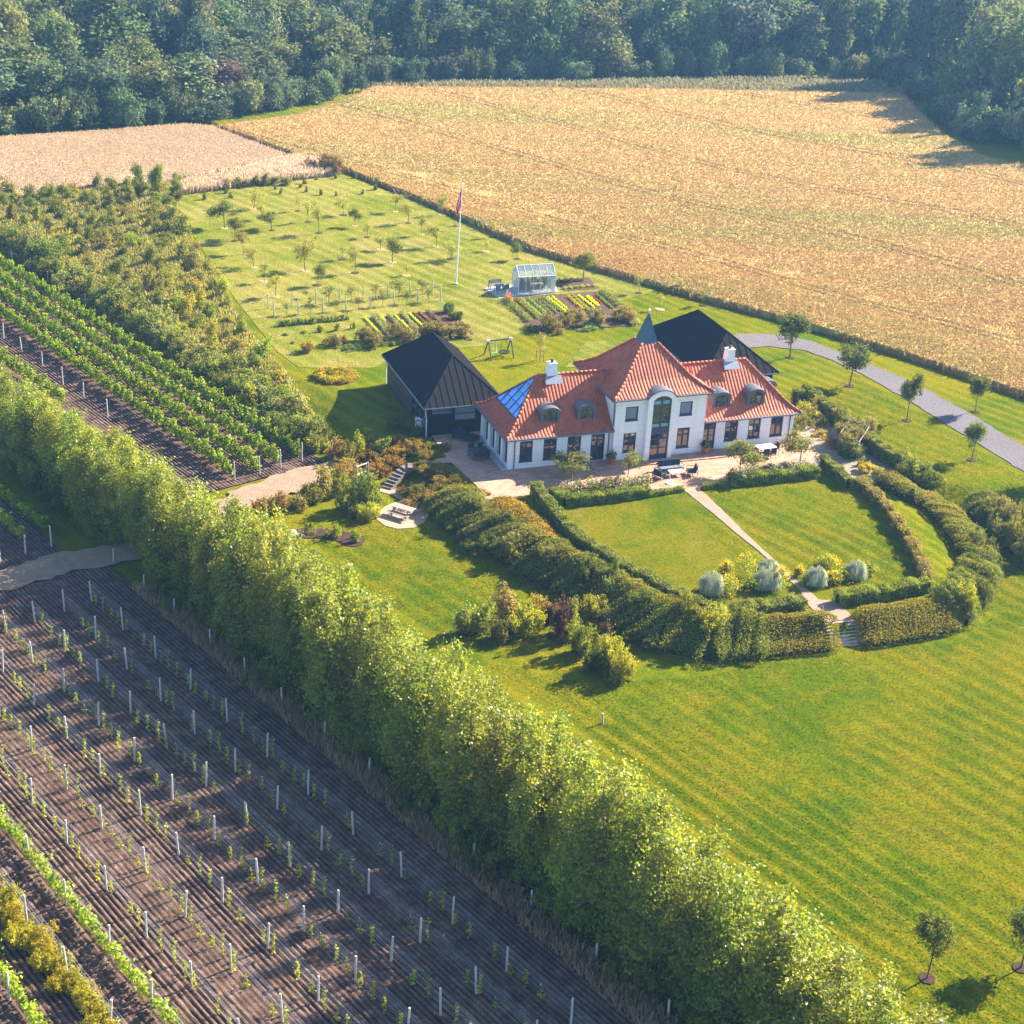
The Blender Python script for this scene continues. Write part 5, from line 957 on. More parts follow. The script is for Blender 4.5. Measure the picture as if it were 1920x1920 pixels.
for k, (x, y, wp, hp, c, lab) in enumerate([(*E4(800, 950), 40, 30, (.105, .105, .050), 'first tawny currant bush below the large bed'), (*E4(960, 880), 40, 26, (.105, .105, .050), 'second tawny currant bush below the large bed'), (*E4(1070, 860), 30, 24, (.105, .105, .050), 'third tawny currant bush below the large bed'), (*E4(1300, 900), 36, 32, (.105, .105, .050), 'fourth tawny currant bush below the large bed'), (*E4(1540, 860), 44, 26, (.14, .125, .05), 'fifth tawny currant bush below the large bed'), (*E4(1640, 890), 24, 10, (.20, .22, .13), 'pale ground plant right of the currant bushes'), (*E4(1200, 920), 60, 8, (.10, .14, .06), 'low green strip plant below the currants'), (*E4(640, 950), 36, 10, (.07, .10, .04), 'shaded green plant left of the currants'),
    (*E6(1290, 300), 22, 20, (.05, .085, .025), 'dark green dahlia bush at the corner of the left bed'), (*E6(1400, 370), 24, 18, (.055, .09, .025), 'second dark dahlia bush at the left bed'), (*E6(1400, 560), 56, 28, (.105, .105, .050), 'large tawny currant bush at the left bed'), (*E6(1100, 540), 46, 22, (.105, .105, .050), 'tawny currant bush below the left bed'), (*E6(700, 620), 46, 28, (.105, .105, .050), 'tawny currant bush in front of the left bed'), (*E6(330, 640), 40, 26, (.105, .105, .050), 'tawny currant bush left of the left bed'), (*E6(1500, 600), 26, 8, (.18, .20, .11), 'pale ground plant at the corner of the left bed'), (*E6(200, 720), 40, 8, (.07, .10, .035), 'low green plant in the shade left of the barn roof'), (*E6(560, 660), 50, 8, (.08, .11, .04), 'low green plant behind the left barn roof'),
    (*C3(1025, 1440), 28, 22, (.15, .13, .04), 'tawny bush left of the kitchen garden on the lawn'), (*C3(1225, 1400), 28, 22, (.105, .105, .050), 'second tawny bush on the lawn left of the kitchen garden'), (*C3(1295, 1370), 16, 14, (.14, .10, .05), 'small reddish bush left of the kitchen garden'), (*C3(1480, 1390), 36, 26, (.105, .105, .050), 'tawny bush at the left corner of the kitchen garden')]):
    p = P(x, y); put_bush(rnd.choice(BUSH), 'currant_bush' if 'currant' in lab else 'garden_plant', p, Wpx(p, wp) / 2, Hpx(p, y - hp) * .8, jit(c, rnd, .08), lab, 'bush')
# round flower bed with three standards
p = P(630, 708); rb = random.Random(4)
for k in range(16):
    a = k / 16 * 6.283; q = p + Vector((math.cos(a) * 1.55, math.sin(a) * 1.35, 0)); flower_clump('marigold_clump', q, .5, .5, (.15, .155, .02), (.62, .42, .02), '%s orange yellow clump around the ring of the round flower bed' % nth(k), 800 + k, 'flowers', 'clumps of the round flower bed', 110, .04)
flower_clump('marigold_clump', p + Vector((.4, .3, 0)), .7, .35, (.16, .16, .02), (.66, .50, .02), 'low yellow clump in the middle of the round flower bed', 830)
for k, (x, y, t) in enumerate([(604, 704, 683), (634, 690, 668), (656, 702, 674)]):
    q = P(x, y); put_tree(SAP[k], 'rose_standard', q, Hpx(q, t), .4, (.22, .18, .14), '%s thin standard rose from the left in the round bed' % nth(k), 'tree', 'standard roses of the round flower bed', rnd=rb)
# ------------------------------------------------------------------ villa
def wall(mb, O, e, nrm, L, H, ops, dep=.16):
    """flat wall from corner O along e, outward normal nrm; ops = openings (x0,x1,z0,z1) with reveals"""
    O, e, nrm = Vector(O), Vector(e), Vector(nrm); up = Vector((0, 0, 1))
    xs = sorted({0, L, *[a for o in ops for a in o[:2]]}); zs = sorted({0, H, *[a for o in ops for a in o[2:4]]})
    pt = lambda x, z, d=0.0: O + e * x + up * z - nrm * d
    fl = (e.cross(up)).dot(nrm) < 0
    def q(*ps): mb.quad(*(ps[::-1] if fl else ps))
    for x0, x1 in zip(xs[:-1], xs[1:]):
        for z0, z1 in zip(zs[:-1], zs[1:]):
            if any(o[0] - 1e-6 <= x0 and x1 <= o[1] + 1e-6 and o[2] - 1e-6 <= z0 and z1 <= o[3] + 1e-6 for o in ops): continue
            q(pt(x0, z0), pt(x1, z0), pt(x1, z1), pt(x0, z1))
    for x0, x1, z0, z1 in [o[:4] for o in ops]:
        q(pt(x0, z0), pt(x0, z0, dep), pt(x0, z1, dep), pt(x0, z1)); q(pt(x1, z0, dep), pt(x1, z0), pt(x1, z1), pt(x1, z1, dep))
        q(pt(x0, z1), pt(x0, z1, dep), pt(x1, z1, dep), pt(x1, z1)); q(pt(x0, z0, dep), pt(x0, z0), pt(x1, z0), pt(x1, z0, dep))
def window(parent, O, e, nrm, x0, x1, z0, z1, dep=.10, cols=2, bars=(.36,), name='window', sill=True, fr=.085, paneM=None, mul=.10, bm_=None):
    O, e, nrm = Vector(O), Vector(e), Vector(nrm); up = Vector((0, 0, 1)); mb = MB()
    def bar(a0, a1, b0, b1, d0, d1):
        p = [O + e * x + up * z - nrm * d for d in (d0, d1) for x, z in ((a0, b0), (a1, b0), (a1, b1), (a0, b1))]
        mb.add(p, [[0, 1, 2, 3], [7, 6, 5, 4], [0, 4, 5, 1], [1, 5, 6, 2], [2, 6, 7, 3], [3, 7, 4, 0]])
    g = .004; a0, a1, b0, b1 = x0 + g, x1 - g, z0 + g, z1 - g; d0, d1 = dep - .06, dep + .05
    bar(a0, a0 + fr, b0, b1, d0, d1); bar(a1 - fr, a1, b0, b1, d0, d1); bar(a0 + fr, a1 - fr, b0, b0 + fr, d0, d1); bar(a0 + fr, a1 - fr, b1 - fr, b1, d0, d1)
    W = a1 - a0
    for k in range(1, cols): c = a0 + W * k / cols; bar(c - mul / 2, c + mul / 2, b0 + fr, b1 - fr, d0 + .01, d1)
    for k in range(cols):
        for b in bars:
            z = b1 - (b1 - b0) * b; th = .045 if b == bars[0] else .018; bar(a0 + W * k / cols + (mul / 2 if k else fr), a0 + W * (k + 1) / cols - (mul / 2 if k < cols - 1 else fr), z - th, z + th, d0 + .02, d1 - .01)
    o = mb.build(name, M['frame'], parent); pm = MB(); d = dep + .02
    pm.quad(*[O + e * x + up * z - nrm * d for x, z in ((a0 + fr * .5, b0 + fr * .5), (a1 - fr * .5, b0 + fr * .5), (a1 - fr * .5, b1 - fr * .5), (a0 + fr * .5, b1 - fr * .5))])
    pm.build('pane', paneM or M['pane'], o)
    if sill:
        sm = MB(); p = [O + e * x + up * z - nrm * dd for dd in (-.06, d0 - .002) for x, z in ((x0 - .03, z0 - .07), (x1 + .03, z0 - .07), (x1 + .03, z0 + .015), (x0 - .03, z0 + .015))]
        sm.add(p, [[0, 1, 2, 3], [7, 6, 5, 4], [0, 4, 5, 1], [1, 5, 6, 2], [2, 6, 7, 3], [3, 7, 4, 0]]); sm.build('sill', M['frame'], o)
    return o
def roof_face(name, parent, A, e, inn, L, prof, kl, kr, mat=None, rmax=None, ru=.30, amp=.065):
    A, e, inn = np.array(A, float), np.array(e, float), np.array(inn, float); R_ = rmax or prof[-1][0]; pr, pz = zip(*prof)
    nx = int(L / (ru / 6)) + 1; xs = np.linspace(0, L, nx); m = 26
    rm = np.full(nx, R_)
    if kl: rm = np.minimum(rm, xs / kl)
    if kr: rm = np.minimum(rm, (L - xs) / kr)
    s = np.linspace(0, 1, m); Rr = rm[:, None] * s[None]; Z = np.interp(Rr, pr, pz) + amp * np.abs(np.sin(np.pi * xs / ru))[:, None] - amp * .5
    V = A + e * xs[:, None, None] + inn * Rr[..., None]; V[..., 2] += Z; uv = np.stack([np.broadcast_to(xs[:, None], Rr.shape), Rr * 1.3], -1)
    i = (np.arange(nx - 1)[:, None] * m + np.arange(m - 1)).ravel(); F = np.stack([i, i + m, i + m + 1, i + 1], -1)
    return link(name, np_mesh(name, V.reshape(-1, 3), F, mat or M['tile'], uv=uv.reshape(-1, 2), smooth=True), parent)
def ridge_caps(mb, pts, r=.105):
    pts = [Vector(p) for p in pts]
    for a, b in zip(pts[:-1], pts[1:]):
        L = (b - a).length; k = max(1, int(L / .38))
        for i in range(k): mb.tube([a.lerp(b, i / k), a.lerp(b, (i + .96) / k)], [r * 1.05, r * .96], 8, True)
def villa():
    root = empty('villa', O_UV, A_UV); tag(root, 'white brick villa with red tiled roofs and a blue metal spire', 'house')
    X, Y, Zv = (1, 0, 0), (0, 1, 0), (0, 0, 1); nF, nL, nR, nB = (0, -1, 0), (-1, 0, 0), (1, 0, 0), (0, 1, 0)
    D = 7.05; WT = 2.86; TH = 5.6; t0, t1, tv, tb = 8.9, 17.05, -.35, 7.85; RL = 25.7
    lw = [(.90, 2.02, .68, 2.45), (2.95, 4.08, .68, 2.47), (5.02, 6.20, .70, 2.48), (7.08, 8.30, .15, 2.48)]
    rw = [(17.16, 18.34, .15, 2.55), (19.22, 20.42, .76, 2.55), (21.42, 22.56, .78, 2.58), (23.52, 24.68, .78, 2.56)]
    tw = [(9.78, 10.92, .80, 2.46), (14.62, 15.76, .72, 2.48), (9.80, 10.92, 3.58, 4.78), (14.66, 15.78, 3.62, 4.82)]
    mb = MB()
    wall(mb, (0, 0, 0), X, nF, t0, WT, lw); wall(mb, (t1, 0, 0), X, nF, RL - t1, WT, [(a - t1, b - t1, c, d) for a, b, c, d in rw])
    pil = [(.42, 1.62, .12, 2.5), (2.0, 3.2, .12, 2.5), (3.55, 4.72, .12, 2.5), (5.22, 6.42, .12, 2.5)]
    wall(mb, (0, 0, 0), Y, nL, D, WT, pil, .42); wall(mb, (0, D, 0), X, nB, t0, WT, [])
    wall(mb, (t1, D, 0), X, nB, RL - t1, WT, []); wall(mb, (RL, 0, 0), Y, nR, D, WT, [(2.2, 3.4, .15, 2.5), (4.4, 5.5, .8, 2.5)])
    bay = (11.52, 13.98)
    wall(mb, (t0, tv, 0), X, nF, t1 - t0, TH, [(a - t0, b - t0, c, d) for a, b, c, d in tw])
    wall(mb, (t0, tv, 0), Y, nL, tb - tv, TH, []); wall(mb, (t1, tv, 0), Y, nR, tb - tv, TH, []); wall(mb, (t0, tb, 0), X, nB, t1 - t0, TH, [])
    # arched bay
    bv = -.92; n = 14
    def arch(x0, x1, z0, zs, zc):
        w = (x1 - x0) / 2; h = zc - zs; Rr = (w * w + h * h) / (2 * h); c = (x0 + x1) / 2; a0 = math.asin(w / Rr)
        return [(x0, z0)] + [(c + Rr * math.sin(-a0 + 2 * a0 * i / n), zs + Rr * math.cos(-a0 + 2 * a0 * i / n) - (Rr - h)) for i in range(n + 1)] + [(x1, z0)]
    ou = arch(bay[0], bay[1], 0, 5.52, 6.18); inn = arch(11.96, 13.60, .15, 5.35, 5.72)
    for i in range(len(ou) - 1):
        a, b, c, d = ou[i], ou[i + 1], inn[i + 1], inn[i]
        mb.quad((a[0], bv, a[1]), (d[0], bv, d[1]), (c[0], bv, c[1]), (b[0], bv, b[1])); mb.quad((d[0], bv, d[1]), (d[0], bv + .25, d[1]), (c[0], bv + .25, c[1]), (c[0], bv, c[1]))
    for x, fl in ((bay[0], 0), (bay[1], 1)):
        p = [(x, bv, 0), (x, bv, 5.52), (x, tv, 5.52), (x, tv, 0)]; mb.quad(*(p if not fl else p[::-1]))
    mb.build('wall', M['white'], root)
    pl = MB(); pl.box((-.04, -.04, -.3), (t0 - .02, .3, .10)); pl.box((t1 + .02, -.04, -.3), (RL + .04, .3, .10)); pl.build('plinth', M['concrete'], root)
    st = MB(); st.box((6.85, -1.75, -.2), (18.7, -.045, .148)); st.build('entrance_step', M['pave'], root)
    for o in lw[:3] + rw[1:]: window(root, (0, 0, 0), X, nF, *o)
    for o in (lw[3], rw[0]): window(root, (0, 0, 0), X, nF, *o, name='door', sill=False, bars=(.24, .5, .75))
    for k, o in enumerate(tw): window(root, (0, tv, 0), X, nF, *o, bars=(.36,) if k < 2 else (), cols=2 if k < 2 else 1, paneM=None if k < 2 else M['blind'])
    for k, o in enumerate(pil): window(root, (0, 0, 0), Y, nL, *o, dep=.34, name='glazed_door', sill=False, bars=(.25, .5, .75))
    window(root, (RL, 0, 0), Y, nR, 2.2, 3.4, .15, 2.5, name='door', sill=False, bars=(.25, .6)); window(root, (RL, 0, 0), Y, nR, 4.4, 5.5, .8, 2.5)
    # tall arched window of the bay
    w = MB(); o = (0, bv, 0)
    fi = arch(12.05, 13.51, .24, 5.28, 5.62); d0, d1 = bv + .1, bv + .2
    for i in range(len(inn) - 1):
        a, b, c, d = inn[i], inn[i + 1], fi[i + 1], fi[i]
        w.quad((a[0], d0, a[1]), (d[0], d0, d[1]), (c[0], d0, c[1]), (b[0], d0, b[1])); w.quad((d[0], d0, d[1]), (d[0], d1, d[1]), (c[0], d1, c[1]), (c[0], d0, c[1]))
    for a, b in (((12.73, d0 + .005, .16), (12.84, d1, 5.63)),): w.box(a, b)
    for z, th in ((2.62, .30), (.2, .07), (4.86, .06), (3.3, .03), (4.1, .02), (1.9, .05), (1.1, .02)): w.box((12.05, d0 + .011, z - th), (13.51, d1 - .002, z + th))
    wo_ = w.build('arched_window', M['frame'], root); pn = MB(); pn.add([(x, d1 - .03, z) for x, z in inn], [list(range(len(inn)))[::-1]]); pn.build('pane', M['pane'], wo_)
    bl = MB()
    for x0, x1 in ((12.06, 12.72), (12.85, 13.50)): bl.quad((x0, d1 - .034, 4.93), (x1, d1 - .034, 4.93), (x1, d1 - .034, 5.25), (x0, d1 - .034, 5.25)); bl.quad((x0, d1 - .034, 2.95), (x1, d1 - .034, 2.95), (x1, d1 - .034, 3.27), (x0, d1 - .034, 3.27))
    bl.build('roller_blind', plain('teal_blind', (.20, .36, .36), .6, .3), wo_)
    # roofs
    wp = [(0, 2.86), (.55, 3.12), (1.25, 3.72), (3.975, 6.56)]; ev, wd = -.45, D + .9
    zr = 6.56; rr = 3.975; hl = 3.85 / rr
    roof_face('wing_roof', root, (-.45, ev, 0), X, Y, 9.34, wp, hl, 0); up_p = [(r - 2.2, z) for r, z in [(2.2, float(np.interp(2.2, *zip(*wp))))] + wp[3:]]; roof_face('wing_roof', root, (8.85, ev + 2.2, 0), X, Y, 1.6, up_p, 0, 0); roof_face('wing_roof', root, (15.4, ev + 2.2, 0), X, Y, 1.7, up_p, 0, 0); roof_face('wing_roof', root, (10.45, D + .45, 0), (-1, 0, 0), nF, 10.9, wp, 0, hl)
    roof_face('wing_roof', root, (-.45, D + .45, 0), nF, X, wd, [(r * hl, z) for r, z in wp], 1 / hl, 1 / hl)
    roof_face('wing_roof', root, (17.06, ev, 0), X, Y, RL + .45 - 17.06, wp, 0, hl); roof_face('wing_roof', root, (RL + .45, D + .45, 0), (-1, 0, 0), nF, RL + .45 - 15.4, wp, hl, 0)
    roof_face('wing_roof', root, (RL + .45, ev, 0), Y, (-1, 0, 0), wd, [(r * hl, z) for r, z in wp], 1 / hl, 1 / hl)
    e0, e1, f0, f1 = t0 - .42, t1 + .42, -.78, 8.1; tw_ = e1 - e0; td = f1 - f0; tr = tw_ / 2; k = td / tw_
    tp = [(0, 5.62), (.7, 5.94), (1.5, 6.5), (3.80, 8.86)]
    roof_face('tower_roof', root, (e0, f0, 0), X, Y, tw_, [(r * k, z) for r, z in tp], 1 / k, 1 / k); roof_face('tower_roof', root, (e1, f1, 0), (-1, 0, 0), nF, tw_, [(r * k, z) for r, z in tp], 1 / k, 1 / k)
    roof_face('tower_roof', root, (e0, f1, 0), nF, X, td, tp, k, k); roof_face('tower_roof', root, (e1, f0, 0), Y, (-1, 0, 0), td, tp, k, k)
    rc = MB(); P3 = lambda u, v, z: (u, v, z + .05)
    hipw = lambda sx, u0, sv, v0: [P3(u0 + sx * r * hl, v0 + sv * r, z) for r, z in wp]
    mid = D / 2
    lines = [hipw(1, -.45, 1, ev), hipw(1, -.45, -1, D + .45), hipw(-1, RL + .45, 1, ev), hipw(-1, RL + .45, -1, D + .45), [P3(3.4, mid, zr), P3(9.8, mid, zr)], [P3(16.0, mid, zr), P3(RL - 3.4, mid, zr)]]
    lines += [[P3(u0 + sx * r, v0 + sv * r * k, z) for r, z in tp] for sx, u0, sv, v0 in ((1, e0, 1, f0), (-1, e1, 1, f0), (1, e0, -1, f1), (-1, e1, -1, f1))]
    for ln in lines: rc = MB(); ridge_caps(rc, ln); rc.build('ridge_tiles', M['ridge'], root, smooth=True)
    cx, cy = (e0 + e1) / 2, (f0 + f1) / 2; sp = MB(); b = tr - 3.80 + .06; bb = b * k
    base = [(cx - b, cy - bb, 8.80), (cx + b, cy - bb, 8.80), (cx + b, cy + bb, 8.80), (cx - b, cy + bb, 8.80)]; b2 = b * .84; base2 = [(cx + (p[0] - cx) * .84, cy + (p[1] - cy) * .84, 9.02) for p in base]; tip = (cx, cy, 11.28)
    top = [(cx + (p[0] - cx) * .04, cy + (p[1] - cy) * .04, 11.22) for p in base]
    sp.add(base + base2 + top, [[i, (i + 1) % 4, 4 + (i + 1) % 4, 4 + i] for i in range(4)] + [[4 + i, 4 + (i + 1) % 4, 8 + (i + 1) % 4, 8 + i] for i in range(4)] + [[8, 9, 10, 11]])
    for i in range(4):
        a, c, d_, e_ = Vector(base2[i]), Vector(base2[(i + 1) % 4]), Vector(top[i]), Vector(top[(i + 1) % 4])
        for f in (0, .25, .5, .75): sp.tube([a.lerp(c, f), d_.lerp(e_, f)], .022, 4)
    sp.build('spire', M['spire'], root); fb = MB(); fb.lathe([(.03, 0), (.03, .12), (.10, .18), (.13, .27), (.10, .36), (.02, .42)], 12, (cx, cy, 11.2)); fb.build('finial', M['metal_white'], root, smooth=True)
    # gutters and downpipes
    g = MB()
    g.tube([(-.5, ev - .03, 2.80), (t0 - .02, ev - .03, 2.80)], .075, 8); g.tube([(-.5, ev - .1, 2.80), (-.5, D + .5, 2.80)], .075, 8); g.tube([(t1 + .02, ev - .03, 2.80), (RL + .5, ev - .03, 2.80)], .075, 8); g.tube([(RL + .5, ev, 2.80), (RL + .5, D + .5, 2.80)], .075, 8)
    g.tube([(e0 - .05, f0 - .04, 5.54), (bay[0] - .05, f0 - .04, 5.54)], .075, 8); g.tube([(bay[1] + .05, f0 - .04, 5.54), (e1 + .05, f0 - .04, 5.54)], .075, 8); g.tube([(e0 - .04, f0, 5.54), (e0 - .04, f1, 5.54)], .075, 8); g.tube([(e1 + .04, f0, 5.54), (e1 + .04, f1, 5.54)], .075, 8)
    g.box((-.43, ev + .02, 2.70), (t0 - .01, -.005, 2.83)); g.box((t1 + .01, ev + .02, 2.70), (RL + .43, -.005, 2.83)); g.box((-.43, -.006, 2.70), (-.005, D + .43, 2.83)); g.box((RL + .005, -.006, 2.70), (RL + .43, D + .43, 2.83))
    g.box((e0 + .02, f0 + .02, 5.50), (bay[0] - .01, tv - .003, 5.58)); g.box((bay[1] + .01, f0 + .02, 5.50), (e1 - .02, tv - .003, 5.58)); g.box((e0 + .02, tv - .004, 5.50), (t0 - .003, f1 - .02, 5.58)); g.box((t1 + .003, tv - .004, 5.50), (e1 - .02, f1 - .02, 5.58))
    g.build('gutter', M['zinc'], root)
    for u, v, z in ((.45, 0, 2.8), (8.62, 0, 2.8), (17.12 - .0, -.02, 2.8), (25.3, 0, 2.8)):
        dp = MB(); dp.tube([(u, v - .42, z - .02), (u, v - .3, z - .15), (u, v - .08, z - .35), (u, v - .08, 0)], .05, 7); dp.build('downpipe', M['zinc'], root)
    dp = MB(); dp.tube([(t0 - .12, tv - .3, 5.5), (t0 - .1, tv + .1, 5.25), (t0 - .07, tv + .12, 3.2)], .05, 7); dp.build('downpipe', M['zinc'], root)
    # barrel roof of the bay, dormers
    def barrel(mbx, x0, x1, zs, zc, v0, v1, over=.06, th=.07):
        a = arch(x0 - over, x1 + over, zs - .02, zs, zc); a2 = arch(x0 - over, x1 + over, zs - .02 + th, zs + th, zc + th); N_ = len(a); vs = [(x, v, z) for pts in (a, a2) for v in (v0, v1) for x, z in pts]
        fs = []
        for i in range(N_ - 1): fs += [[2 * N_ + i, 3 * N_ + i, 3 * N_ + i + 1, 2 * N_ + i + 1], [i, i + 1, 2 * N_ + i + 1, 2 * N_ + i], [i, N_ + i, N_ + i + 1, i + 1]]
        mbx.add(vs, fs)
    b_ = MB(); barrel(b_, bay[0], bay[1], 5.52, 6.18, bv - .07, 1.6, .08, .08); b_.build('bay_roof', M['zinc'], root)
    for (x0, x1, z0, zs, zc) in ((2.80, 4.44, 3.36, 4.50, 4.86), (6.02, 7.62, 3.36, 4.50, 4.86), (18.16, 19.80, 3.42, 4.54, 4.90), (21.38, 23.0, 3.42, 4.54, 4.90)):
        dm = MB(); v0, v1 = .62, 2.9
        bo = arch(x0, x1, z0, zs, zc); bi = arch(x0 + .22, x1 - .22, z0 + .16, zs - .12, zc - .19)
        for i in range(len(bo) - 1):
            a, b, c, d = bo[i], bo[i + 1], bi[i + 1], bi[i]; dm.quad((a[0], v0, a[1]), (d[0], v0, d[1]), (c[0], v0, c[1]), (b[0], v0, b[1])); dm.quad((d[0], v0, d[1]), (d[0], v0 + .12, d[1]), (c[0], v0 + .12, c[1]), (c[0], v0, c[1]))
        a, b, c, d = bo[-1], bo[0], bi[0], bi[-1]; dm.quad((a[0], v0, a[1]), (d[0], v0, d[1]), (c[0], v0, c[1]), (b[0], v0, b[1])); dm.quad((d[0], v0, d[1]), (d[0], v0 + .12, d[1]), (c[0], v0 + .12, c[1]), (c[0], v0, c[1]))
        for x in (x0, x1): dm.quad((x, v0, z0), (x, v0, zs), (x, v1, zs), (x, v1, z0))
        barrel(dm, x0, x1, zs, zc, v0 - .08, v1, .07, .06); do = dm.build('dormer', M['zinc'], root)
        wm = MB(); x_0, x_1, zb = x0 + .22, x1 - .22, z0 + .16; bj = arch(x_0 + .07, x_1 - .07, zb + .07, zs - .15, zc - .26)
        for i in range(len(bi)):
            a, b, c, d = bi[i], bi[(i + 1) % len(bi)], bj[(i + 1) % len(bj)], bj[i]; wm.quad((a[0], v0 + .07, a[1]), (d[0], v0 + .07, d[1]), (c[0], v0 + .07, c[1]), (b[0], v0 + .07, b[1]))
        cxm = (x_0 + x_1) / 2; wm.box((cxm - .05, v0 + .06, zb + .02), (cxm + .05, v0 + .11, zc - .30))
        for s_ in (-1, 1): wm.box((cxm + s_ * .28 - .24, v0 + .075, zb + .42), (cxm + s_ * .28 + .24, v0 + .10, zb + .45))
        wm.build('dormer_window', M['frame'], do); pm = MB(); pm.add([(x, v0 + .09, z) for x, z in bi], [list(range(len(bi)))[::-1]]); pm.build('pane', M['pane'], do)
        fm = MB(); z_ = z0 - .04; fm.add([(x0 - .2, v0 - .26, z_ - .20), (x1 + .2, v0 - .26, z_ - .20), (x1 + .2, v0 + .05, z_ + .10), (x0 - .2, v0 + .05, z_ + .10)], [[0, 1, 2, 3]]); fm.build('flashing', plain('lead_flashing', (.26, .31, .42), .5, .4, .2), do)
    # roof glazing on the left hip
    gl = MB(); gp = MB()
    hp = lambda v, r: (-.45 + r * hl, v, float(np.interp(r, *zip(*wp))) + .11)
    r0, r1 = 1.35, 3.85; lo_v = lambda r: ev + r + .18; hi_v = lambda r: D + .45 - r - .18
    gp.add([hp(lo_v(r0), r0), hp(hi_v(r0), r0), hp(hi_v(r1 - .1), r1 - .1), hp(lo_v(r1 - .1), r1 - .1)], [[0, 1, 2, 3][::-1]])
    up_ = Vector((0, 0, .03))
    def br(a, b, r=.04): gl.tube([Vector(a) + up_, Vector(b) + up_], r, 4)
    br(hp(lo_v(r0), r0), hp(hi_v(r0), r0), .06); br(hp(lo_v(r0), r0), hp(lo_v(r1), r1), .05); br(hp(hi_v(r0), r0), hp(hi_v(r1), r1), .05)
    for i in range(1, 4): r = r0 + (r1 - r0) * i / 4; br(hp(lo_v(r), r), hp(hi_v(r), r))
    v_ = lo_v(r0)
    for i in range(1, 5):
        v = lo_v(r0) + (hi_v(r0) - lo_v(r0)) * i / 5; rt = min(r1, (v - ev - .18), (D + .45 - .18 - v)); br(hp(v, r0), hp(v, rt))
    go = gl.build('roof_glazing', M['frame'], root); gp.build('pane', M['roofglass'], go)
    # chimneys
    for u0, u1 in ((4.24, 4.96), (20.36, 21.02)):
        c = MB(); um, hw = (u0 + u1) / 2, (u1 - u0) / 2 + .05; vm = 3.4
        bs = [(um - hw - .12, vm - hw, 5.6), (um + hw + .12, vm - hw, 5.6), (um + hw + .12, vm + hw, 5.6), (um - hw - .12, vm + hw, 5.6)]; tp_ = [(um - .32, vm - .32, 7.62), (um + .32, vm - .32, 7.62), (um + .32, vm + .32, 7.62), (um - .32, vm + .32, 7.62)]
        c.add(bs + tp_, [[i, (i + 1) % 4, 4 + (i + 1) % 4, 4 + i] for i in range(4)] + [[4, 5, 6, 7]]); co = c.build('chimney', M['white'], root)
        c2 = MB(); c2.box((um - .36, vm - .36, 7.6), (um + .36, vm + .36, 7.68)); c2.build('chimney_cap', M['stone'], co); c3 = MB(); c3.lathe([(.12, 0), (.12, .18), (.17, .2), (.17, .25), (.03, .3)], 10, (um, vm, 7.68)); c3.build('chimney_pot', M['metal_dark'], co)
        fl = MB(); fl.quad((um - hw - .35, vm - hw - .45, 6.12), (um + hw + .35, vm - hw - .45, 6.12), (um + hw + .3, vm - hw + .05, 6.66), (um - hw - .3, vm - hw + .05, 6.66)); fl.build('flashing', plain('chimney_lead', (.22, .25, .30), .5, .4), co)
    # light floor strip along the left loggia
    lf = MB(); lf.box((-.55, .0, -.1), (-.30, D, .085)); lf.box((-.30, .02, -.1), (.40, D - .02, .118)); lf.build('loggia_sill', M['concrete'], root)
villa()
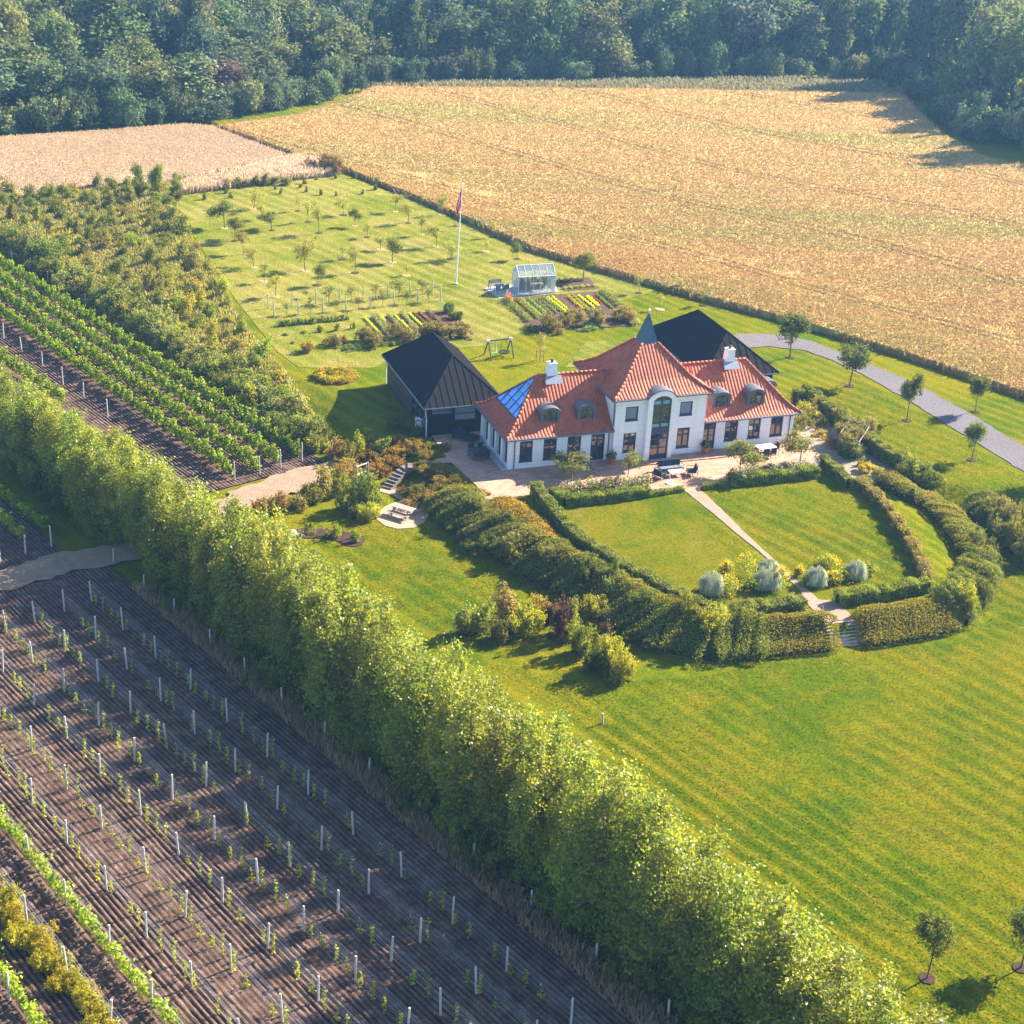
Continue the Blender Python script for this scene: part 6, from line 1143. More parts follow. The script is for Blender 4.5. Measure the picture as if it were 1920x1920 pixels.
def barn(name, c0, c1, v0, v1, z0, ze, zr, runs, label):
    """hip-roofed black barn; c0..c1 eaves in u, v0..v1 eaves in v, ridge along v"""
    root = empty(name, O_UV, A_UV); tag(root, label, 'barn'); cu = (c0 + c1) / 2; ra, rb = v0 + runs[0], v1 - runs[1]; ov = .42
    w0, w1, y0, y1 = c0 + ov, c1 - ov, v0 + ov, v1 - ov; mb = MB()
    fo = [(w1 - w0 - 2.75 - 1.0, w1 - w0 - 1.75, 1.35 - z0, 2.35 - z0), (.35, 2.1, 1.75 - z0, 2.3 - z0)] if name == 'left_barn' else []
    fo = [(2.35, 4.3, 1.15 - z0, 2.45 - z0), (.35, 2.2, 1.85 - z0, 2.45 - z0)] if z0 < 0 else []
    wall(mb, (w0, y0, z0), (1, 0, 0), (0, -1, 0), w1 - w0, ze - z0 - .05, fo, .1); wall(mb, (w0, y1, z0), (1, 0, 0), (0, 1, 0), w1 - w0, ze - z0 - .05, []); wall(mb, (w1, y0, z0), (0, 1, 0), (1, 0, 0), y1 - y0, ze - z0 - .05, [])
    mb.build('wall', M['barn_wall'], root); sb = MB(); so_ = [(.7, 1.9, .5, 2.6), (2.1, 3.3, .5, 2.6), (3.5, 4.7, .5, 2.6)] if z0 < 0 else []
    wall(sb, (w0, y0, z0), (0, 1, 0), (-1, 0, 0), y1 - y0, ze - z0 - .05, so_, .1); sb.build('side_wall', M['barn_side'], root)
    if z0 < 0:
        for o in fo: window(root, (w0, y0, z0), (1, 0, 0), (0, -1, 0), *o, sill=False, cols=1, bars=(.5,), paneM=M['blind'])
        for o in so_: window(root, (w0, y0, z0), (0, 1, 0), (-1, 0, 0), *o, sill=False, cols=1, bars=(.5,), fr=.05)
        pb = MB(); pb.box((w0 - .12, y0 - .05, z0 - 1.2), (w0 + .02, y1 + .1, z0 + .16)); pb.build('plinth', M['concrete'], root)
    rf = MB(); A, B, C_, D_ = (c0, v0, ze), (c1, v0, ze), (c1, v1, ze), (c0, v1, ze); E_, F_ = (cu, ra, zr), (cu, rb, zr)
    rf.add([A, B, C_, D_, E_, F_], [[0, 1, 4], [1, 2, 5, 4], [2, 3, 5], [3, 0, 4, 5]])
    def seam(p, q): rf.tube([Vector(p) + Vector((0, 0, .015)), Vector(q) + Vector((0, 0, .015))], .03, 4)
    W = c1 - c0; hw = W / 2; nk = 12
    for i in range(1, nk):
        u = c0 + W * i / nk; r = min(u - c0, c1 - u) / hw; seam((u, v0, ze), (u, v0 + runs[0] * r, ze + (zr - ze) * r)); seam((u, v1, ze), (u, v1 - runs[1] * r, ze + (zr - ze) * r))
    nn_ = int((v1 - v0) / .6)
    for i in range(1, nn_):
        v = v0 + (v1 - v0) * i / nn_; r = min(1, (v - v0) / runs[0], (v1 - v) / runs[1])
        for u, s in ((c0, 1), (c1, -1)): seam((u, v, ze), (u + s * hw * r, v, ze + (zr - ze) * r))
    for a, b in ((A, E_), (B, E_), (C_, F_), (D_, F_), (E_, F_)): rf.tube([a, b], .06, 5)
    rf.build('roof', M['felt'], root); gm = MB()
    for a, b in ((A, B), (B, C_), (C_, D_), (D_, A)): gm.tube([Vector(a) - Vector((0, 0, .08)), Vector(b) - Vector((0, 0, .08))], .075, 7)
    gm.box((c0 + .05, v0 + .05, ze - .14), (c1 - .05, v1 - .05, ze - .05)); gm.build('gutter', M['zinc'], root)
    dp = MB(); dp.tube([(w0 - .1, y0 - .1, 1.6), (w0 - .1, y0 - .1, z0 - .3)], .05, 7); dp.tube([(c0 + .1, v0 + .1, ze - .1), (w0 - .1, y0 - .1, 1.6)], .04, 6); dp.tube([(w0 - .1, y1 + .1, ze - .3), (w0 - .1, y1 + .1, z0)], .045, 6); dp.build('downpipe', M['metal_white'], root)
    return root
barn('left_barn', -4.78, 2.42, 7.72, 20.9, -.45, 2.7, 5.78, (3.75, 3.55), 'black hip roofed barn with brown side wall left of the villa')
bR = barn('right_barn', 21.3, 28.85, 8.7, 22.0, 0, 2.85, 5.78, (3.6, 3.6), 'black hip roofed barn behind the right wing of the villa')
for o in (bpy.data.objects['left_barn'], bR): o.name = 'barn'
ax = MB(); 
def annex(u0, u1, v0, v1, zs, zc, wallM, label):
    r = empty('annex', O_UV, A_UV); tag(r, label, 'annex'); w_ = MB(); w_.box((u0, v0, 0), (u1, v1, zs)); w_.build('wall', wallM, r); m_ = MB(); n = 10; a = [((u0 + u1) / 2 - (u1 - u0 + .2) / 2 * math.cos(math.pi * i / n), zs + (zc - zs) * math.sin(math.pi * i / n)) for i in range(n + 1)]
    vs = [(x, v, z) for v in (v0 - .1, v1) for x, z in a]; m_.add(vs, [[i, i + 1, n + 2 + i, n + 1 + i] for i in range(n)] + [list(range(n + 1))[::-1], list(range(n + 1, 2 * n + 2))]); m_.build('roof', M['zinc'], r)
annex(26.55, 28.0, 7.6, 9.05, 2.1, 2.68, plain('annex_wall', (.24, .13, .11), .8, .2), 'small annex with grey barrel roof between the right wing and barn')
annex(.6, 2.0, 7.5, 8.1, 2.5, 3.0, M['zinc'], 'small barrel roofed link between the left wing and barn')
# ------------------------------------------------------------------ steps
def steps():
    o = UV(14.1, -29.6); mb = MB(); a, b = UV(12.99 + .05, -28.8), UV(14.1, -30.15)
    n = 8; tl, tr_ = Pz(1543, 1168, ZP), Pz(1600, 1160, ZP); bl, br_ = Pz(1562, 1214, 0), Pz(1624, 1208, 0)
    for i in range(n):
        f0, f1 = i / n, (i + 1) / n; z = ZP - .02 - (ZP - .1) * i / (n - 1)
        P_ = lambda L, Rr, f: np.array(L[:2]) * (1 - f) + np.array(Rr[:2]) * f
        p = [P_(tl, bl, f0), P_(tr_, br_, f0), P_(tr_, br_, f1 + .012), P_(tl, bl, f1 + .012)]
        mb.add([(*q, -.3) for q in p] + [(*q, z) for q in p], [[4, 7, 6, 5], [0, 1, 5, 4], [1, 2, 6, 5], [2, 3, 7, 6], [3, 0, 4, 7]])
    tag(mb.build('garden_steps', plain('pink_stone', (.50, .38, .33), .85, .15, 0, .15, 5, .2)), 'broad pinkish stone steps from the garden path down to the front lawn', 'steps')
    mb = MB(); n = 8; c = [(773, 873), (765, 876), (757, 881), (750, 887), (744, 893), (739, 899), (734, 905), (729, 911), (725, 917)]
    pts = [Vector(Pz(x, y, ZP * (1 - i / 8.0))) for i, (x, y) in enumerate(c)]
    for i in range(n):
        d = (pts[i + 1] - pts[i]); d.z = 0; L = d.length; d.normalize(); nn = Vector((-d.y, d.x, 0)); m_ = (pts[i] + pts[i + 1]) / 2; mb.obox((m_.x, m_.y), (d.x, d.y), (nn.x, nn.y), L / 2 + .03, .45, pts[i].z - .32, pts[i].z + .02)
    tag(mb.build('garden_stairs', plain('grey_stone', (.17, .135, .115), .85, .15, 0, .15, 5, .2)), 'curved narrow stone stairs from the terrace down to the picnic patio', 'steps')
steps()
sheet('stair_path', [(772, 870), (790, 868), (815, 862), (842, 858), (848, 868), (815, 871), (790, 876), (775, 880)], M['pave'], .04, .8, 'narrow paved strip from the terrace to the stairs', cat='path')
# ------------------------------------------------------------------ furniture and garden things
def frm(mb, pts, r=.025): mb.tube(pts, r, 5)
def at_uv(px, py, rz=0.0, z=0.05): p = P(px, py); p.z = ZP + z; return p
def lounge(name, px, py, rz, w, label, cat):
    o = empty(name, at_uv(px, py), A_UV + rz); tag(o, label, cat, 'lounge set on the terrace'); d = .8; mb = MB()
    for x in (-w / 2, w / 2):
        frm(mb, [(x, -d / 2, 0), (x, d / 2, 0)]); frm(mb, [(x, -d / 2, 0), (x, -d / 2, .6)]); frm(mb, [(x, d / 2, 0), (x, d / 2, .62)]); frm(mb, [(x, -d / 2, .6), (x, d / 2, .62)])
    frm(mb, [(-w / 2, d / 2, .25), (w / 2, d / 2, .25)]); frm(mb, [(-w / 2, -d / 2, .25), (w / 2, -d / 2, .25)]); frm(mb, [(-w / 2, d / 2, .62), (w / 2, d / 2, .62)]); mb.build('frame', M['metal_dark'], o)
    k = max(1, round(w / .75)); sw = (w - .1) / k
    for i in range(k):
        x = -w / 2 + .05 + i * sw; s = MB(); s.box((x + .01, -d / 2 + .03, .27), (x + sw - .01, d / 2 - .12, .42)); s.build('seat_cushion', M['cloth_dark'] if name != 'sofa' else plain('grey_cushion', (.16, .17, .19), .9, .1), o)
        b = MB(); b.add([(x + .01, d / 2 - .26, .42), (x + sw - .01, d / 2 - .26, .42), (x + sw - .01, d / 2 - .10, .42), (x + .01, d / 2 - .10, .42), (x + .01, d / 2 - .14, .88), (x + sw - .01, d / 2 - .14, .88), (x + sw - .01, d / 2 + .0, .86), (x + .01, d / 2 + .0, .86)], [[0, 3, 2, 1], [4, 5, 6, 7], [0, 1, 5, 4], [1, 2, 6, 5], [2, 3, 7, 6], [3, 0, 4, 7]]); b.build('back_cushion', M['cloth_dark'], o)
lounge('sofa', 1255, 884, 0, 2.1, 'dark three seat garden sofa facing the lawn on the terrace', 'sofa')
lounge('armchair', 1236, 898, math.pi / 2 + .5, .85, 'dark garden armchair left of the pale coffee table', 'armchair')
lounge('armchair', 1297, 891, -math.pi / 2 - .3, .85, 'dark garden armchair right of the pale coffee table', 'armchair')
def table(name, pos, rz, w, d, h, label, top, legm, cat='table', group=None):
    o = empty(name, pos, rz); tag(o, label, cat, group); t = MB(); t.box((-w / 2, -d / 2, h - .045), (w / 2, d / 2, h)); t.build('tabletop', top, o)
    for x in (-1, 1):
        for y in (-1, 1): l = MB(); l.box((x * (w / 2 - .06) - .03, y * (d / 2 - .06) - .03, 0), (x * (w / 2 - .06) + .03, y * (d / 2 - .06) + .03, h - .047)); l.build('leg', legm, o)
    return o
table('coffee_table', at_uv(1267, 893), A_UV, 1.25, .65, .42, 'low pale coffee table between the dark garden armchairs', M['tabletop'], M['metal_dark'], 'coffee table')
def chair(pos, rz, label, mat, group, metal=None):
    o = empty('garden_chair', pos, rz); tag(o, label, 'chair', group); s = MB(); s.box((-.25, -.25, .42), (.25, .25, .47)); s.build('seat', mat, o); b = MB(); b.box((-.25, .21, .48), (.25, .26, .92)); b.build('backrest', mat, o)
    for x in (-1, 1):
        for y in (-1, 1): l = MB(); l.tube([(x * .22, y * .22, .418), (x * .24, y * .24, 0)], .018, 5); l.build('leg', metal or M['metal_dark'], o)
        a = MB(); a.tube([(x * .26, -.22, .43), (x * .26, -.2, .66), (x * .26, .22, .66)], .018, 5); a.build('armrest', metal or M['metal_dark'], o)
    return o
tp = at_uv(897, 858); table('dining_table', tp, A_UV, 1.5, .95, .74, 'dark garden table standing in the shade at the left end of the house', M['metal_dark'], M['zinc'])
for k, (du, dv, r, l) in enumerate([(-.38, .62, 0, 'dark chair at the far left side of the shaded garden table'), (.42, .62, 0, 'dark chair at the far right side of the shaded garden table'), (-.25, -.62, math.pi, 'dark chair at the near left side of the shaded garden table'), (.42, -.62, math.pi, 'dark chair at the near right side of the shaded garden table')]):
    chair(tp + EU * du + EV * dv, A_UV + r, l, M['cloth_dark'], 'chairs at the shaded garden table')
tp = at_uv(1434, 853); table('dining_table', tp, A_UV + .1, 1.6, .95, .74, 'white topped garden table half hidden behind a small tree on the right terrace', M['white_cloth'], M['metal_dark'])
for k, (du, dv, r, l) in enumerate([(1.0, .15, -1.6, 'dark chair at the right end of the white topped table'), (.3, -.68, math.pi, 'dark chair in front of the white topped table'), (-.4, -.66, math.pi, 'dark chair in front of the white topped table, nearer the small tree')]): chair(tp + EU * du + EV * dv, A_UV + r, l, M['cloth_dark'], 'chairs at the white topped table')
for k, (x, y, l) in enumerate([(868, 826, 'left dark sun lounger in the corner of barn and house'), (878, 823, 'right dark sun lounger in the corner of barn and house')]):
    o = empty('sun_lounger', at_uv(x, y), A_UV + .75); tag(o, l, 'sun lounger', 'sun loungers by the barn'); f = MB(); f.box((-.32, -.95, .25), (.32, .95, .31)); f.build('frame', M['metal_dark'], o); c = MB(); c.box((-.3, -.93, .312), (.3, .3, .40)); c.build('mattress', M['cloth_dark'], o); b = MB(); b.add([(-.3, .3, .31), (.3, .3, .31), (.3, .95, .72), (-.3, .95, .72), (-.3, .26, .40), (.3, .26, .40), (.3, .92, .81), (-.3, .92, .81)], [[0, 3, 2, 1], [4, 5, 6, 7], [0, 1, 5, 4], [1, 2, 6, 5], [2, 3, 7, 6], [3, 0, 4, 7]]); b.build('backrest', M['cloth_dark'], o)
    for x_ in (-.28, .28):
        for y_ in (-.85, .8): l_ = MB(); l_.box((x_ - .025, y_ - .025, 0), (x_ + .025, y_ + .025, .248)); l_.build('leg', M['metal_dark'], o)
o = empty('parasol_base', at_uv(1255, 908)); tag(o, 'white round parasol base with short pole on the terrace', 'parasol base'); b = MB(); b.lathe([(.34, 0), (.34, .05), (.28, .09), (.06, .11)], 18); b.build('base', M['metal_white'], o, smooth=False); b = MB(); b.tube([(0, 0, .1), (0, 0, .62)], .03, 8); b.build('pole', M['metal_white'], o)
for x, y, r, h, fc, l in [(1146, 873, .34, .55, (.35, .06, .05), 'terracotta pot with a dark red flowering plant by the left french door'), (1322, 853, .36, .62, (.30, .30, .10), 'large terracotta pot with a green plant by the right french door')]:
    o = empty('plant_pot', at_uv(x, y, 0, .15)); tag(o, l, 'plant pot'); b = MB(); b.lathe([(r * .62, 0), (r * .95, h * .85), (r * 1.05, h * .86), (r * 1.05, h), (r * .9, h)], 16); b.build('pot', M['terracotta'], o, smooth=False); link('plant', BUSHS[1], o, (0, 0, h * .9), 0, (.42, .42, .55), (.06, .09, .025)); 
    rr = np.random.default_rng(3); V, F = leafquads(np.stack([rr.normal(0, .2, 60), rr.normal(0, .2, 60), h + .3 + rr.normal(0, .14, 60)], -1), unit(rr.normal(size=(60, 3)) + [0, -.3, .8]), .05, rr); link('blossoms', np_mesh('blossoms', V, F, M['petal'], rr.random(60)), o, color=fc)
# picnic table
def picnic():
    p = P(756, 967); o = empty('picnic_table', p, R(-28)); tag(o, 'weathered grey picnic table with fixed benches on the round patio', 'picnic table'); t = MB()
    for i in range(5): t.box((-.95, -.37 + i * .15, .70), (.95, -.37 + i * .15 + .135, .75))
    t.build('tabletop', M['wood_grey'], o)
    for s in (-1, 1):
        b = MB()
        for i in range(2): b.box((-.95, s * .72 - .14 + i * .145, .42), (.95, s * .72 - .14 + i * .145 + .13, .46))
        b.build('bench', M['wood_grey'], o)
    for x in (-.65, .65):
        l = MB(); l.obox((x, 0), (1, 0), (0, 1), .03, .80, .36, .415); l.obox((x, 0), (1, 0), (0, 1), .03, .35, .62, .695)
        for s in (-1, 1): l.add([(x - .028, s * .30, .70), (x + .028, s * .30, .70), (x + .028, s * .42, .70), (x - .028, s * .42, .70), (x - .028, s * .62, 0), (x + .028, s * .62, 0), (x + .028, s * .74, 0), (x - .028, s * .74, 0)], [[0, 1, 2, 3], [4, 7, 6, 5], [0, 4, 5, 1], [1, 5, 6, 2], [2, 6, 7, 3], [3, 7, 4, 0]])
        l.build('trestle', M['wood_grey'], o)
picnic()
o = empty('heat_pump', P(788, 801), A_UV); o.location.z += .0; tag(o, 'white heat pump unit with round fan at the left barn corner', 'heat pump'); b = MB(); b.box((-.45, -.2, .08), (.45, .2, .85)); b.box((-.35, -.18, 0), (-.25, .18, .079)); b.box((.25, -.18, 0), (.35, .18, .079)); b.build('casing', M['metal_white'], o)
b = MB(); b.tube([(-.12, -.21, .47), (-.12, -.202, .47)], .29, 18); b.build('fan_grille', M['zinc'], o); b = MB(); b.tube([(-.12, -.225, .47), (-.12, -.212, .47)], .22, 18); b.build('fan', M['metal_white'], o)
o.rotation_euler.z = A_UV + R(-20)
# flagpole with pennant
p = P(855, 533); o = empty('flagpole', p); tag(o, 'tall slim white flagpole on the orchard lawn', 'flagpole'); h = Hpx(p, 350); tilt = .0
b = MB(); b.tube([(0, 0, 0), (0, 0, h)], [.085, .04], 10); b.build('pole', M['metal_white'], o); b = MB(); b.lathe([(.03, 0), (.10, .06), (.10, .14), (.02, .2)], 10, (0, 0, h)); b.build('finial', M['metal_white'], o); b = MB(); b.box((-.2, -.2, -.1), (.2, .2, .12)); b.build('foot', M['concrete'], o); o.rotation_euler = (0, R(1.4), 0)
def flag():
    nu, nv = 28, 12; V = []; L_, Hh = 2.9, 2.1; Mi = []
    for i in range(nu + 1):
        u = i / nu
        for j in range(nv + 1):
            v = j / nv; fold = math.sin(u * 9 + v * 1.2) * .09 * (u ** .5); V.append((-.04 - .55 * u ** .8 * (1 - .25 * v) + fold * .5, -.05 + fold, -v * Hh * (1 - .22 * u) - u * 1.35 * L_ * .55 * (1 - .35 * v)))
    F = [[i * (nv + 1) + j, i * (nv + 1) + j + 1, (i + 1) * (nv + 1) + j + 1, (i + 1) * (nv + 1) + j] for i in range(nu) for j in range(nv)]
    for i in range(nu):
        for j in range(nv): Mi.append(1 if (9 <= i <= 10 or j == 5) else 0)
    q = P(855, 533); hh = Hpx(q, 350) - .35; o = link('flag', np_mesh('flag', V, F, [M['red'], M['white_cloth']], midx=Mi, smooth=True), None, q + Vector((math.sin(R(1.4)) * hh, 0, hh)), R(15)); tag(o, 'red flag with a white cross hanging limp from the flagpole', 'flag')
flag()
# swing
def swing():
    c = crop(880, 440, 1920 / 360); fl, fr_ = P(*c(222, 1262)), P(*c(445, 1240)); bl, br_ = P(*c(145, 1200)), P(*c(370, 1178)); o = empty('swing_set', (fl + fr_ + bl + br_) / 4); tag(o, 'dark timber swing set with two swings on the back lawn', 'swing set'); O = o.location.copy()
    f = lambda v: Vector(v) - O; al, ar = (fl + bl) / 2, (fr_ + br_) / 2; hz = Hpx(al, c(0, 1062)[1]); al, ar = f(al) + Vector((0, 0, hz)), f(ar) + Vector((0, 0, hz))
    for p, a in ((fl, al), (bl, al), (fr_, ar), (br_, ar)): b = MB(); b.tube([f(p), a], .06, 7); b.build('leg', M['metal_dark'], o)
    b = MB(); b.tube([al + (al - ar) * .03, ar + (ar - al) * .03], .065, 7); b.build('beam', M['metal_dark'], o)
    for a in (al, ar): b = MB(); b.box(a - Vector((.13, .13, .12)), a + Vector((.13, .13, .12))); b.build('bracket', M['metal_white'], o)
    d = ar - al; s0 = al + d * .22; s1 = al + d * .38; b = MB(); zz = Vector((0, 0, -hz + .42))
    for s in (s0, s1): b.tube([s, s + zz], .018, 4)
    sw = b.build('swing', M['white_cloth'], o); b = MB(); m_ = (s0 + s1) / 2 + zz; n_ = d.normalized(); t_ = Vector((-n_.y, n_.x, 0)); b.obox((m_.x, m_.y), (n_.x, n_.y), (t_.x, t_.y), .28, .12, m_.z - .02, m_.z + .03); b.build('seat', M['green_plastic'], sw)
    c0 = al + d * .72 + zz; b = MB()
    for k in range(4): a = k * 1.57 + .8; b.tube([al + d * (.62 if k in (1, 2) else .82), c0 + Vector((math.cos(a) * .5, math.sin(a) * .5, 0))], .012, 4)
    ns = b.build('nest_swing', M['metal_dark'], o); b = MB(); ring = [c0 + Vector((math.cos(t) * .52, math.sin(t) * .52, 0)) for t in np.linspace(0, 6.283, 25)]; b.tube(ring, .035, 5)
    for t in np.linspace(-.4, .4, 7): w_ = math.sqrt(.27 - t * t); b.tube([c0 + Vector((t, -w_, 0)), c0 + Vector((t, w_, 0))], .012, 4); b.tube([c0 + Vector((-w_, t, 0)), c0 + Vector((w_, t, 0))], .012, 4)
    b.build('nest_seat', M['cloth_dark'], ns)
swing()
# greenhouse
def greenhouse():
    c = crop(880, 440, 1920 / 360); a, b_, bk = P(*c(488, 598)), P(*c(852, 578)), P(*c(392, 552)); d = (b_ - a); L = Vector((d.x, d.y, 0)).length; ang = math.atan2(d.y, d.x); o = empty('greenhouse', (a.x, a.y, ZP + .07), ang); tag(o, 'white framed glass greenhouse with steep pitched roof', 'greenhouse')
    nrm = Vector((-math.sin(ang), math.cos(ang), 0)); W = max(2.2, (bk - a).dot(nrm)); he = Hpx(a, c(0, 425)[1]) - .07; hr = he + W * .5 * .85; r = .045; k = 5
    f = MB()
    for y in (0, W):
        for i in range(k + 1): f.tube([(L * i / k, y, 0), (L * i / k, y, he)], r if i in (0, k) else r * .6, 5)
        f.tube([(0, y, .03), (L, y, .03)], r, 5); f.tube([(-.05, y, he), (L + .05, y, he)], r * 1.2, 5)
        for i in range(k + 1): f.tube([(L * i / k, y, he), (L * i / k, W / 2, hr)], r * 1.1 if i in (0, k) else r * .75, 5)
    f.tube([(-.05, W / 2, hr), (L + .05, W / 2, hr)], r * 1.3, 5)
    for x in (0, L):
        f.tube([(x, 0, .03), (x, W, .03)], r, 5); f.tube([(x, 0, he), (x, W, he)], r, 5)
        for j in (1, 2, 3): y = W * j / 4; f.tube([(x, y, 0), (x, y, he + (hr - he) * (1 - abs(y - W / 2) / (W / 2)))], r * .7, 5)
    f.tube([(L * .8, .3, he + (hr - he) * .3), (L * .97, .1, he + .1)], r * .8, 5)
    f.build('frame', M['metal_white'], o); g = MB()
    g.quad((0, 0, .05), (L, 0, .05), (L, 0, he), (0, 0, he)); g.quad((L, W, .05), (0, W, .05), (0, W, he), (L, W, he)); g.add([(0, 0, .05), (0, 0, he), (0, W / 2, hr), (0, W, he), (0, W, .05)], [[0, 1, 2, 3, 4]]); g.add([(L, 0, .05), (L, 0, he), (L, W / 2, hr), (L, W, he), (L, W, .05)], [[4, 3, 2, 1, 0]])
    g.build('wall_glass', M['clear'], o); g = MB(); g.quad((0, 0, he), (L, 0, he), (L, W / 2, hr), (0, W / 2, hr)); g.quad((L, W, he), (0, W, he), (0, W / 2, hr), (L, W / 2, hr)); g.build('roof_glass', M['clear'], o)
    rr = random.Random(5); nrm_ = nrm; ex = Vector((math.cos(ang), math.sin(ang), 0))
    for i in range(6):
        q = Vector((a.x, a.y, ZP + .07)) + ex * (L * (i + .6) / 6.6) + nrm_ * (W * rr.uniform(.55, .75)); put_bush(BUSH[i % 6], 'greenhouse_plant', q, .38, rr.uniform(.9, 1.25), jit((.07, .10, .025), rr), '%s tall tomato plant from the left inside the greenhouse' % nth(i), 'plant', 'plants inside the greenhouse')
    q = Vector((a.x, a.y, ZP + .07)) + ex * (L * .55) + nrm_ * (W * .35); table('potting_bench', q, ang, 1.5, .5, .8, 'wooden potting bench inside the greenhouse', plain('pale_wood', (.45, .26, .13), .7, .2), M['wood_grey'], 'bench')
    q = P(*c(262, 545)); q.z = ZP + .07; o2 = empty('garden_bench', q, ang + .1); tag(o2, 'blue grey wooden bench on the paving beside the greenhouse', 'bench'); bw = plain('blue_wood', (.17, .20, .26), .8, .2); b = MB()
    for i in range(4): b.box((-.75, -.25 + i * .12, .42), (.75, -.15 + i * .12, .45))
    b.build('seat', bw, o2); b = MB()
    for i in range(3): b.box((-.75, .25, .55 + i * .14), (.75, .28, .65 + i * .14))
    b.build('backrest', bw, o2)
    for x in (-.7, .7):
        for y in (-.2, .24): b = MB(); b.box((x - .035, y - .035, 0), (x + .035, y + .035, .418 if y < 0 else .95)); b.build('leg', bw, o2)
    q = P(*c(300, 575)); q.z = ZP + .07; table('garden_table', q, ang, 1.1, .7, .72, 'blue grey wooden table in front of the bench by the greenhouse', bw, bw)
    for i, (x, y) in enumerate(((285, 598), (340, 592), (365, 580))): q = P(*c(x, y)); q.z = ZP + .07; chair(q, ang + math.pi + rr.uniform(-.4, .4), '%s pale wire chair from the left at the table by the greenhouse' % nth(i), M['zinc'], 'wire chairs by the greenhouse', M['metal_white'])
greenhouse()
# gate beside the sandy track
def gate():
    a, b_ = P(*D2(752, 590)), P(*D2(838, 560)); o = empty('garden_gate', a); tag(o, 'open wooden garden gate of two posts with metal rails by the stairs', 'gate'); d = b_ - a; d.z = 0; h = Hpx(a, D2(0, 455)[1])
    for q in (Vector((0, 0, 0)), d): m_ = MB(); m_.tube([q + Vector((0, 0, -.2)), q + Vector((0, 0, h))], .075, 8); m_.build('post', M['wood_grey'], o)
    m_ = MB()
    for z in (.96 * h, .52 * h): m_.tube([Vector((0, 0, z)), d + Vector((0, 0, z))], .035, 6)
    m_.tube([d * .85 + Vector((0, 0, .52 * h)), d * .85 + Vector((0, 0, .96 * h))], .02, 5); m_.build('rail', M['metal_white'], o); m_ = MB(); n_ = Vector((-d.y, d.x, 0)).normalized() * .02
    p = [d * .08, d * .92]; m_.add([p[0] - n_ + Vector((0, 0, .06)), p[1] - n_ + Vector((0, 0, .06)), p[1] - n_ + Vector((0, 0, .45 * h)), p[0] - n_ + Vector((0, 0, .45 * h)), p[0] + n_ + Vector((0, 0, .06)), p[1] + n_ + Vector((0, 0, .06)), p[1] + n_ + Vector((0, 0, .45 * h)), p[0] + n_ + Vector((0, 0, .45 * h))], [[0, 1, 2, 3], [7, 6, 5, 4], [0, 4, 5, 1], [1, 5, 6, 2], [2, 6, 7, 3], [3, 7, 4, 0]]); m_.build('panel', plain('grey_panel', (.35, .37, .40), .6, .3), o)
gate()
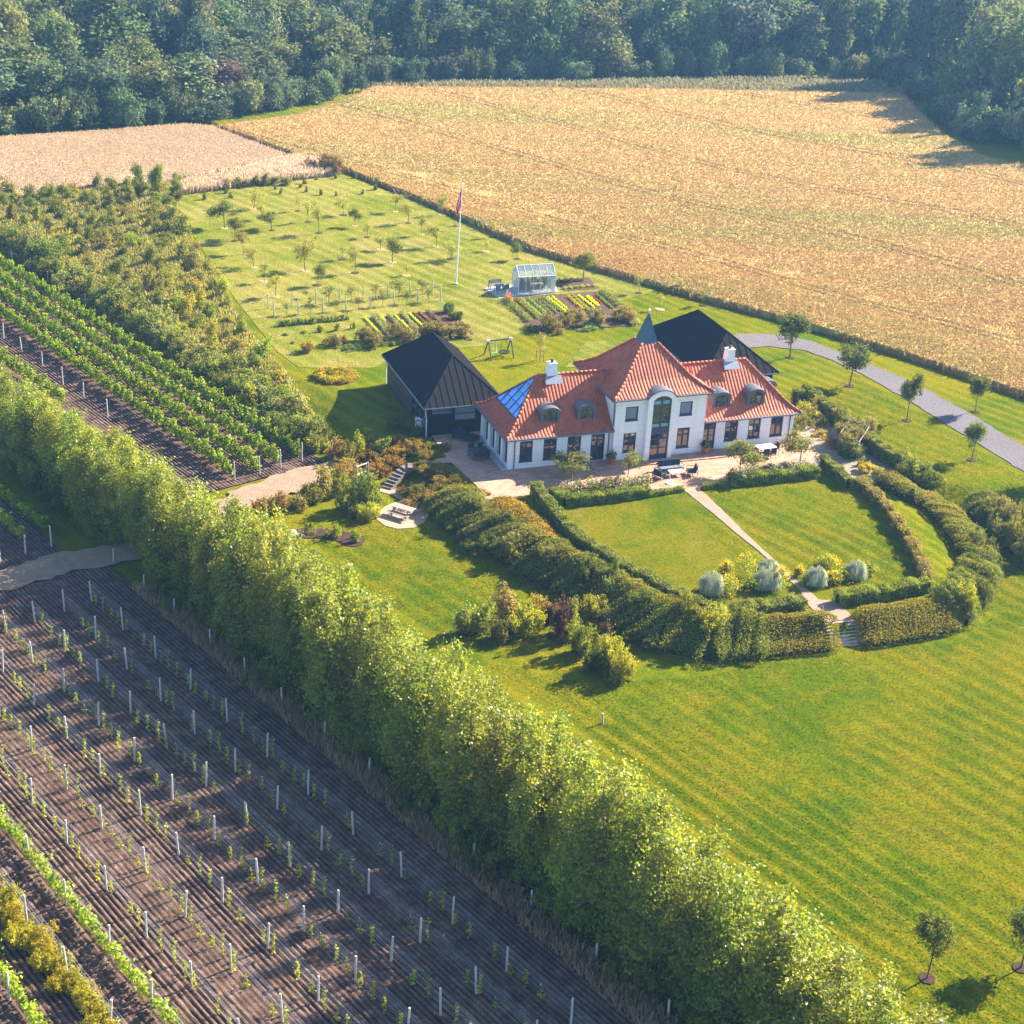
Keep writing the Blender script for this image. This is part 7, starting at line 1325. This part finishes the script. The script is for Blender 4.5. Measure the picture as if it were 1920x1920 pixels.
# pergola and bench of the side garden, boulder, little lawn post, net post
c6 = crop(1460, 720, 6); o = empty('pergola', P(*c6(870, 870))); tag(o, 'slender wooden pergola under climbing roses in the side garden', 'pergola'); O = o.location.copy(); ps = [P(*c6(870, 870)), P(*c6(985, 690)), P(*c6(665, 760)), P(*c6(780, 600))]; hp = Hpx(ps[0], c6(0, 655)[1])
for q in ps: b = MB(); b.tube([q - O, q - O + Vector((0, 0, hp))], .04, 6); b.build('post', M['wood_grey'], o)
for i, j in ((0, 1), (2, 3), (0, 2), (1, 3)): b = MB(); b.tube([ps[i] - O + Vector((0, 0, hp)), ps[j] - O + Vector((0, 0, hp))], .035, 6); b.build('beam', M['wood_grey'], o)
for k, (i, j) in enumerate(((0, 1), (2, 3), (0, 2), (1, 3), (0, 3))):
    q = (ps[i] + ps[j]) / 2; q.z += hp * .62; put_bush(BUSH[k], 'climbing_rose', q, .95, hp * .42, (.11, .115, .06), '%s tangle of climbing roses on the pergola of the side garden' % nth(k), 'climbing rose', 'climbing roses on the pergola')
q = P(*c6(985, 765)); o = empty('stone_bench', q, R(30)); tag(o, 'small pale stone bench in the side garden', 'bench'); b = MB(); b.box((-.5, -.2, .36), (.5, .2, .45)); b.build('seat', M['stone'], o)
for x in (-.36, .36): b = MB(); b.box((x - .08, -.16, 0), (x + .08, .16, .358)); b.build('leg', M['stone'], o)
def boulder(px, py, r, label, mat):
    bm = bmesh.new(); bmesh.ops.create_icosphere(bm, subdivisions=3, radius=r); rr = random.Random(2)
    for v in bm.verts: v.co *= 1 + .12 * math.sin(v.co.x * 9 + 1) * math.cos(v.co.y * 7) + rr.uniform(-.03, .03); v.co.z *= .8
    me = bpy.data.meshes.new('boulder'); bm.to_mesh(me); bm.free(); me.materials.append(mat); q = P(px, py); q.z += r * .5; tag(link('boulder', me, None, q), label, 'stone')
boulder(*D2(275, 985), .42, 'pale boulder at the left tip of the mulch bed', M['stone'])
q = P(1130, 1357); tag(link('lawn_post', POSTS[1], None, q, 0, (.9, .9, Hpx(q, 1338) / PH)), 'lone short grey post on the front lawn right of the windbreak', 'post')
q = P(1392, 910); o = empty('garden_light', q); tag(o, 'small blue white garden light in the right rose bed', 'garden light'); b = MB(); b.tube([(0, 0, 0), (0, 0, .75)], .03, 6); b.build('stem', M['metal_dark'], o); b = MB(); b.lathe([(.05, 0), (.13, .06), (.15, .14), (.05, .2)], 12, (0, 0, .75)); b.build('head', M['metal_white'], o)
# ------------------------------------------------------------------ haze
hz = MB(); hz.box((-700, -140, -1.5), (700, 900, 62)); n = N('haze'); pv = n.n("VolumePrincipled"); pv.inputs['Color'].default_value = (.25, .55, 1.0, 1); pv.inputs['Density'].default_value = .00023; pv.inputs['Anisotropy'].default_value = .2; n.l(pv.outputs[0], n.out.inputs['Volume'])
tag(hz.build('haze', n.m), 'thin blue summer haze over the fields and forest', 'haze', None, 'stuff')
